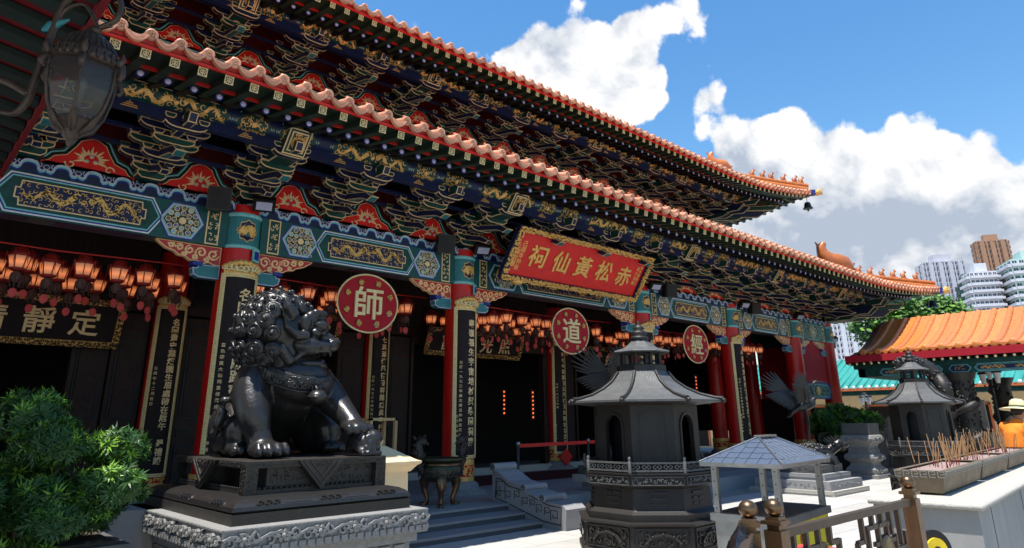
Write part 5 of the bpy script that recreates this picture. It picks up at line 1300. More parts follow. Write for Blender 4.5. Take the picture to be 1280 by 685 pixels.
# cub under the paw
c = thing('lion_cub', 'small scaly bronze lion cub crouching under the paw of the large lion', 'lion statue', (3.80, 6.30, 1.27))
m = MB(); m.ball((0, .02, .12), (.13, .2, .11), 0, 14, 10); m.ball((.06, -.10, .16), (.10, .10, .09), 0, 14, 10); rr = random.Random(9)
for i in range(80):
    a = rr.uniform(0, 6.28); z = rr.uniform(.0, 1); r = .13*sqrt(1-(z*.7)**2); m.ball((r*cos(a)+.02, r*1.4*sin(a), .05+z*.17), (.026, .026, .024), 0, 6, 4)
for k in range(4): m.tube([(-.09+.06*k, -.12, .04), (-.09+.06*k, -.20, .02)], [.035, .03], 6)
remesh(m, 'cub_body', 'bronze', c, .011, 1)
# ------------------------------------------------------------------ octagonal incense burners
def burner(cx, cy, s, lab, mm='iron'):
    t = thing('pagoda_burner', lab, 'incense burner', (cx, cy, 0), 0, 'cast metal pagoda incense burners'); t.scale = (s, s, s) if isinstance(s, (int, float)) else s
    OFF = pi/8
    def octa(name, prof, m=None, sm=False):
        b = MB(); b.lathe(prof, 8, (0, 0, 0), 0, sm, off=OFF); return b.build(name, m or mm, t)
    k8 = cos(pi/8)
    def facet(i): 
        a = i*pi/4; return lambda u, d, w, R=1.: (cos(a)*(R*k8-d)-sin(a)*u, sin(a)*(R*k8-d)+cos(a)*u, w)
    b0 = octa('base', [(1.03, 0), (1.03, .06), (.98, .09), (.98, .36), (1.02, .385), (1.03, .41), (.9, .42)])
    for i in range(8):
        F_ = facet(i); T = lambda u, d, w: F_(u, d, w, .98); b = MB(); hw = .98*sin(pi/8)
        strip(b, [(-hw*.88, .11), (hw*.88, .11), (hw*.88, .35), (-hw*.88, .35), (-hw*.88, .11)], .022, -.018, 0, 0, T)
        filigree(b, -hw*.8, hw*.8, .13, .33, 1, i, .075, 1.05, (-.022, 0), T, .022)
        strip(b, [(.22*cos(pi*q/8), .14+.15*sin(pi*q/8)) for q in range(9)], .026, -.035, 0, 1, T)
        for q in range(5): b.ball(T(.22*cos(pi*(q+.5)/5), -.035, .14+.155*sin(pi*(q+.5)/5)), .016, 1, 6, 4)
        b.build('carved_panel', 'iron bronze_brown', t)
    octa('plinth_ring', [(.92, .41), (.92, .50), (.86, .53), (.84, .545)])
    octa('lower_wall', [(.84, .54), (.82, .80)])
    for i in range(8):
        F_ = facet(i); T = lambda u, d, w: F_(u, d, w, .83); b = MB()
        pat = ((1, 1, 1), (0, 1, 0), (0, 0, 0), (1, 0, 1), (1, 1, 0), (0, 1, 1), (0, 0, 1), (1, 0, 0))[i]
        for q, solid in enumerate(pat):
            w = .60+.065*q
            for (a, c_) in (((-.12, .12),) if solid else ((-.12, -.02), (.02, .12))): b.prism([(a, w), (c_, w), (c_, w+.028), (a, w+.028)], -.012, 0, 0, T)
        b.build('trigram', mm, t)
    octa('gallery', [(.82, .79), (.90, .83), (.90, .95), (.93, .965), (.93, .985), (.80, .985)])
    for i in range(8):
        F_ = facet(i); T = lambda u, d, w: F_(u, d, w, .905); hw = .90*sin(pi/8); b = MB()
        strip(b, [(-hw*.93, .845), (hw*.93, .845), (hw*.93, .94), (-hw*.93, .94), (-hw*.93, .845)], .012, -.012, 0, 0, T); filigree(b, -hw*.88, hw*.88, .85, .935, 0, i+9, .05, 1.15, (-.014, 0), T, .015); b.build('gallery_relief', 'iron_light', t)
        b = MB(); T = lambda u, d, w: F_(u, d, w, .90)
        for z in (1.0, 1.095): b.prism([(-hw, z), (hw, z), (hw, z+.022), (-hw, z+.022)], -.012, .014, 0, T)
        for q in range(5):
            u = -hw+2*hw*(q+.5)/5
            for dx, dz in ((.022, 0), (-.022, 0), (0, .022), (0, -.022)):
                n = 8; b.prism([(u+dx*1.5+.024*cos(v*pi/4), 1.058+dz*1.3+.022*sin(v*pi/4)) for v in range(n)], -.006, .008, 0, T) if False else strip(b, [(u+dx*1.4+.024*cos(v*pi/3), 1.058+dz*1.1+.020*sin(v*pi/3)) for v in range(7)], .009, -.008, .008, 0, T)
        b.build('railing', 'iron_light', t)
        a = i*pi/4+pi/8; b = MB(); b.lathe([(.022, .985), (.022, 1.13), (.012, 1.14), (.026, 1.165), (0, 1.185)], 8, (.905*cos(a), .905*sin(a), 0)); b.build('railing_post', 'iron_light', t)
    # furnace walls with arched openings
    for i in range(8):
        a = i*pi/4; R = .74; F_ = facet(i); T = lambda u, d, w: F_(u, d, w, R); hw = R*sin(pi/8); b = MB(); arch = i % 2 == 0
        if arch:
            aw = .13; top = 1.55; pts = [(aw*cos(pi*q/8), top+aw*1.1*sin(pi*q/8)) for q in range(9)]
            b.prism([(-hw, .985), (-aw, .985), (-aw, top), (-hw, top)], 0, .05, 0, T); b.prism([(aw, .985), (hw, .985), (hw, top), (aw, top)], 0, .05, 0, T)
            L2 = [(hw, top)]+pts[:5]; b.prism([(hw, top)]+[(aw, top)]+pts[1:5]+[(0, 1.86), (hw, 1.86)], 0, .05, 0, T); b.prism([(-hw, 1.86), (0, 1.86)]+pts[4:8]+[(-aw, top), (-hw, top)], 0, .05, 0, T)
            strip(b, [(aw+.02, .99), (aw+.02, top)]+[((aw+.02)*cos(pi*q/8), top+(aw+.02)*1.1*sin(pi*q/8)) for q in range(1, 8)]+[(-aw-.02, top), (-aw-.02, .99)], .03, -.016, 0, 0, T)
        else:
            b.prism([(-hw, .985), (hw, .985), (hw, 1.86), (-hw, 1.86)], 0, .05, 0, T); strip(b, [(-hw*.6, 1.08), (hw*.6, 1.08), (hw*.6, 1.7), (0, 1.76), (-hw*.6, 1.7), (-hw*.6, 1.08)], .014, -.008, 0, 0, T)
        b.build('furnace_wall', mm, t)
    octa('fire_chamber', [(.5, .98), (.5, 1.84)], 'black'); 
    # swept roof
    prof = [(1.06, 1.855), (1.08, 1.86), (1.08, 1.885), (1.0, 1.90), (.80, 1.955), (.62, 2.04), (.48, 2.14), (.38, 2.26), (.36, 2.29), (.0, 2.29)]
    r_ = octa('roof', prof, 'iron_light' if mm == 'iron' else mm)
    octa('eave_underside', [(.0, 1.82), (.74, 1.82), (1.04, 1.852), (1.07, 1.857)])
    for i in range(8):
        a = i*pi/4+pi/8; b = MB(); b.tube([(r*cos(a), r*sin(a), z+.012) for r, z in ((1.10, 1.89), (1.0, 1.90), (.80, 1.955), (.62, 2.04), (.48, 2.14), (.38, 2.27))], [.028, .025, .022, .022, .022, .02], 6); b.ball((1.11*cos(a), 1.11*sin(a), 1.875), .035, 0, 8, 5); b.build('roof_rib', 'iron', r_)
    octa('lantern_base', [(.36, 2.27), (.36, 2.37), (.30, 2.385)])
    for i in range(8): a = i*pi/4+pi/8; b = MB(); b.lathe([(.03, 2.38), (.026, 2.56)], 6, (.275*cos(a), .275*sin(a), 0)); b.build('lantern_post', mm, t)
    octa('upper_roof', [(.42, 2.545), (.43, 2.56), (.41, 2.575), (.26, 2.62), (.16, 2.69), (.11, 2.74)], 'iron_light' if mm == 'iron' else mm)
    b = MB(); b.lathe([(.11, 2.73), (.14, 2.76), (.12, 2.79), (.09, 2.80), (.125, 2.83), (.10, 2.865), (.06, 2.875), (.085, 2.905), (.06, 2.94), (.025, 2.955), (.03, 2.98), (0, 3.03)], 16, (0, 0, 0)); b.build('finial', mm, t)
    return t
burner(7.94, 5.87, .97, 'large black cast iron pagoda incense burner in the middle foreground')
burner(16.66, 5.12, (.78, .78, 1.0), 'second black pagoda incense burner farther off, behind the incense troughs')
# ------------------------------------------------------------------ cranes on turtle, stone pedestals
def crane(x, y, z, rz, s, lab, mm):
    t = thing('crane_statue', lab, 'crane statue', (x, y, z), rz, 'bronze crane statues'); t.scale = (s, s, s)
    m = MB(); limb(m, [(-.22, 0, .80), (-.05, 0, .86), (.14, 0, .93), (.22, 0, 1.02)], [.05, .13, .12, .06], 12); m.build('body', mm, t)
    m = MB(); limb(m, [(.18, 0, .98), (.27, 0, 1.08), (.25, 0, 1.22), (.22, 0, 1.34), (.30, 0, 1.44), (.38, 0, 1.45)], [.065, .05, .035, .03, .035, .035], 10); m.tube([(.40, 0, 1.45), (.52, 0, 1.45), (.66, 0, 1.43)], [.028, .02, .004], 6); m.ball((.36, 0, 1.46), (.055, .035, .04)); m.tube([(.32, 0, 1.49), (.22, 0, 1.50)], [.02, .006], 5); m.build('neck', mm, t)
    for sd_ in (-1, 1):
        m = MB()
        S = 1 if sd_ == 1 else .62
        root = Vector((.02, sd_*.09, .96)); wr = root+(Vector((-.30, .10, .26)) if sd_ == 1 else Vector((-.04, -.12, .30)))
        d0 = Vector((-.50, .12, .85)) if sd_ == 1 else Vector((.10, -.12, 1)); d1 = Vector((-1, .10, .12)) if sd_ == 1 else Vector((-.75, -.1, .55))
        m.tube([root, root.lerp(wr, .5)+Vector((.02, 0, .03)), wr], [.09, .07, .05], 9, flat=.6)
        for i in range(8):       # long primaries fanned from the wrist
            f = i/7; dr = d0.lerp(d1, f).normalized(); ln = S*(.50+.22*sin(pi*(f*.8+.1)))
            m.tube([wr-dr*.04, wr+dr*ln*.55+Vector((0, .004*i*sd_, -.02)), wr+dr*ln+Vector((-.03, 0, .02))], [.030, .036, .010], 7, flat=.3)
        for i in range(12):      # secondaries along the forearm, pointing back and down
            f = i/11; o = wr.lerp(root, f); dr = (d1+Vector((0, 0, -.25-.35*f))).normalized(); ln = S*(.62-.20*f)
            m.tube([o, o+dr*ln*.5+Vector((0, .01*sd_, .03)), o+dr*ln], [.045, .048, .010], 7, flat=.3)
        for i in range(14):      # coverts
            f = i/13; o = wr.lerp(root, f)+Vector((0, sd_*.02, 0)); dr = (d0.lerp(d1, .4+.5*f)).normalized(); m.tube([o, o+dr*S*.18, o+dr*S*.30], [.045, .04, .01], 6, flat=.4)
        m.build('wing', mm, t)
        m = MB(); m.tube([(-.02, sd_*.04, .78), (.02, sd_*.05, .45), (-.03, sd_*.05, .02)], [.035, .02, .018], 7); m.ball((.02, sd_*.05, .45), .028)
        for a in (-.5, 0, .5, 3.1): m.tube([(-.03, sd_*.05, .02), (-.03+.12*cos(a), sd_*.05+.12*sin(a), .0)], [.016, .008], 5)
        m.build('leg', mm, t)
    m = MB()
    for i in range(5): m.tube([(-.2, 0, .80), (-.36, (i-2)*.03, .72), (-.46, (i-2)*.05, .60)], [.05, .04, .01], 6, flat=.5)
    m.build('tail', mm, t); return t
def turtle(x, y, z, rz, s, lab):
    t = thing('turtle_statue', lab, 'turtle statue', (x, y, z), rz, 'bronze turtle statues'); t.scale = (s, s, s); rr = random.Random(2)
    m = MB(); m.ball((0, 0, .22), (.46, .34, .20), 0, 18, 10)
    for i in range(90):
        a = rr.uniform(0, 6.28); q = sqrt(rr.random()); m.ball((.42*q*cos(a), .31*q*sin(a), .22+.18*sqrt(max(0, 1-q*q))+.02), (.06, .05, .035), 0, 6, 4)
    m.build('shell', 'bronze', t)
    m = MB(); limb(m, [(.38, 0, .24), (.55, 0, .34), (.68, 0, .42)], [.13, .12, .12], 10); m.ball((.80, 0, .40), (.12, .09, .07))
    for i in range(40):
        a = rr.uniform(0, 6.28); p = Vector((rr.uniform(.45, .80), .1*sin(a), .38+.1*cos(a))); m.tube([p, p+Vector((-.10, .05*sin(a), .05+.07*cos(a)))], [.03, .005], 5)
    m.build('dragon_head', 'bronze', t)
    for a, b in ((.3, .3), (.3, -.3), (-.32, .28), (-.32, -.28)):
        m = MB(); m.tube([(a*.8, b*.8, .16), (a*1.15, b*1.15, .10), (a*1.25, b*1.2, .0)], [.10, .09, .07], 8); m.build('leg', 'bronze', t)
    return t
def tier_pedestal(x0, y0, lab, tiers, sx, sy):
    """stack of stone tiers growing back from the near corner (x0, y0)"""
    t = thing('stone_pedestal', lab, 'pedestal', (x0, y0, 0)); z = 0; rr = random.Random(int(x0))
    for (h, ins, mm) in tiers:
        m = MB(); m.bx(ins, sx-ins, ins, sy-ins, z+.002, z+h, 0); o = m.build('stone_tier', mm, t)
        for T, ln in ((lambda u, d, w: (ins+u, ins+d, w), sx-2*ins), (lambda u, d, w: (ins+d, sy-ins-u, w), sy-2*ins)):
            m = MB()
            if h > .16: relief(m, T, .08, ln-.08, z+.05, z+h-.04, 0, int(z*10), .07, .008, .014, .7)
            else: strip(m, [(.04, z+h*.5), (ln-.04, z+h*.5)], .02, -.01, 0, 0, T)
            m.build('tier_relief', mm, o)
        z += h
    return z
ztop1 = tier_pedestal(10.0, 8.0, 'stacked grey stone pedestal half hidden behind the large pagoda burner', [(.13, 0, 'pale_stone'), (.20, .07, 'pale_stone'), (.16, .22, 'granite'), (.12, .10, 'pale_stone'), (.16, .18, 'iron_light')], 1.35, 1.3)
turtle(10.75, 8.65, ztop1, radians(-20), .8, 'bronze turtle under the first crane, hidden behind the large burner'); crane(11.3, 8.75, 1.10, radians(-43), 1.12, 'dark bronze crane with raised wing showing above the large burner roof', 'bronze_brown')
ztop2 = tier_pedestal(15.2, 6.55, 'stepped grey stone pedestal seen through the metal kiosk under the second crane', [(.11, 0, 'pale_stone'), (.18, .10, 'granite'), (.13, .26, 'granite'), (.17, .38, 'iron_light')], 1.9, 1.9)
turtle(16.15, 7.35, ztop2, radians(-40), 1.0, 'shiny bronze dragon headed turtle under the second crane beside the potted bush'); crane(16.5, 7.5, 1.03, radians(-43), .94, 'silvery bronze crane with spread wings in front of the red end columns', 'bronze')
# pale carved drum pedestal
t = thing('drum_pedestal', 'pale carved waisted stone pedestal left of the second burner', 'pedestal', (20.6, 7.9, 0))
m = MB(); m.lathe([(.62, 0), (.62, .10), (.54, .12), (.56, .24), (.50, .28), (.42, .34), (.40, .40), (.52, .47), (.56, .52), (.54, .60), (.42, .66), (.40, .80), (.42, .86), (.56, .94), (.60, 1.02), (.56, 1.10), (.48, 1.13)], 4, (0, 0, 0), 0, False, off=pi/4); m.build('drum', 'carved_stone', t)
m = MB()
for z, R in ((.18, .40), (.53, .40), (.73, .30), (1.0, .42)):
    for T in (lambda u, d, w: (u, -R+d, w), lambda u, d, w: (-R+d, -u, w)): relief(m, T, -R*.9, R*.9, z-.05, z+.05, 0, int(z*9), .08, .03, .022)
m.build('carving', 'carved_stone', t)
m = MB(); m.bx(-.36, .36, -.36, .36, 1.13, 1.42, 0); m.build('dark_block', 'iron_light', t)
# ------------------------------------------------------------------ shrubs
def leaf_cluster(rn_, n, ln, w):
    mb = MB()
    for i in range(n):
        a = 2*pi*i/n+rn_.uniform(-.3, .3); e = rn_.uniform(.0, .75); d = Vector((cos(a)*cos(e), sin(a)*cos(e), sin(e))); s_ = d.cross(Vector((0, 0, 1))).normalized()
        L_ = ln*rn_.uniform(.75, 1.1); u_ = s_.cross(d)
        mb.add([Vector((0, 0, 0)), d*L_*.5+s_*w+u_*.01, d*L_+Vector((0, 0, -.02*L_)), d*L_*.5-s_*w+u_*.01], [(0, 1, 2, 3)], 0)
    return mb
def shrub(name, lab, loc, R, nleaf, ln, w, seed, pot=None, bright_share=.12):
    t = thing(name, lab, 'shrub', loc); rn_ = random.Random(seed); mb = MB(); protos = [leaf_cluster(rn_, 10, ln, w) for _ in range(5)]
    lumps = []
    for k in range(34):
        a = rn_.uniform(0, 6.28); q = rn_.uniform(.1, .95); z = rn_.uniform(-.9, .85)*sqrt(1.05-q*q); lumps.append((Vector((R[0]*q*cos(a), R[1]*q*sin(a), R[2]*z)), rn_.uniform(.17, .30)))
    for i in range(nleaf):
        c, r = rn_.choice(lumps); d = Vector((rn_.gauss(0, 1), rn_.gauss(0, 1), rn_.gauss(.25, 1))).normalized()
        p = c+Vector((d.x*R[0]*r, d.y*R[1]*r, d.z*R[2]*r*.75))*rn_.uniform(.6, 1.05)
        pr = rn_.choice(protos); q = d.to_track_quat('Z', 'Y').to_matrix() @ Euler((rn_.uniform(-.5, .5), rn_.uniform(-.5, .5), rn_.uniform(0, 6))).to_matrix(); s = rn_.uniform(.7, 1.2)
        mi = 1 if rn_.random() < bright_share+(.25 if d.z > .5 else 0) else 0  # upward clusters take the brighter green more often: sunlit tops painted in
        mb.add([p+q@Vector(v)*s for v in pr.v], pr.f, mi)
    mb.build('foliage', 'leaf leaf_bright', t)
    m = MB()
    for k in range(6):
        a = k*1.05; m.tube([(0, 0, -R[2]-.15), (.2*R[0]*cos(a), .2*R[1]*sin(a), -.5*R[2]), (.6*R[0]*cos(a), .6*R[1]*sin(a), .2*R[2])], [.04, .03, .01], 6)
    m.build('stem', 'bark', t); return t
shrub('foreground_shrub', 'large dark green needle leaved shrub at lower left beside the lion plinth', (.94, 6.62, 1.17), (.86, .80, .64), 7500, .088, .0075, 3, bright_share=.10)
t = thing('stone_planter', 'dark low stone planter box under the large shrub', 'planter', (1.0, 6.9, 0))
m = MB(); m.bx(-1.5, .75, -.55, .8, 0, .62, 0); m.build('trough', 'iron_light', t); m = MB(); m.bx(-1.54, .79, -.59, .84, .62, .70, 0); m.build('rim', 'iron_light', t); m = MB(); m.bx(-1.45, .7, -.5, .75, .70, .72, 0); m.build('soil', 'bark', t)
t = thing('planter_wall', 'low grey granite block wall between the shrub and the lion plinth', 'wall', (1.9, 7.6, 0))
for k, (a, b, z0, z1) in enumerate(((0, .9, 0, .36), (.05, .5, .365, .80), (.505, .95, .365, .80), (-.9, .0, .0, .36))): m = MB(); m.bx(a, b-.004, .02*k, .8, z0, z1, 0); m.build('stone_block', 'granite', t)
t = thing('round_pot', 'dark round pot holding the clipped bush by the last columns', 'pot', (22.2, 9.0, 0)); m = MB(); m.lathe([(.40, 0), (.62, .08), (.70, .35), (.66, .62), (.74, .66), (.74, .74), (.66, .74), (.6, .6)], 20, (0, 0, 0)); m.build('pot_body', 'iron', t)
shrub('potted_bush', 'dense rounded green bush in a dark pot in front of the last red columns', (22.2, 9.0, 1.32), (1.05, .9, .68), 1500, .15, .022, 8, bright_share=.10)
# ------------------------------------------------------------------ neighbouring roof at top left, with lamp
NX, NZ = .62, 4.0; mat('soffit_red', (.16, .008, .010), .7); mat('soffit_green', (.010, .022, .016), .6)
t = thing('neighbour_roof', 'dark striped underside of a neighbouring roof at the top left corner', 'roof', (0, 0, 0))
sl2 = .16
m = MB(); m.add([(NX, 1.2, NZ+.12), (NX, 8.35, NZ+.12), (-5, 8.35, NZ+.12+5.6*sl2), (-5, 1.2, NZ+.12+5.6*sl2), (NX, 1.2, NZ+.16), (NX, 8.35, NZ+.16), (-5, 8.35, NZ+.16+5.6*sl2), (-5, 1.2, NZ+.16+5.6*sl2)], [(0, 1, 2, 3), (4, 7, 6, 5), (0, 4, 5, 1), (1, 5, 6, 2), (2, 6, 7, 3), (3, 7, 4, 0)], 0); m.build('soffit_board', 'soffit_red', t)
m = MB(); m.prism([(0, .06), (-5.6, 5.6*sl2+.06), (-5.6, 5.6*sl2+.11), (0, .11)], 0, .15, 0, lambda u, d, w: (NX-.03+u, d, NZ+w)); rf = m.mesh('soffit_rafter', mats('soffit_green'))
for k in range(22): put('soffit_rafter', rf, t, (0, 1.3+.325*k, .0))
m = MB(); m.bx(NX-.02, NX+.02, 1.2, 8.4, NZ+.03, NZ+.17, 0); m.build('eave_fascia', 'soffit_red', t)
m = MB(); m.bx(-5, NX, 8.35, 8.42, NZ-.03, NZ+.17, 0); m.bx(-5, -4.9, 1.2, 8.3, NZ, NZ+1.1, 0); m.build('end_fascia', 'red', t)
for k in range(24):
    m = MB() if k == 0 else m
    if k == 0: m.tube([(0.04, 0, 0), (-2.5, 0, .55), (-5.4, 0, 1.6)], .075, 7, 0); m.ball((.05, 0, 0), (.02, .08, .08)); tm_ = m.mesh('roof_tile', mats('tile_orange'))
    put('roof_tile', tm_, t, (NX, 1.3+.305*k, NZ+.24))
m = MB(); m.tube([(-1.1, 3.5, 0), (-1.1, 3.5, 4.3)], .16, 18); m.build('column', 'column_red', t)
LX, LY_, LZ = .47, 3.43, 3.08
t = thing('wall_lantern', 'ornate bronze wall lantern with curved glass hanging at the top left', 'lantern', (LX, LY_, LZ)); t.scale = (.93,)*3
R8 = [(.055, -.205), (.10, -.17), (.128, -.12), (.150, -.02), (.158, .06), (.156, .115)]
m = MB(); m.lathe(R8, 6, (0, 0, 0), 0, False, off=.3); m.build('glass', 'glass', t)
for i in range(6):
    a = .3+i*pi/3; m = MB(); m.tube([((r+.006)*cos(a), (r+.006)*sin(a), z) for r, z in R8], .0085, 6); m.tube([((.165+q)*cos(a), (.165+q)*sin(a), z) for q, z in ((0, .11), (.02, .10), (.032, .07), (.02, .045), (.005, .05))], [.012, .018, .016, .012, .006], 6)
    m.tube([(.165*cos(a), .165*sin(a), .13), (.19*cos(a), .19*sin(a), .16), (.185*cos(a), .185*sin(a), .19)], [.018, .016, .005], 6); m.build('glass_rib', 'lamp_bronze', t)
m = MB(); m.lathe([(.15, .11), (.172, .115), (.176, .135), (.165, .15), (.172, .165), (.15, .18), (.13, .205), (.11, .25), (.075, .29), (.04, .31), (.03, .33), (.02, .35)], 24, (0, 0, 0)); m.build('crown', 'lamp_bronze', t)
m = MB()
for i in range(30):
    a = 2*pi*i/30; m.tube([(.176*cos(a), .176*sin(a), .115), (.17*cos(a), .17*sin(a), .165)], [.009, .007], 5); m.tube([(.14*cos(a), .14*sin(a), .19), (.10*cos(a), .10*sin(a), .265)], [.008, .005], 4)
m.build('crown_beading', 'lamp_bronze', t)
m = MB(); m.lathe([(.09, -.18), (.075, -.20), (.05, -.225), (.035, -.24), (.04, -.255), (.02, -.275), (.012, -.30), (0, -.32)], 14, (0, 0, 0))
for i in range(6): a = .3+i*pi/3; m.tube([(.11*cos(a), .11*sin(a), -.155), (.085*cos(a), .085*sin(a), -.20), (.04*cos(a), .04*sin(a), -.235)], [.016, .02, .01], 6)
m.build('lower_finial', 'lamp_bronze', t)
m = MB(); m.tube([(0, 0, -.1), (0, 0, .05)], .018, 8); m.ball((0, 0, .03), (.028, .028, .04)); m.build('bulb', 'iron_light', t)
m = MB(); Rr_ = rt; U3 = Vector((0, 0, 1))
def A(u, w): return Rr_*u+U3*w
# scroll arm: from the hook above the crown round and back down to the column at left
limb(m, [A(0, .33), A(.055, .36), A(.115, .40), A(.12, .50), A(.05, .58), A(-.08, .585), A(-.17, .50), A(-.20, .36), A(-.22, .18), A(-.24, .02), A(-.25, -.06), A(-.30, -.13), A(-.37, -.12)], [.014, .014, .014, .015, .016, .017, .018, .018, .019, .018, .018, .016, .012], 8)
limb(m, [A(.09, .36), A(.03, .355), A(-.01, .42), A(-.07, .49), A(-.15, .47), A(-.19, .40)], [.010]*6, 6)
limb(m, [A(-.26, -.02), A(-.42, .06), A(-.7, .10), A(-1.5, .12)], [.02, .02, .02, .02], 8)
m.ball(A(.02, .33), (.03, .03, .03)); m.build('scroll_arm', 'lamp_bronze', t)
m = MB(); m.tube([A(-.26, .34), A(-.22, .36), A(-.13, .40)], [.01, .035, .008], 8, flat=.5); m.build('leaf_ornament', 'teal', t)
# ------------------------------------------------------------------ metal kiosk
KX, KY = 5.80, 2.95; t = thing('metal_kiosk', 'stainless steel kiosk with hipped scale patterned roof and yellow front panel', 'kiosk', (KX, KY, 0), radians(6))
w_, d_ = 1.12, .60
m = MB(); m.bx(0, w_, 0, d_, 0, .74, 0); m.build('cabinet', 'steel', t)
m = MB(); m.bx(.01, w_-.01, -.006, 0, .03, .735, 0); m.build('front_panel', 'yellow', t)
m = MB(); strip(m, [(.38+.05*cos(a*.7), .60+.06*sin(a*.7)) for a in range(10)], .016, -.012, -.006, 0); strip(m, [(.33, .60), (.43, .60)], .014, -.012, -.006, 0); strip(m, [(.38, .52), (.38, .67)], .014, -.012, -.006, 0); m.build('panel_emblem', 'bright_red', t)
m = MB(); m.bx(-.03, w_+.03, -.03, d_+.03, .74, .80, 0); m.bx(0, w_, 0, d_, .78, .805, 1); m.build('counter', 'steel lamp_black', t)
for a in (0, w_-.05):
    for b in (0, d_-.05):
        m = MB(); m.bx(a, a+.018, b, b+.05, .8, 1.20, 0); m.bx(a+.018, a+.05, b, b+.018, .8, 1.20, 0); m.build('corner_post', 'steel', t)
        m = MB()
        for z in (.84, .95, 1.06, 1.16): m.ball((a-.002, b+.025, z), .006, 0, 6, 4)
        m.build('rivets', 'lamp_black', t)
m = MB(); e = .07; ez = 1.20; rz_ = 1.425; x0, x1, y0, y1 = -e, w_+e, -e, d_+e; rx0, rx1, ry = .42, .76, d_/2
m.bx(x0, x1, y0, y1, ez-.012, ez+.022, 0); m.build('eave_tray', 'steel', t)
Q = [(x0, y0, ez+.022), (x1, y0, ez+.022), (x1, y1, ez+.022), (x0, y1, ez+.022), (rx0, ry, rz_), (rx1, ry, rz_)]
for f in ((0, 1, 5, 4), (1, 2, 5), (2, 3, 4, 5), (3, 0, 4)):
    m = MB(); m.add([Q[i] for i in f], [tuple(range(len(f)))], 0); pl = m.build('roof_plane', 'steel_roof', t)
    # embossed scale pattern
    a, b = Vector(Q[f[0]]), Vector(Q[f[1]]); c = Vector(Q[f[2]]); d = Vector(Q[f[3]]) if len(f) == 4 else c; nn = (b-a).cross(c-a).normalized(); u_ = (b-a).normalized(); h_ = (c-a)-u_*((c-a).dot(u_)); H_ = h_.length; h_.normalize()
    m = MB(); rows = 5
    for r in range(rows):
        t0 = r/rows; L0 = a.lerp(d, t0); R0 = b.lerp(c, t0); L1 = a.lerp(d, (r+1)/rows); wd = (R0-L0).length; s0 = (L0-a).dot(u_)
        step = .105; k = math.ceil(((L1-a).dot(u_))/step)
        while k*step < (b-a).length-((L1-a).dot(u_) if len(f) == 3 else (b-a).length-(b.lerp(c, (r+1)/rows)-a).dot(u_)):
            p0 = a+u_*k*step+h_*H_*t0; p1 = p0+h_*H_/rows
            m.tube([p0+nn*.001, p1+nn*.001], .0022, 4)
            ar = [p1+u_*step*q/4-h_*.014*sin(pi*q/4)+nn*.001 for q in range(5)]; m.tube(ar, .002, 4); k += 1
    m.build('scale_seams', 'lamp_black' if f[0] == 3 else 'steel', pl)
for i, j in ((0, 4), (1, 5), (2, 5), (3, 4), (4, 5)): m = MB(); m.tube([Vector(Q[i])+Vector((0, 0, .004)), Vector(Q[j])+Vector((0, 0, .004))], .009 if i < 4 else .014, 6); m.build('roof_seam', 'steel', t)
m = MB(); m.bx(rx0-.02, rx1+.02, ry-.035, ry+.035, rz_+.005, rz_+.018, 0); m.build('ridge_cap', 'steel', t)

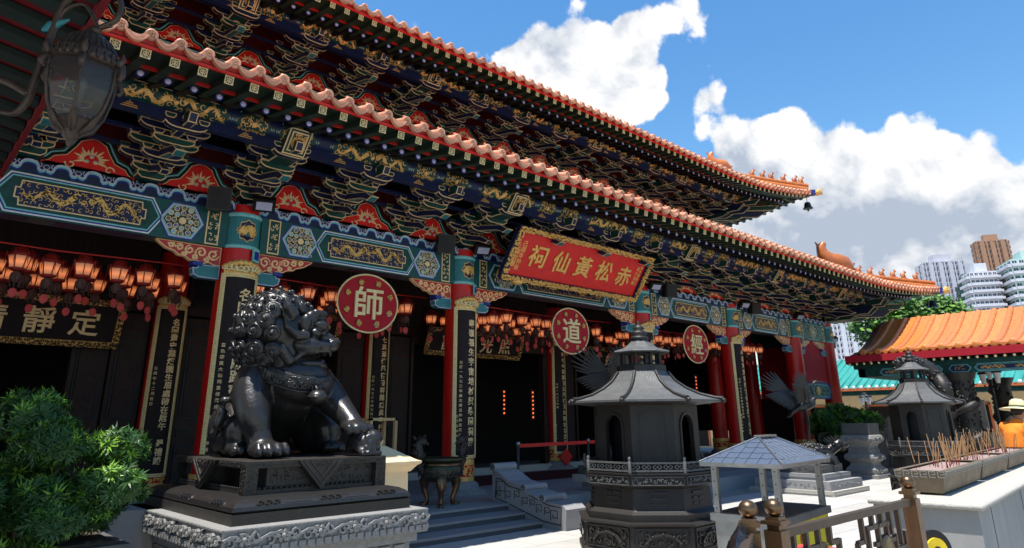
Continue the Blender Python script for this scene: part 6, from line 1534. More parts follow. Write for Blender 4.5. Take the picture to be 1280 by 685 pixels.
# ------------------------------------------------------------------ fence
def fence(x0, x1, y, lab, rz=0, right=True):
    t = thing('metal_fence', lab, 'fence', (x0, y, 0), rz); ln = x1-x0
    m = MB(); m.bx(.05, ln-.05, -.022, .022, .955, 1.0, 0); m.build('top_rail', 'fence_metal', t); m = MB(); m.bx(.05, ln-.05, -.018, .018, .12, .16, 0); m.build('bottom_rail', 'fence_metal', t)
    for x in ((0, ln) if right else (0,)):
        m = MB(); m.bx(x-.05, x+.05, -.05, .05, 0, 1.0, 0); m.bx(x-.035, x+.035, -.035, .035, 1.0, 1.03, 0); m.bx(x-.058, x+.058, -.058, .058, 1.03, 1.05, 0); m.bx(x-.04, x+.04, -.04, .04, 1.05, 1.07, 0); po = m.build('post', 'brass', t)
        m = MB(); m.ball((x, 0, 1.115), (.052, .052, .048), 0, 20, 12); m.build('ball_cap', 'brass', po)
    def bar(P):
        m = MB(); strip(m, P, .028, -.014, .014, 0); k = len(m.v); m.build('lattice_bar', 'fence_metal', t)
    # stepped lattice
    def hb_(a, b, z): m = MB(); m.bx(a, b, -.013, .013, z-.014, z+.014, 0); m.build('lattice_bar', 'fence_metal', t)
    def vb_(x, a, b): m = MB(); m.bx(x-.014, x+.014, -.015, .015, a, b, 0); m.build('lattice_bar', 'fence_metal', t)
    if ln > 1.2:
        for x in (.18, .34, .50, .66): vb_(x, .86, .955)
        hb_(.08, .58, .86); vb_(.58, .70, .86); hb_(.58, .78, .72); vb_(.78, .60, .86); hb_(.66, .80, .86); vb_(.08+.1, .5, .86); hb_(.14, .5, .58)
        for x, a in ((1.16, .80), (1.34, .88), (1.50, .88), (1.66, .80), (1.82, .72)): vb_(x, a, .955)
        hb_(1.06, 1.18, .81); vb_(1.06, .66, .81); hb_(1.22, 1.42, .88); hb_(1.44, 1.62, .88); vb_(1.24, .72, .88); hb_(1.10, 1.26, .72); vb_(1.42, .76, .88); hb_(1.34, 1.44, .77); vb_(1.58, .74, .88); hb_(1.58, 1.72, .77); vb_(1.72, .6, .80); hb_(1.72, 1.9, .70); hb_(.80, 1.08, .70); vb_(1.9, .16, .8); vb_(1.06, .16, .6)
        hb_(1.0, 1.9, .50); hb_(.1, 1.0, .36)
        m = MB(); m.lathe([(0, -.03), (.085, -.03), (.10, -.02), (.11, 0), (.10, .02), (.085, .03), (0, .03)], 28, (0, 0, 0)); m.v = [(1.52+a, c, .76+b-.05) for a, b, c in m.v]; m.build('round_boss', 'brass', t)
        m = MB(); m.lathe([(.07, -.02), (.08, 0), (.07, .02)], 20, (0, 0, 0)); m.v = [(1.18+a, c, .62+b) for a, b, c in m.v]; m.build('round_boss', 'brass', t)
    else:
        for k in range(1, 5): vb_(k*ln/5, .16, .955)
    return t
fence(3.90, 6.05, 2.03, 'bronze coloured lattice fence with round boss and ball topped posts in the foreground')
f2 = fence(0, 1.1, 0, 'short fence panel at the bottom edge carrying the black bag', 0, False); f2.location = (3.74, 2.10, 0); f2.rotation_euler = (0, 0, radians(205))
m = MB(); rr = random.Random(1); P0 = Vector((3.72, 2.13, 1.03)); dx = Vector((cos(radians(205)), sin(radians(205)), 0)); vs = []
n1_, n2_ = 16, 10
for i in range(n1_+1):
    for j in range(n2_+1):
        u = i/n1_; a = pi*(j/n2_-.0); r = .055+.03*sin(u*3); w = P0+dx*(u*.62-.02)+Vector((0, 0, -.02-.12*u)); off = Vector((-dx.y, dx.x, 0))*cos(a)*(r*1.2+.04*u)+Vector((0, 0, sin(a)*r*.9-(.10*abs(cos(a)))))
        vs.append(w+off+Vector((rr.uniform(-1, 1), rr.uniform(-1, 1), rr.uniform(-1, 1)))*.009)
m.add(vs, [(i*(n2_+1)+j, i*(n2_+1)+j+1, (i+1)*(n2_+1)+j+1, (i+1)*(n2_+1)+j) for i in range(n1_) for j in range(n2_)], 0, True)
mat('bag', (.012, .012, .014), .18, 0, (.006, .006, .007), 9, .6, bump=.5, bscale=22)
o = m.build('plastic_bag', 'bag'); md = o.modifiers.new('s', 'SOLIDIFY'); md.thickness = .006; tag(o, 'crumpled shiny black plastic bag draped over the fence left of the ball topped posts', 'bag')
# red plastic stand behind the fence, black and yellow disc
t = thing('plastic_table', 'low pink plastic table with red box behind the foreground fence', 'table', (5.05, 2.45, 0)); m = MB(); m.bx(-.1, .75, -.1, .35, .60, .63, 0); m.build('table_top', 'tag_pink', t); m = MB(); m.bx(-.05, .16, -.06, .2, .632, .70, 0); m.build('box', 'bright_red', t)
for a, b in ((-.05, -.05), (.7, -.05), (-.05, .3), (.7, .3)): m = MB(); m.tube([(a, b, 0), (a, b, .6)], .02, 6); m.build('leg', 'tag_pink', t)
t = thing('warning_disc', 'round black and yellow disc leaning by the fence end post', 'disc', (6.32, 2.0, .60))
mat('disc_yellow', (.80, .55, .02), .45)
for nm, r, mm_, dy in (('rim', .155, 'lamp_black', 0), ('face', .10, 'disc_yellow', -.012), ('hub', .04, 'lamp_black', -.018)):
    m = MB(); m.prism([(r*cos(q*pi/16), r*sin(q*pi/16)) for q in range(32)], dy, dy+.02, 0, lambda u, d, w: (u*.8+.2*d, d+u*-.5, w)); m.build(nm, mm_, t)
m = MB(); m.tube([(0, .02, -.6), (0, .02, 0)], .015, 6); m.build('stand', 'lamp_black', t)
# ------------------------------------------------------------------ offering table, troughs and incense
TZ = .90; t = thing('offering_table', 'long pale stone and metal offering table in the right foreground', 'table', (6.93, 1.80, 0), radians(5))
m = MB(); m.bx(.03, 6.9, .03, .83, 0, TZ-.045, 0); m.build('table_body', 'concrete', t)
m = MB(); m.bx(0, 6.93, 0, .86, TZ-.03, TZ, 0); m.tube([(0, 0, TZ-.025), (6.93, 0, TZ-.025)], .024, 8); m.tube([(0, 0, TZ-.025), (0, .86, TZ-.025)], .024, 8); m.ball((0, 0, TZ-.025), .024); m.build('table_top', 'pale_stone', t)
for k in range(3): m = MB(); m.bx(.6+1.9*k, .606+1.9*k, .026, .03, 0.02, .85, 0); m.build('panel_seam', 'iron', t)
def trough(x, y, ln, lab, seed):
    t = thing('incense_trough', lab, 'incense trough', (x, y, TZ), radians(5), 'incense troughs'); w = .43; h = .215
    m = MB(); b = .05
    V = [(b, b, .02), (ln-b, b, .02), (ln-b, w-b, .02), (b, w-b, .02), (0, 0, h), (ln, 0, h), (ln, w, h), (0, w, h), (.05, .05, h), (ln-.05, .05, h), (ln-.05, w-.05, h), (.05, w-.05, h)]
    m.add(V, [(3, 2, 1, 0), (0, 1, 5, 4), (1, 2, 6, 5), (2, 3, 7, 6), (3, 0, 4, 7), (4, 5, 9, 8), (5, 6, 10, 9), (6, 7, 11, 10), (7, 4, 8, 11)], 0); m.build('trough_body', 'brass_dull', t)
    m = MB(); m.add([(.05, .05, h-.02), (ln-.05, .05, h-.02), (ln-.05, w-.05, h-.02), (.05, w-.05, h-.02)], [(0, 1, 2, 3)], 0); m.build('ash', 'ash', t)
    for a, b_ in ((.08, .08), (ln-.12, .08), (.08, w-.12), (ln-.12, w-.12)): m = MB(); m.bx(a, a+.05, b_, b_+.05, 0, .03, 0); m.build('foot', 'iron', t)
    m = MB(); n = int(ln/.075)
    for i in range(n):
        u = ln*(i+.5)/n; z = h-.03; s = .022
        strip(m, [(u-s, z-s), (u+s, z-s), (u+s, z+s), (u-s, z+s), (u-s, z), (u+s*.2, z)], .008, -.006, .01, 0, lambda a, d, c: (a, (h-c)*.33+d, c))
    n = 6
    for i in range(n):
        u = w*(i+.5)/n; z = h-.032; s = .025
        strip(m, [(u-s, z-s), (u+s, z-s), (u+s, z+s), (u-s, z+s), (u-s, z), (u+s*.2, z)], .009, -.006, .01, 0, lambda a, d, c: ((h-c)*.33+d, a, c))
    m.build('fret_border', 'pale_stone', t)
    rr = random.Random(seed); R5 = Matrix.Rotation(radians(5), 3, 'Z'); k = 0
    n = int(ln*17)
    while k < n:
        cx_, cy_ = rr.uniform(.12, ln-.12), rr.uniform(.1, w-.1); b = rr.choice((1, 1, 2, 3, 5)); lean = Vector((rr.gauss(0, .10), rr.gauss(0, .10), 1)).normalized()
        for _ in range(b):
            p = Vector((cx_+rr.uniform(-.03, .03), cy_+rr.uniform(-.03, .03), h-.03)); L_ = rr.uniform(.16, .36); q = p+(lean+Vector((rr.gauss(0, .05), rr.gauss(0, .05), 0)))*L_
            m = MB(); m.tube([p, p.lerp(q, .25)], .0030, 4, 1); m.tube([p.lerp(q, .25), q], .0040, 4, 0)
            o = m.build('incense_stick', 'stick stick_red'); o.location = Vector((x, y, TZ)); o.rotation_euler = (0, 0, radians(5))
            STICKS.append((o, p, seed)); k += 1
mat('brass_dull', (.21, .16, .105), .6, .3, (.10, .075, .05), 7, .8, bump=.2); mat('ash', (.33, .25, .22), .95, 0, (.22, .15, .13), 40, .9, bump=.6, bscale=80)
mat('stick', (.50, .28, .13), .8, 0, None, 30, .5); mat('stick_red', (.30, .03, .03), .7)
STICKS = []
trough(7.42, 2.16, 1.95, 'bronze incense trough nearest the brass fence post, full of ash and sticks', 1); trough(9.42, 2.335, 1.95, 'second incense trough in the row on the table, dense with sticks', 2); trough(11.42, 2.51, 2.2, 'farthest incense trough at the right edge in front of the person', 3)
for o, p, s in STICKS:
    lab = ('thin incense stick standing in the ash of the trough nearest the fence post', 'thin incense stick standing in the ash of the second trough', 'thin incense stick standing in the farthest trough by the person')[s-1]
    tag(o, lab, 'incense stick', ('incense sticks in the nearest trough', 'incense sticks in the second trough', 'incense sticks in the farthest trough')[s-1])
# ------------------------------------------------------------------ person in orange
def person():
    t = thing('person', 'person in an orange shirt and straw hat bending over the incense, seen from behind', 'person', (14.35, 3.0, 0), radians(-30)); t.scale = (1.12, 1.12, 1.06)
    # +x is the facing direction
    mat('skin', (.36, .19, .12), .5, 0, (.30, .15, .09), 8, .5); mat('orange_cloth', (.85, .24, .02), .75, 0, (.72, .17, .012), 3, .6, bump=.4, bscale=9); mat('trousers', (.03, .035, .05), .8); mat('straw', (.72, .60, .36), .7, 0, (.6, .47, .25), 25, .6, bump=.5, bscale=120); mat('hat_band', (.10, .14, .06), .7); mat('hair', (.02, .015, .012), .6); mat('shoe', (.05, .04, .035), .6)
    m = MB()
    for s in (-1, 1):
        limb(m, [(0, s*.09, .82), (.01, s*.11, .47), (-.02, s*.11, .08)], [.10, .065, .05], 12); 
    limb(m, [(0, 0, .82), (-.01, 0, 1.0), (.02, 0, 1.22), (.06, 0, 1.36), (.10, 0, 1.44)], [.15, .14, .155, .10, .06], 16); m.ball((.03, 0, 1.27), (.12, .19, .13), 0, 16, 10)
    for s in (-1, 1): limb(m, [(.04, s*.19, 1.33), (.10, s*.25, 1.10), (.30, s*.20, 1.02), (.40, s*.16, 1.05)], [.062, .05, .038, .03], 10)
    m.ball((.15, 0, 1.55), (.095, .078, .115), 0, 18, 12); m.ball((.215, 0, 1.50), (.05, .05, .055), 0); limb(m, [(.09, 0, 1.38), (.12, 0, 1.48)], [.06, .055])
    m.tube([(.245, 0, 1.57), (.272, 0, 1.535), (.25, 0, 1.525)], [.012, .018, .012], 6)
    for s in (-1, 1): m.ball((.14, s*.08, 1.54), (.02, .012, .03), 0)
    for s in (-1, 1):
        h = Vector((.43, s*.15, 1.05)); m.ball(h, (.045, .022, .035), 0)
        for k in range(4): m.tube([h+Vector((.03, 0, .024-.016*k)), h+Vector((.07, -s*.012, .02-.016*k)), h+Vector((.085-.004*abs(k-1.5), -s*.035, .01-.014*k))], [.009, .0085, .007], 6)
        m.tube([h+Vector((-.01, -s*.01, .03)), h+Vector((.03, -s*.03, .045)), h+Vector((.055, -s*.04, .035))], [.011, .010, .008], 6)
    remesh(m, 'body', 'skin', t, .011, 2)
    m = MB(); limb(m, [(0, 0, .86), (-.01, 0, 1.0), (.02, 0, 1.22), (.06, 0, 1.35)], [.175, .165, .175, .115], 18); m.ball((.03, 0, 1.27), (.145, .215, .145), 0, 16, 10)
    for s in (-1, 1): limb(m, [(.04, s*.19, 1.33), (.085, s*.25, 1.14), (.12, s*.245, 1.07)], [.085, .075, .078], 12)
    remesh(m, 'shirt', 'orange_cloth', t, .016, 3)
    m = MB()
    for s in (-1, 1): limb(m, [(0, s*.085, .84), (.01, s*.11, .47), (-.02, s*.11, .10)], [.135, .09, .075], 12)
    remesh(m, 'trousers', 'trousers', t, .016, 2)
    for s in (-1, 1): m = MB(); m.ball((.05, s*.11, .045), (.13, .05, .045)); m.build('shoe', 'shoe', t)
    m = MB(); m.ball((.13, 0, 1.58), (.10, .088, .10), 0, 16, 10); m.build('hair', 'hair', t)
    m = MB(); m.lathe([(.0, .135), (.06, .13), (.095, .10), (.105, .05), (.112, .0), (.17, -.012), (.235, -.035), (.238, -.042), (.17, -.022), (.10, -.01)], 32, (0, 0, 0)); m.lathe([(.114, .0), (.110, .032)], 32, (0, 0, 0), 1)
    o = m.build('straw_hat', 'straw hat_band', t, (.14, 0, 1.625)); o.rotation_euler = (0, radians(8), 0)
    m = MB()
    for s in (-1, 1): m.ball((.232, s*.03, 1.565), (.008, .014, .007), 0, 8, 5)
    m.build('eyes', 'hair', t); m = MB(); m.tube([(.255, -.022, 1.495), (.262, 0, 1.493), (.255, .022, 1.495)], .005, 5); m.build('mouth', 'tag_pink', t)
person()
# ------------------------------------------------------------------ pavilion on the right with orange roof
t = thing('side_pavilion', 'open pavilion with bright orange tiled roof and carved stone columns on the right', 'pavilion', (22, 8.25, 0))
# local: y runs toward the viewer as negative; eave line along y at x=0
PL = 13.0
m = MB(); vs = []
def rp(t_, y):      # roof profile: t_ 0 at west eave, 1 at ridge
    return (2.9*t_, y, 3.42+1.22*t_**1.5)
for j in range(2):
    y = 0 if j == 0 else -PL
    for q in range(9): vs.append(rp(q/8, y))
m.add(vs, [(q, q+9, q+10, q+1) for q in range(8)], 0, True); m.add([(5.8-a, b, c) for a, b, c in vs], [(q, q+1, q+10, q+9) for q in range(8)], 0, True)
m.add([(a, b, c-.06) for a, b, c in vs], [(q, q+1, q+10, q+9) for q in range(8)], 0, True); m.add([(5.8-a, b, c-.06) for a, b, c in vs], [(q, q+9, q+10, q+1) for q in range(8)], 0, True)
rfo = m.build('roof', 'tile_amber', t)
m = MB(); m.tube([(a, 0, c+.02) for a, b, c in [rp(q/8, 0) for q in range(9)]], .085, 10, 0); m.lathe([(.0, 0), (.10, 0), (.10, .02), (.07, .03), (0, .03)], 14, (0, 0, 0))
k = 14*5
for i in range(len(m.v)-k, len(m.v)): a, b, c = m.v[i]; m.v[i] = (-c-.02, b, a+3.44)
rib = m.mesh('roof_rib_tile', mats('tile_amber'))
m = MB()
for q in range(14):
    p0 = rp(q/14, 0); p1 = rp((q+1)/14, 0); m.add([(p0[0], -.09, p0[2]+.012), (p0[0], -.33, p0[2]+.012), (p1[0]+.02, -.33, p1[2]+.062), (p1[0]+.02, -.09, p1[2]+.062)], [(0, 1, 2, 3)], 0); m.add([(p0[0], -.09, p0[2]+.012), (p0[0], -.33, p0[2]+.012), (p0[0], -.33, p0[2]-.02), (p0[0], -.09, p0[2]-.02)], [(0, 1, 2, 3)], 0)
m.prism([(-.10, .04), (-.21, -.08), (-.32, .04)], 0, .03, 0, lambda u, d, w: (-.03+d, u, 3.42+w)); trou = m.mesh('trough_tile', mats('tile_amber'))
yy = -.25
while yy > -PL+.4:
    put('roof_rib_tile', rib, rfo, (0, yy, 0)); put('trough_tile', trou, rfo, (0, yy, 0)); yy -= .42
# gable end with dark rusty verge tiles
m = MB()
for kx in range(4): m.tube([(a+.0, .0+.09*kx, c-.02-.055*kx) for a, b, c in [rp(q/8, 0) for q in range(9)]], .06, 8, 0)
mat('verge', (.22, .09, .05), .45, 0, (.12, .05, .03), 10, .7); m.build('verge_tiles', 'verge', rfo)
m = MB(); m.bx(-.06, -.02, -PL, .30, 3.17, 3.37, 0); m.bx(-.05, 5.8, .26, .30, 3.12, 3.30, 0); m.build('eave_fascia', 'crimson', t)
m = MB(); yy = .2
while yy > -PL: m.ball((-.02, yy, 3.12), (.03, .04, .04), 1, 8, 4); m.bx(-.02, 1.5, yy-.035, yy+.035, 3.09, 3.15, 0); yy -= .21
m.build('rafter_ends', 'rafter_green gold_line', t)
m = MB(); m.bx(.25, .55, -PL, .2, 2.98, 3.10, 0); m.bx(.30, .50, -PL, .1, 2.74, 2.98, 0); m.bx(.3, 5, -.1, .1, 2.74, 2.98, 0); m.bx(1.5, 1.7, -PL, .1, 2.98, 3.5, 1); m.build('eave_beam', 'green black', t)
Tq = lambda u, d, w: (.30+d, -u, w)
for k in range(5):
    u0 = -.1+2.45*k; m = MB()
    if k != 0:
        P = hexagon(u0, u0+.55, 2.76, 2.96, .7); m.prism(P, -.006, 0, 0, Tq); m.prism(inset(P, .018), -.010, 0, 1, Tq)
        filigree(m, u0+.15, u0+.4, 2.79, 2.93, 3, k, .06, 1, (-.018, -.01), Tq, .01)
    P = hexagon(u0+.62, u0+2.3, 2.755, 2.965, .7); m.prism(P, -.006, 0, 0, Tq); m.prism(inset(P, .016), -.010, 0, 2, Tq); m.prism(inset(P, .035), -.013, 0, 0, Tq); m.prism(inset(P, .045), -.016, 0, 1, Tq)
    for c in (u0+1.05, u0+1.85): dragon(m, c-.3, c+.3, 2.80, 2.92, 3, k, Tq, (-.028, -.014))
    m.build('painted_panel', 'pale_teal blue green gold', t)
rr = random.Random(6)
for (x, y) in ((.45, -2.55), (4.6, -2.55), (.45, -8.5), (4.6, -8.5), (4.6, -.2)):
    m = MB(); m.lathe([(.42, 0), (.42, .35), (.30, .42), (.27, .5), (.27, 2.5), (.34, 2.6), (.40, 2.74)], 18, (x, y, 0)); c_ = m.build('carved_column', 'iron', t)
    m = MB(); P = [(x+.30*cos(a*.5), y+.30*sin(a*.5), .5+2.0*a/30) for a in range(31)]; m.tube(P, [.09+.03*sin(a) for a in range(31)], 8)
    for i in range(200): a = rr.uniform(0, 6.28); z = rr.uniform(.5, 2.55); m.ball((x+.28*cos(a), y+.28*sin(a), z), (.035, .035, .045), 0, 6, 4)
    m.build('coiled_dragon', 'iron', c_)
# dark dragon sculpture above the second burner, between pavilion and burner
t = thing('dragon_sculpture', 'dark scaly dragon sculpture curling behind the finial of the second burner', 'sculpture', (20.6, 6.15, 0)); m = MB(); rr = random.Random(3)
P = [(-.2, .5, 2.95), (.1, .2, 3.02), (.3, -.1, 2.85), (.35, -.3, 2.55), (.2, -.45, 2.3), (.25, -.4, 2.0), (.2, -.2, 1.6)]
limb(m, P, [.10, .15, .19, .20, .18, .17, .2], 12)
for i in range(160):
    j = rr.randint(0, 5); c = Vector(P[j]).lerp(Vector(P[j+1]), rr.random()); d = Vector((rr.gauss(0, 1), rr.gauss(0, 1), rr.gauss(0, 1))).normalized(); m.ball(c+d*.17, (.05, .05, .045), 0, 6, 4)
m.build('dragon_body', 'iron', t); m = MB(); m.lathe([(.5, 0), (.5, .5), (.35, .6), (.32, 1.5), (.45, 1.7)], 12, (.2, -.2, 0)); m.build('rock_base', 'iron', t)
# ------------------------------------------------------------------ long building with green roof behind
t = thing('green_roof_hall', 'long low hall with turquoise tiled roof behind the courtyard', 'building', (34, 14.5, 0))
m = MB(); m.add([(0, 17, 2.85), (0, -16, 2.85), (3.4, -16, 4.4), (3.4, 17, 4.4)], [(0, 3, 2, 1)], 0); m.add([(6.8, 17, 2.85), (6.8, -16, 2.85), (3.4, -16, 4.4), (3.4, 17, 4.4)], [(0, 1, 2, 3)], 0); rfo = m.build('roof', 'green_tile', t)
m = MB(); m.tube([(0, 0, 2.89), (1.7, 0, 3.60), (3.4, 0, 4.44)], .07, 7, 0); m.ball((-.01, 0, 2.89), (.03, .085, .085), 1, 8, 4); rib = m.mesh('roof_rib_tile', mats('green_tile white_paint'))
m = MB(); m.prism([(-.10, 0), (-.17, -.09), (-.24, 0)], 0, .03, 0, lambda u, d, w: (-.02+d, u, 2.87+w)); ter = m.mesh('drip_tile', mats('tile_rust'))
for k in range(96): put('roof_rib_tile', rib, rfo, (0, 16.9-.34*k, 0)); put('drip_tile', ter, rfo, (0, 16.9-.34*k, 0))
m = MB(); m.bx(-.02, .03, -16, 17, 2.74, 2.85, 0); m.build('terracotta_edge', 'tile_rust', t); m = MB(); m.bx(.1, 1.3, -16, 17, 2.55, 2.74, 0); m.build('eave_board', 'green', t)
m = MB(); m.bx(1.3, 5.6, -16, 17, 0, 2.75, 0); m.build('wall', 'cream_plaster', t)
for k in range(-4, 5): m = MB(); m.bx(1.24, 1.32, .4-3.4*k, 2.0-3.4*k, .1, 2.05, 1); m.bx(1.22, 1.30, .35-3.4*k, .42-3.4*k, .1, 2.1, 0); m.bx(1.22, 1.30, 1.98-3.4*k, 2.05-3.4*k, .1, 2.1, 0); m.bx(1.22, 1.30, .35-3.4*k, 2.05-3.4*k, 2.05, 2.12, 0); m.build('doorway', 'tile_rust room_dark', t)
t = thing('round_gable_roof', 'dark green arched roof gable rising behind the orange pavilion roof', 'building', (40, 11.2, 0))
m = MB(); P = [(1.7*cos(pi*q/16), 5.25+.85*sin(pi*q/16)) for q in range(17)]; m.prism(P, 0, 4, 0, lambda u, d, w: (d, u, w)); m.build('arched_roof', 'green_tile', t)
m = MB(); strip(m, [(a*1.02, 5.25+(b-5.25)*1.04) for a, b in P], .16, -.2, .0, 0, lambda u, d, w: (d, u, w)); strip(m, [(a*.7, 5.25+(b-5.25)*.7) for a, b in P], .1, -.14, .0, 0, lambda u, d, w: (d, u, w)); m.build('ridge', 'teal', t); m = MB(); m.bx(.3, 3.8, -1.6, 1.6, 0, 5.26); m.build('wall', 'cream_plaster', t)
# balustrade wall, lamp posts, notice board
t = thing('stone_balustrade', 'pale stone balustrade wall behind the incense troughs', 'balustrade', (26, 7.6, 0))
m = MB(); m.bx(0, .25, -8, 2.2, 0, 1.0, 0); m.bx(-.05, .3, -8, 2.2, 1.0, 1.10, 0); m.build('wall', 'pale_stone', t)
for k in range(6): m = MB(); m.lathe([(.22, 0), (.22, 1.2), (.16, 1.24), (.2, 1.3), (.14, 1.38), (.17, 1.46), (.05, 1.56), (0, 1.6)], 8, (.12, 1.4-1.75*k, 0)); m.build('balustrade_post', 'pale_stone', t)
def lamp_post(x, y, h, lab):
    t = thing('street_lamp', lab, 'street lamp', (x, y, 0), radians(40), 'cluster lamp posts'); m = MB(); m.lathe([(.10, 0), (.08, .3), (.045, .4), (.04, h)], 10, (0, 0, 0)); m.build('pole', 'lamp_black', t)
    for u in (-.38, 0, .38):
        z = h-.05+(.12 if u == 0 else 0); m = MB(); m.tube([(0, 0, h-.35), (u*.6, 0, h-.42), (u, 0, z-.25)], .02, 6); m.lathe([(.06, .14), (.13, .10), (.12, .06)], 6, (u, 0, z)); m.build('lamp_arm', 'lamp_black', t)
        m = MB(); m.lathe([(.05, -.22), (.10, .06)], 6, (u, 0, z)); m.build('lamp_glass', 'white_paint', t)
lamp_post(24.0, 5.35, 2.75, 'black lamp post with three glass lanterns at right, before the green roofed hall'); lamp_post(31, 11.5, 2.35, 'lamp post with glass lanterns left of the second burner, near the potted bush')
t = thing('notice_board', 'white notice sheet on a board behind the carved pavilion column', 'notice', (27.3, 6.85, 0)); m = MB(); m.bx(0, .05, -.45, .35, 1.15, 2.05, 0); m.build('sheet', 'white_paint', t); m = MB(); m.bx(.05, .09, -.45, .35, .9, 2.08, 0); m.bx(.05, .1, -.1, 0, 0, 1, 0); m.build('board', 'lamp_black', t)
m = MB()
for k in range(3): m.bx(-.006, 0, -.18+.14*k, -.10+.14*k, 1.66, 1.78, 0); m.bx(-.006, 0, -.3, .2, 1.45-.08*k, 1.475-.08*k, 0)
m.build('printing', 'lamp_black', t)
# ------------------------------------------------------------------ trees behind
def tree(name, lab, loc, h, cr, seed, n=2600, ls=.30):
    t = thing(name, lab, 'tree', loc); rn_ = random.Random(seed); m = MB()
    m.tube([(0, 0, 0), (.1, 0, h*.3), (0, .1, h*.55)], [.35, .25, .18], 10); lumps = []
    for k in range(15):
        a = rn_.uniform(0, 6.28); q = rn_.uniform(.15, .85); z = rn_.uniform(.5, .93); p = Vector((cr*q*cos(a), cr*q*sin(a), h*z)); lumps.append((p, rn_.uniform(.25, .42)*cr)); m.tube([(0, .1, h*.45), p*.6+Vector((0, 0, h*.18)), p], [.12, .08, .03], 6)
    m.build('trunk', 'bark', t); m = MB()
    for i in range(n):
        c, r = rn_.choice(lumps); d = Vector((rn_.gauss(0, 1), rn_.gauss(0, 1), rn_.gauss(.2, .9))).normalized(); p = c+d*r*rn_.uniform(.6, 1.05)
        for q in range(3):
            o = p+Vector((rn_.gauss(0, 1), rn_.gauss(0, 1), rn_.gauss(0, 1)))*ls*.5; u = Vector((rn_.gauss(0, 1), rn_.gauss(0, 1), rn_.gauss(0, .6))).normalized()*ls*.5; v = u.orthogonal().normalized()*ls*.3
            m.add([o-u, o+v, o+u, o-v], [(0, 1, 2, 3)], 1 if rn_.random() < .14 else 0)
    m.build('crown', 'leaf_tree leaf_bright', t); return t
tree('broadleaf_tree', 'bright green leafy tree above the orange pavilion roof, under the roof corner', (46, 13.9, 0), 8.6, 3.3, 4, 6500, .34)

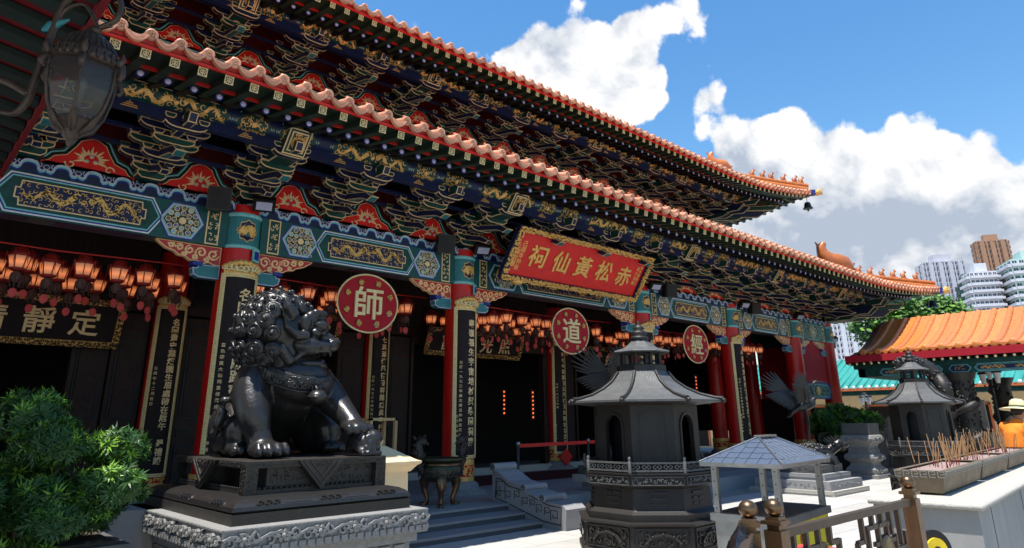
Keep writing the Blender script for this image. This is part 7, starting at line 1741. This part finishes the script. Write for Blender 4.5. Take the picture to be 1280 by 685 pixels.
# ------------------------------------------------------------------ tower blocks far off
mat('tower_white', (.62, .62, .66), .8, 0, (.54, .54, .59), .3, .5); mat('tower_lilac', (.52, .51, .56), .8, 0, (.44, .43, .48), .3, .5); mat('tower_brown', (.42, .24, .15), .8, 0, (.33, .18, .11), .3, .5); mat('tower_dark', (.03, .05, .06), .5, 0, (.02, .03, .035), .2, .6); mat('tower_green', (.05, .11, .09), .6, 0, (.03, .07, .06), .2, .5); mat('tower_glass', (.06, .07, .09), .25, 0, (.03, .035, .05), .2, .8); mat('tower_mint', (.50, .66, .62), .7)
def tower(px0, px1, pytop, dist, depth, lab, wallm, sidem, floors, cols, style=0, rzd=0):
    c = (px0+px1)/2
    dcen = (Dv+Rv*((c-CX)/F_PX)-Uv*((pytop-CY)/F_PX)); P = Vector((0, 0, CAM_H))+dcen*dist; W2 = (px1-px0)/F_PX*dist; H_ = P.z
    rz = radians(rzd)+atan2(-P.x, P.y)     # local -y faces the camera
    t = thing('tower_block', lab, 'tower block', (P.x, P.y, 0), rz)
    m = MB(); m.bx(-W2/2, W2/2, 0, depth, 0, H_, 0); m.bx(-W2*.2, W2*.25, depth*.2, depth*.7, H_, H_+3.5, 0); m.build('wall', wallm, t)
    vis0 = max(0, int(floors*.35)); wi = 0
    for face, ln in (('f', W2), ('l', depth)):
        nc = cols if face == 'f' else max(3, int(cols*.6)); T = (lambda u, d, w: (-W2/2+u, d, w)) if face == 'f' else (lambda u, d, w: (-W2/2+d, depth-u, w))
        for side in ((T,) if face == 'f' else (T, lambda u, d, w: (W2/2-d, u, w))):
            # projecting bays
            mbay = MB(); nb = max(2, nc//2)
            for k in range(nb):
                u = ln*(k+.5)/nb
                if style != 2: mbay.prism([(u-ln/nb*.22, 0), (u+ln/nb*.22, 0), (u+ln/nb*.22, H_-1), (u-ln/nb*.22, H_-1)], -.9, 0, 0, side)
            mbay.build('projecting_bay', sidem if style == 1 else wallm, t)
            for fl in range(vis0, floors):
                z = H_*(fl+.5)/floors; fh_ = H_/floors
                if style == 2: sl_ = MB(); sl_.prism([(0, z-fh_*.48), (ln, z-fh_*.48), (ln, z-fh_*.12), (0, z-fh_*.12)], -1.2, 0, 0, side); sl_.build('balcony_band', 'tower_white', t)
                for k in range(nc):
                    wi += 1
                    u = ln*(k+.5)/nc; off = -.93 if (style != 2 and abs((u/(ln/nb)) % 1-.5) < .2) else -.02
                    key = (round(ln/nc, 2), round(fh_, 2))
                    if key not in _wn:
                        wm = MB(); a_ = ln/nc*.27; b_ = fh_*.25; wm.bx(-a_*1.15, a_*1.15, -.06, .05, -b_*1.1, b_*1.1, 0); wm.bx(-a_-.12, a_+.12, -.35, 0, -b_-.25, -b_, 1); wm.bx(-.06, .06, -.09, 0, -b_, b_, 1); _wn[key] = wm.mesh('window', mats('tower_glass '+wallm))
                    o = put('window', _wn[key], t, side(u, off, z)); 
                    if face == 'l': o.rotation_euler = (0, 0, -pi/2 if side is T else pi/2)
    return t
_wn = {}
tower(1158, 1202, 326, 300, 12, 'white and pale lilac tower block just right of the roof corner', 'tower_lilac', 'tower_white', 26, 8, 0, 22)
tower(1213, 1243, 339, 260, 9, 'white tower block with dark green flanks in front of the brown tower', 'tower_white', 'tower_dark', 20, 6, 2, 20)
tower(1243, 1253, 352, 262, 8, 'dark green glazed flank joined to the white banded tower', 'tower_dark', 'tower_dark', 20, 2, 0, 10)
tower(1202, 1214, 352, 275, 10, 'narrow dark green tower wing left of the white banded block', 'tower_green', 'tower_green', 20, 2, 0, 10)
tower(1222, 1256, 300, 380, 7, 'tall brown brick tower block with balconies, highest of the group', 'tower_brown', 'tower_brown', 34, 6, 1, 20)
tower(1252, 1272, 342, 330, 12, 'pinkish grey slab block between the brown and the mint towers', 'tower_lilac', 'tower_lilac', 24, 3, 0, 20)
tower(1267, 1320, 322, 250, 16, 'white tower block with mint green window bands at the right edge', 'tower_mint', 'tower_white', 20, 7, 2, 20)
tower(1044, 1092, 392, 230, 14, 'beige tower block glimpsed below the roof corner beside the end column', 'tower_white', 'tower_white', 18, 8, 0, 25)
tower(1100, 1150, 412, 420, 14, 'low distant block hidden mostly behind the tree', 'tower_white', 'tower_white', 20, 6, 0, 10)
# distant wooded hill closes the horizon
m = MB(); vs = []; rr = random.Random(12); nq = 60
for i in range(nq+1):
    a = radians(-60+200*i/nq); R_ = 900; h = 25+14*sin(i*.5)+8*sin(i*1.3)+rr.uniform(0, 4)
    for (r, z) in ((R_-150, 0), (R_-60, h*.6), (R_, h), (R_+120, 0)): vs.append((r*cos(a), r*sin(a), z))
m.add(vs, [(4*i+q, 4*i+4+q, 4*i+5+q, 4*i+1+q) for i in range(nq) for q in range(3)], 0, True); m.build('hills', 'leaf_tree', kind='structure')
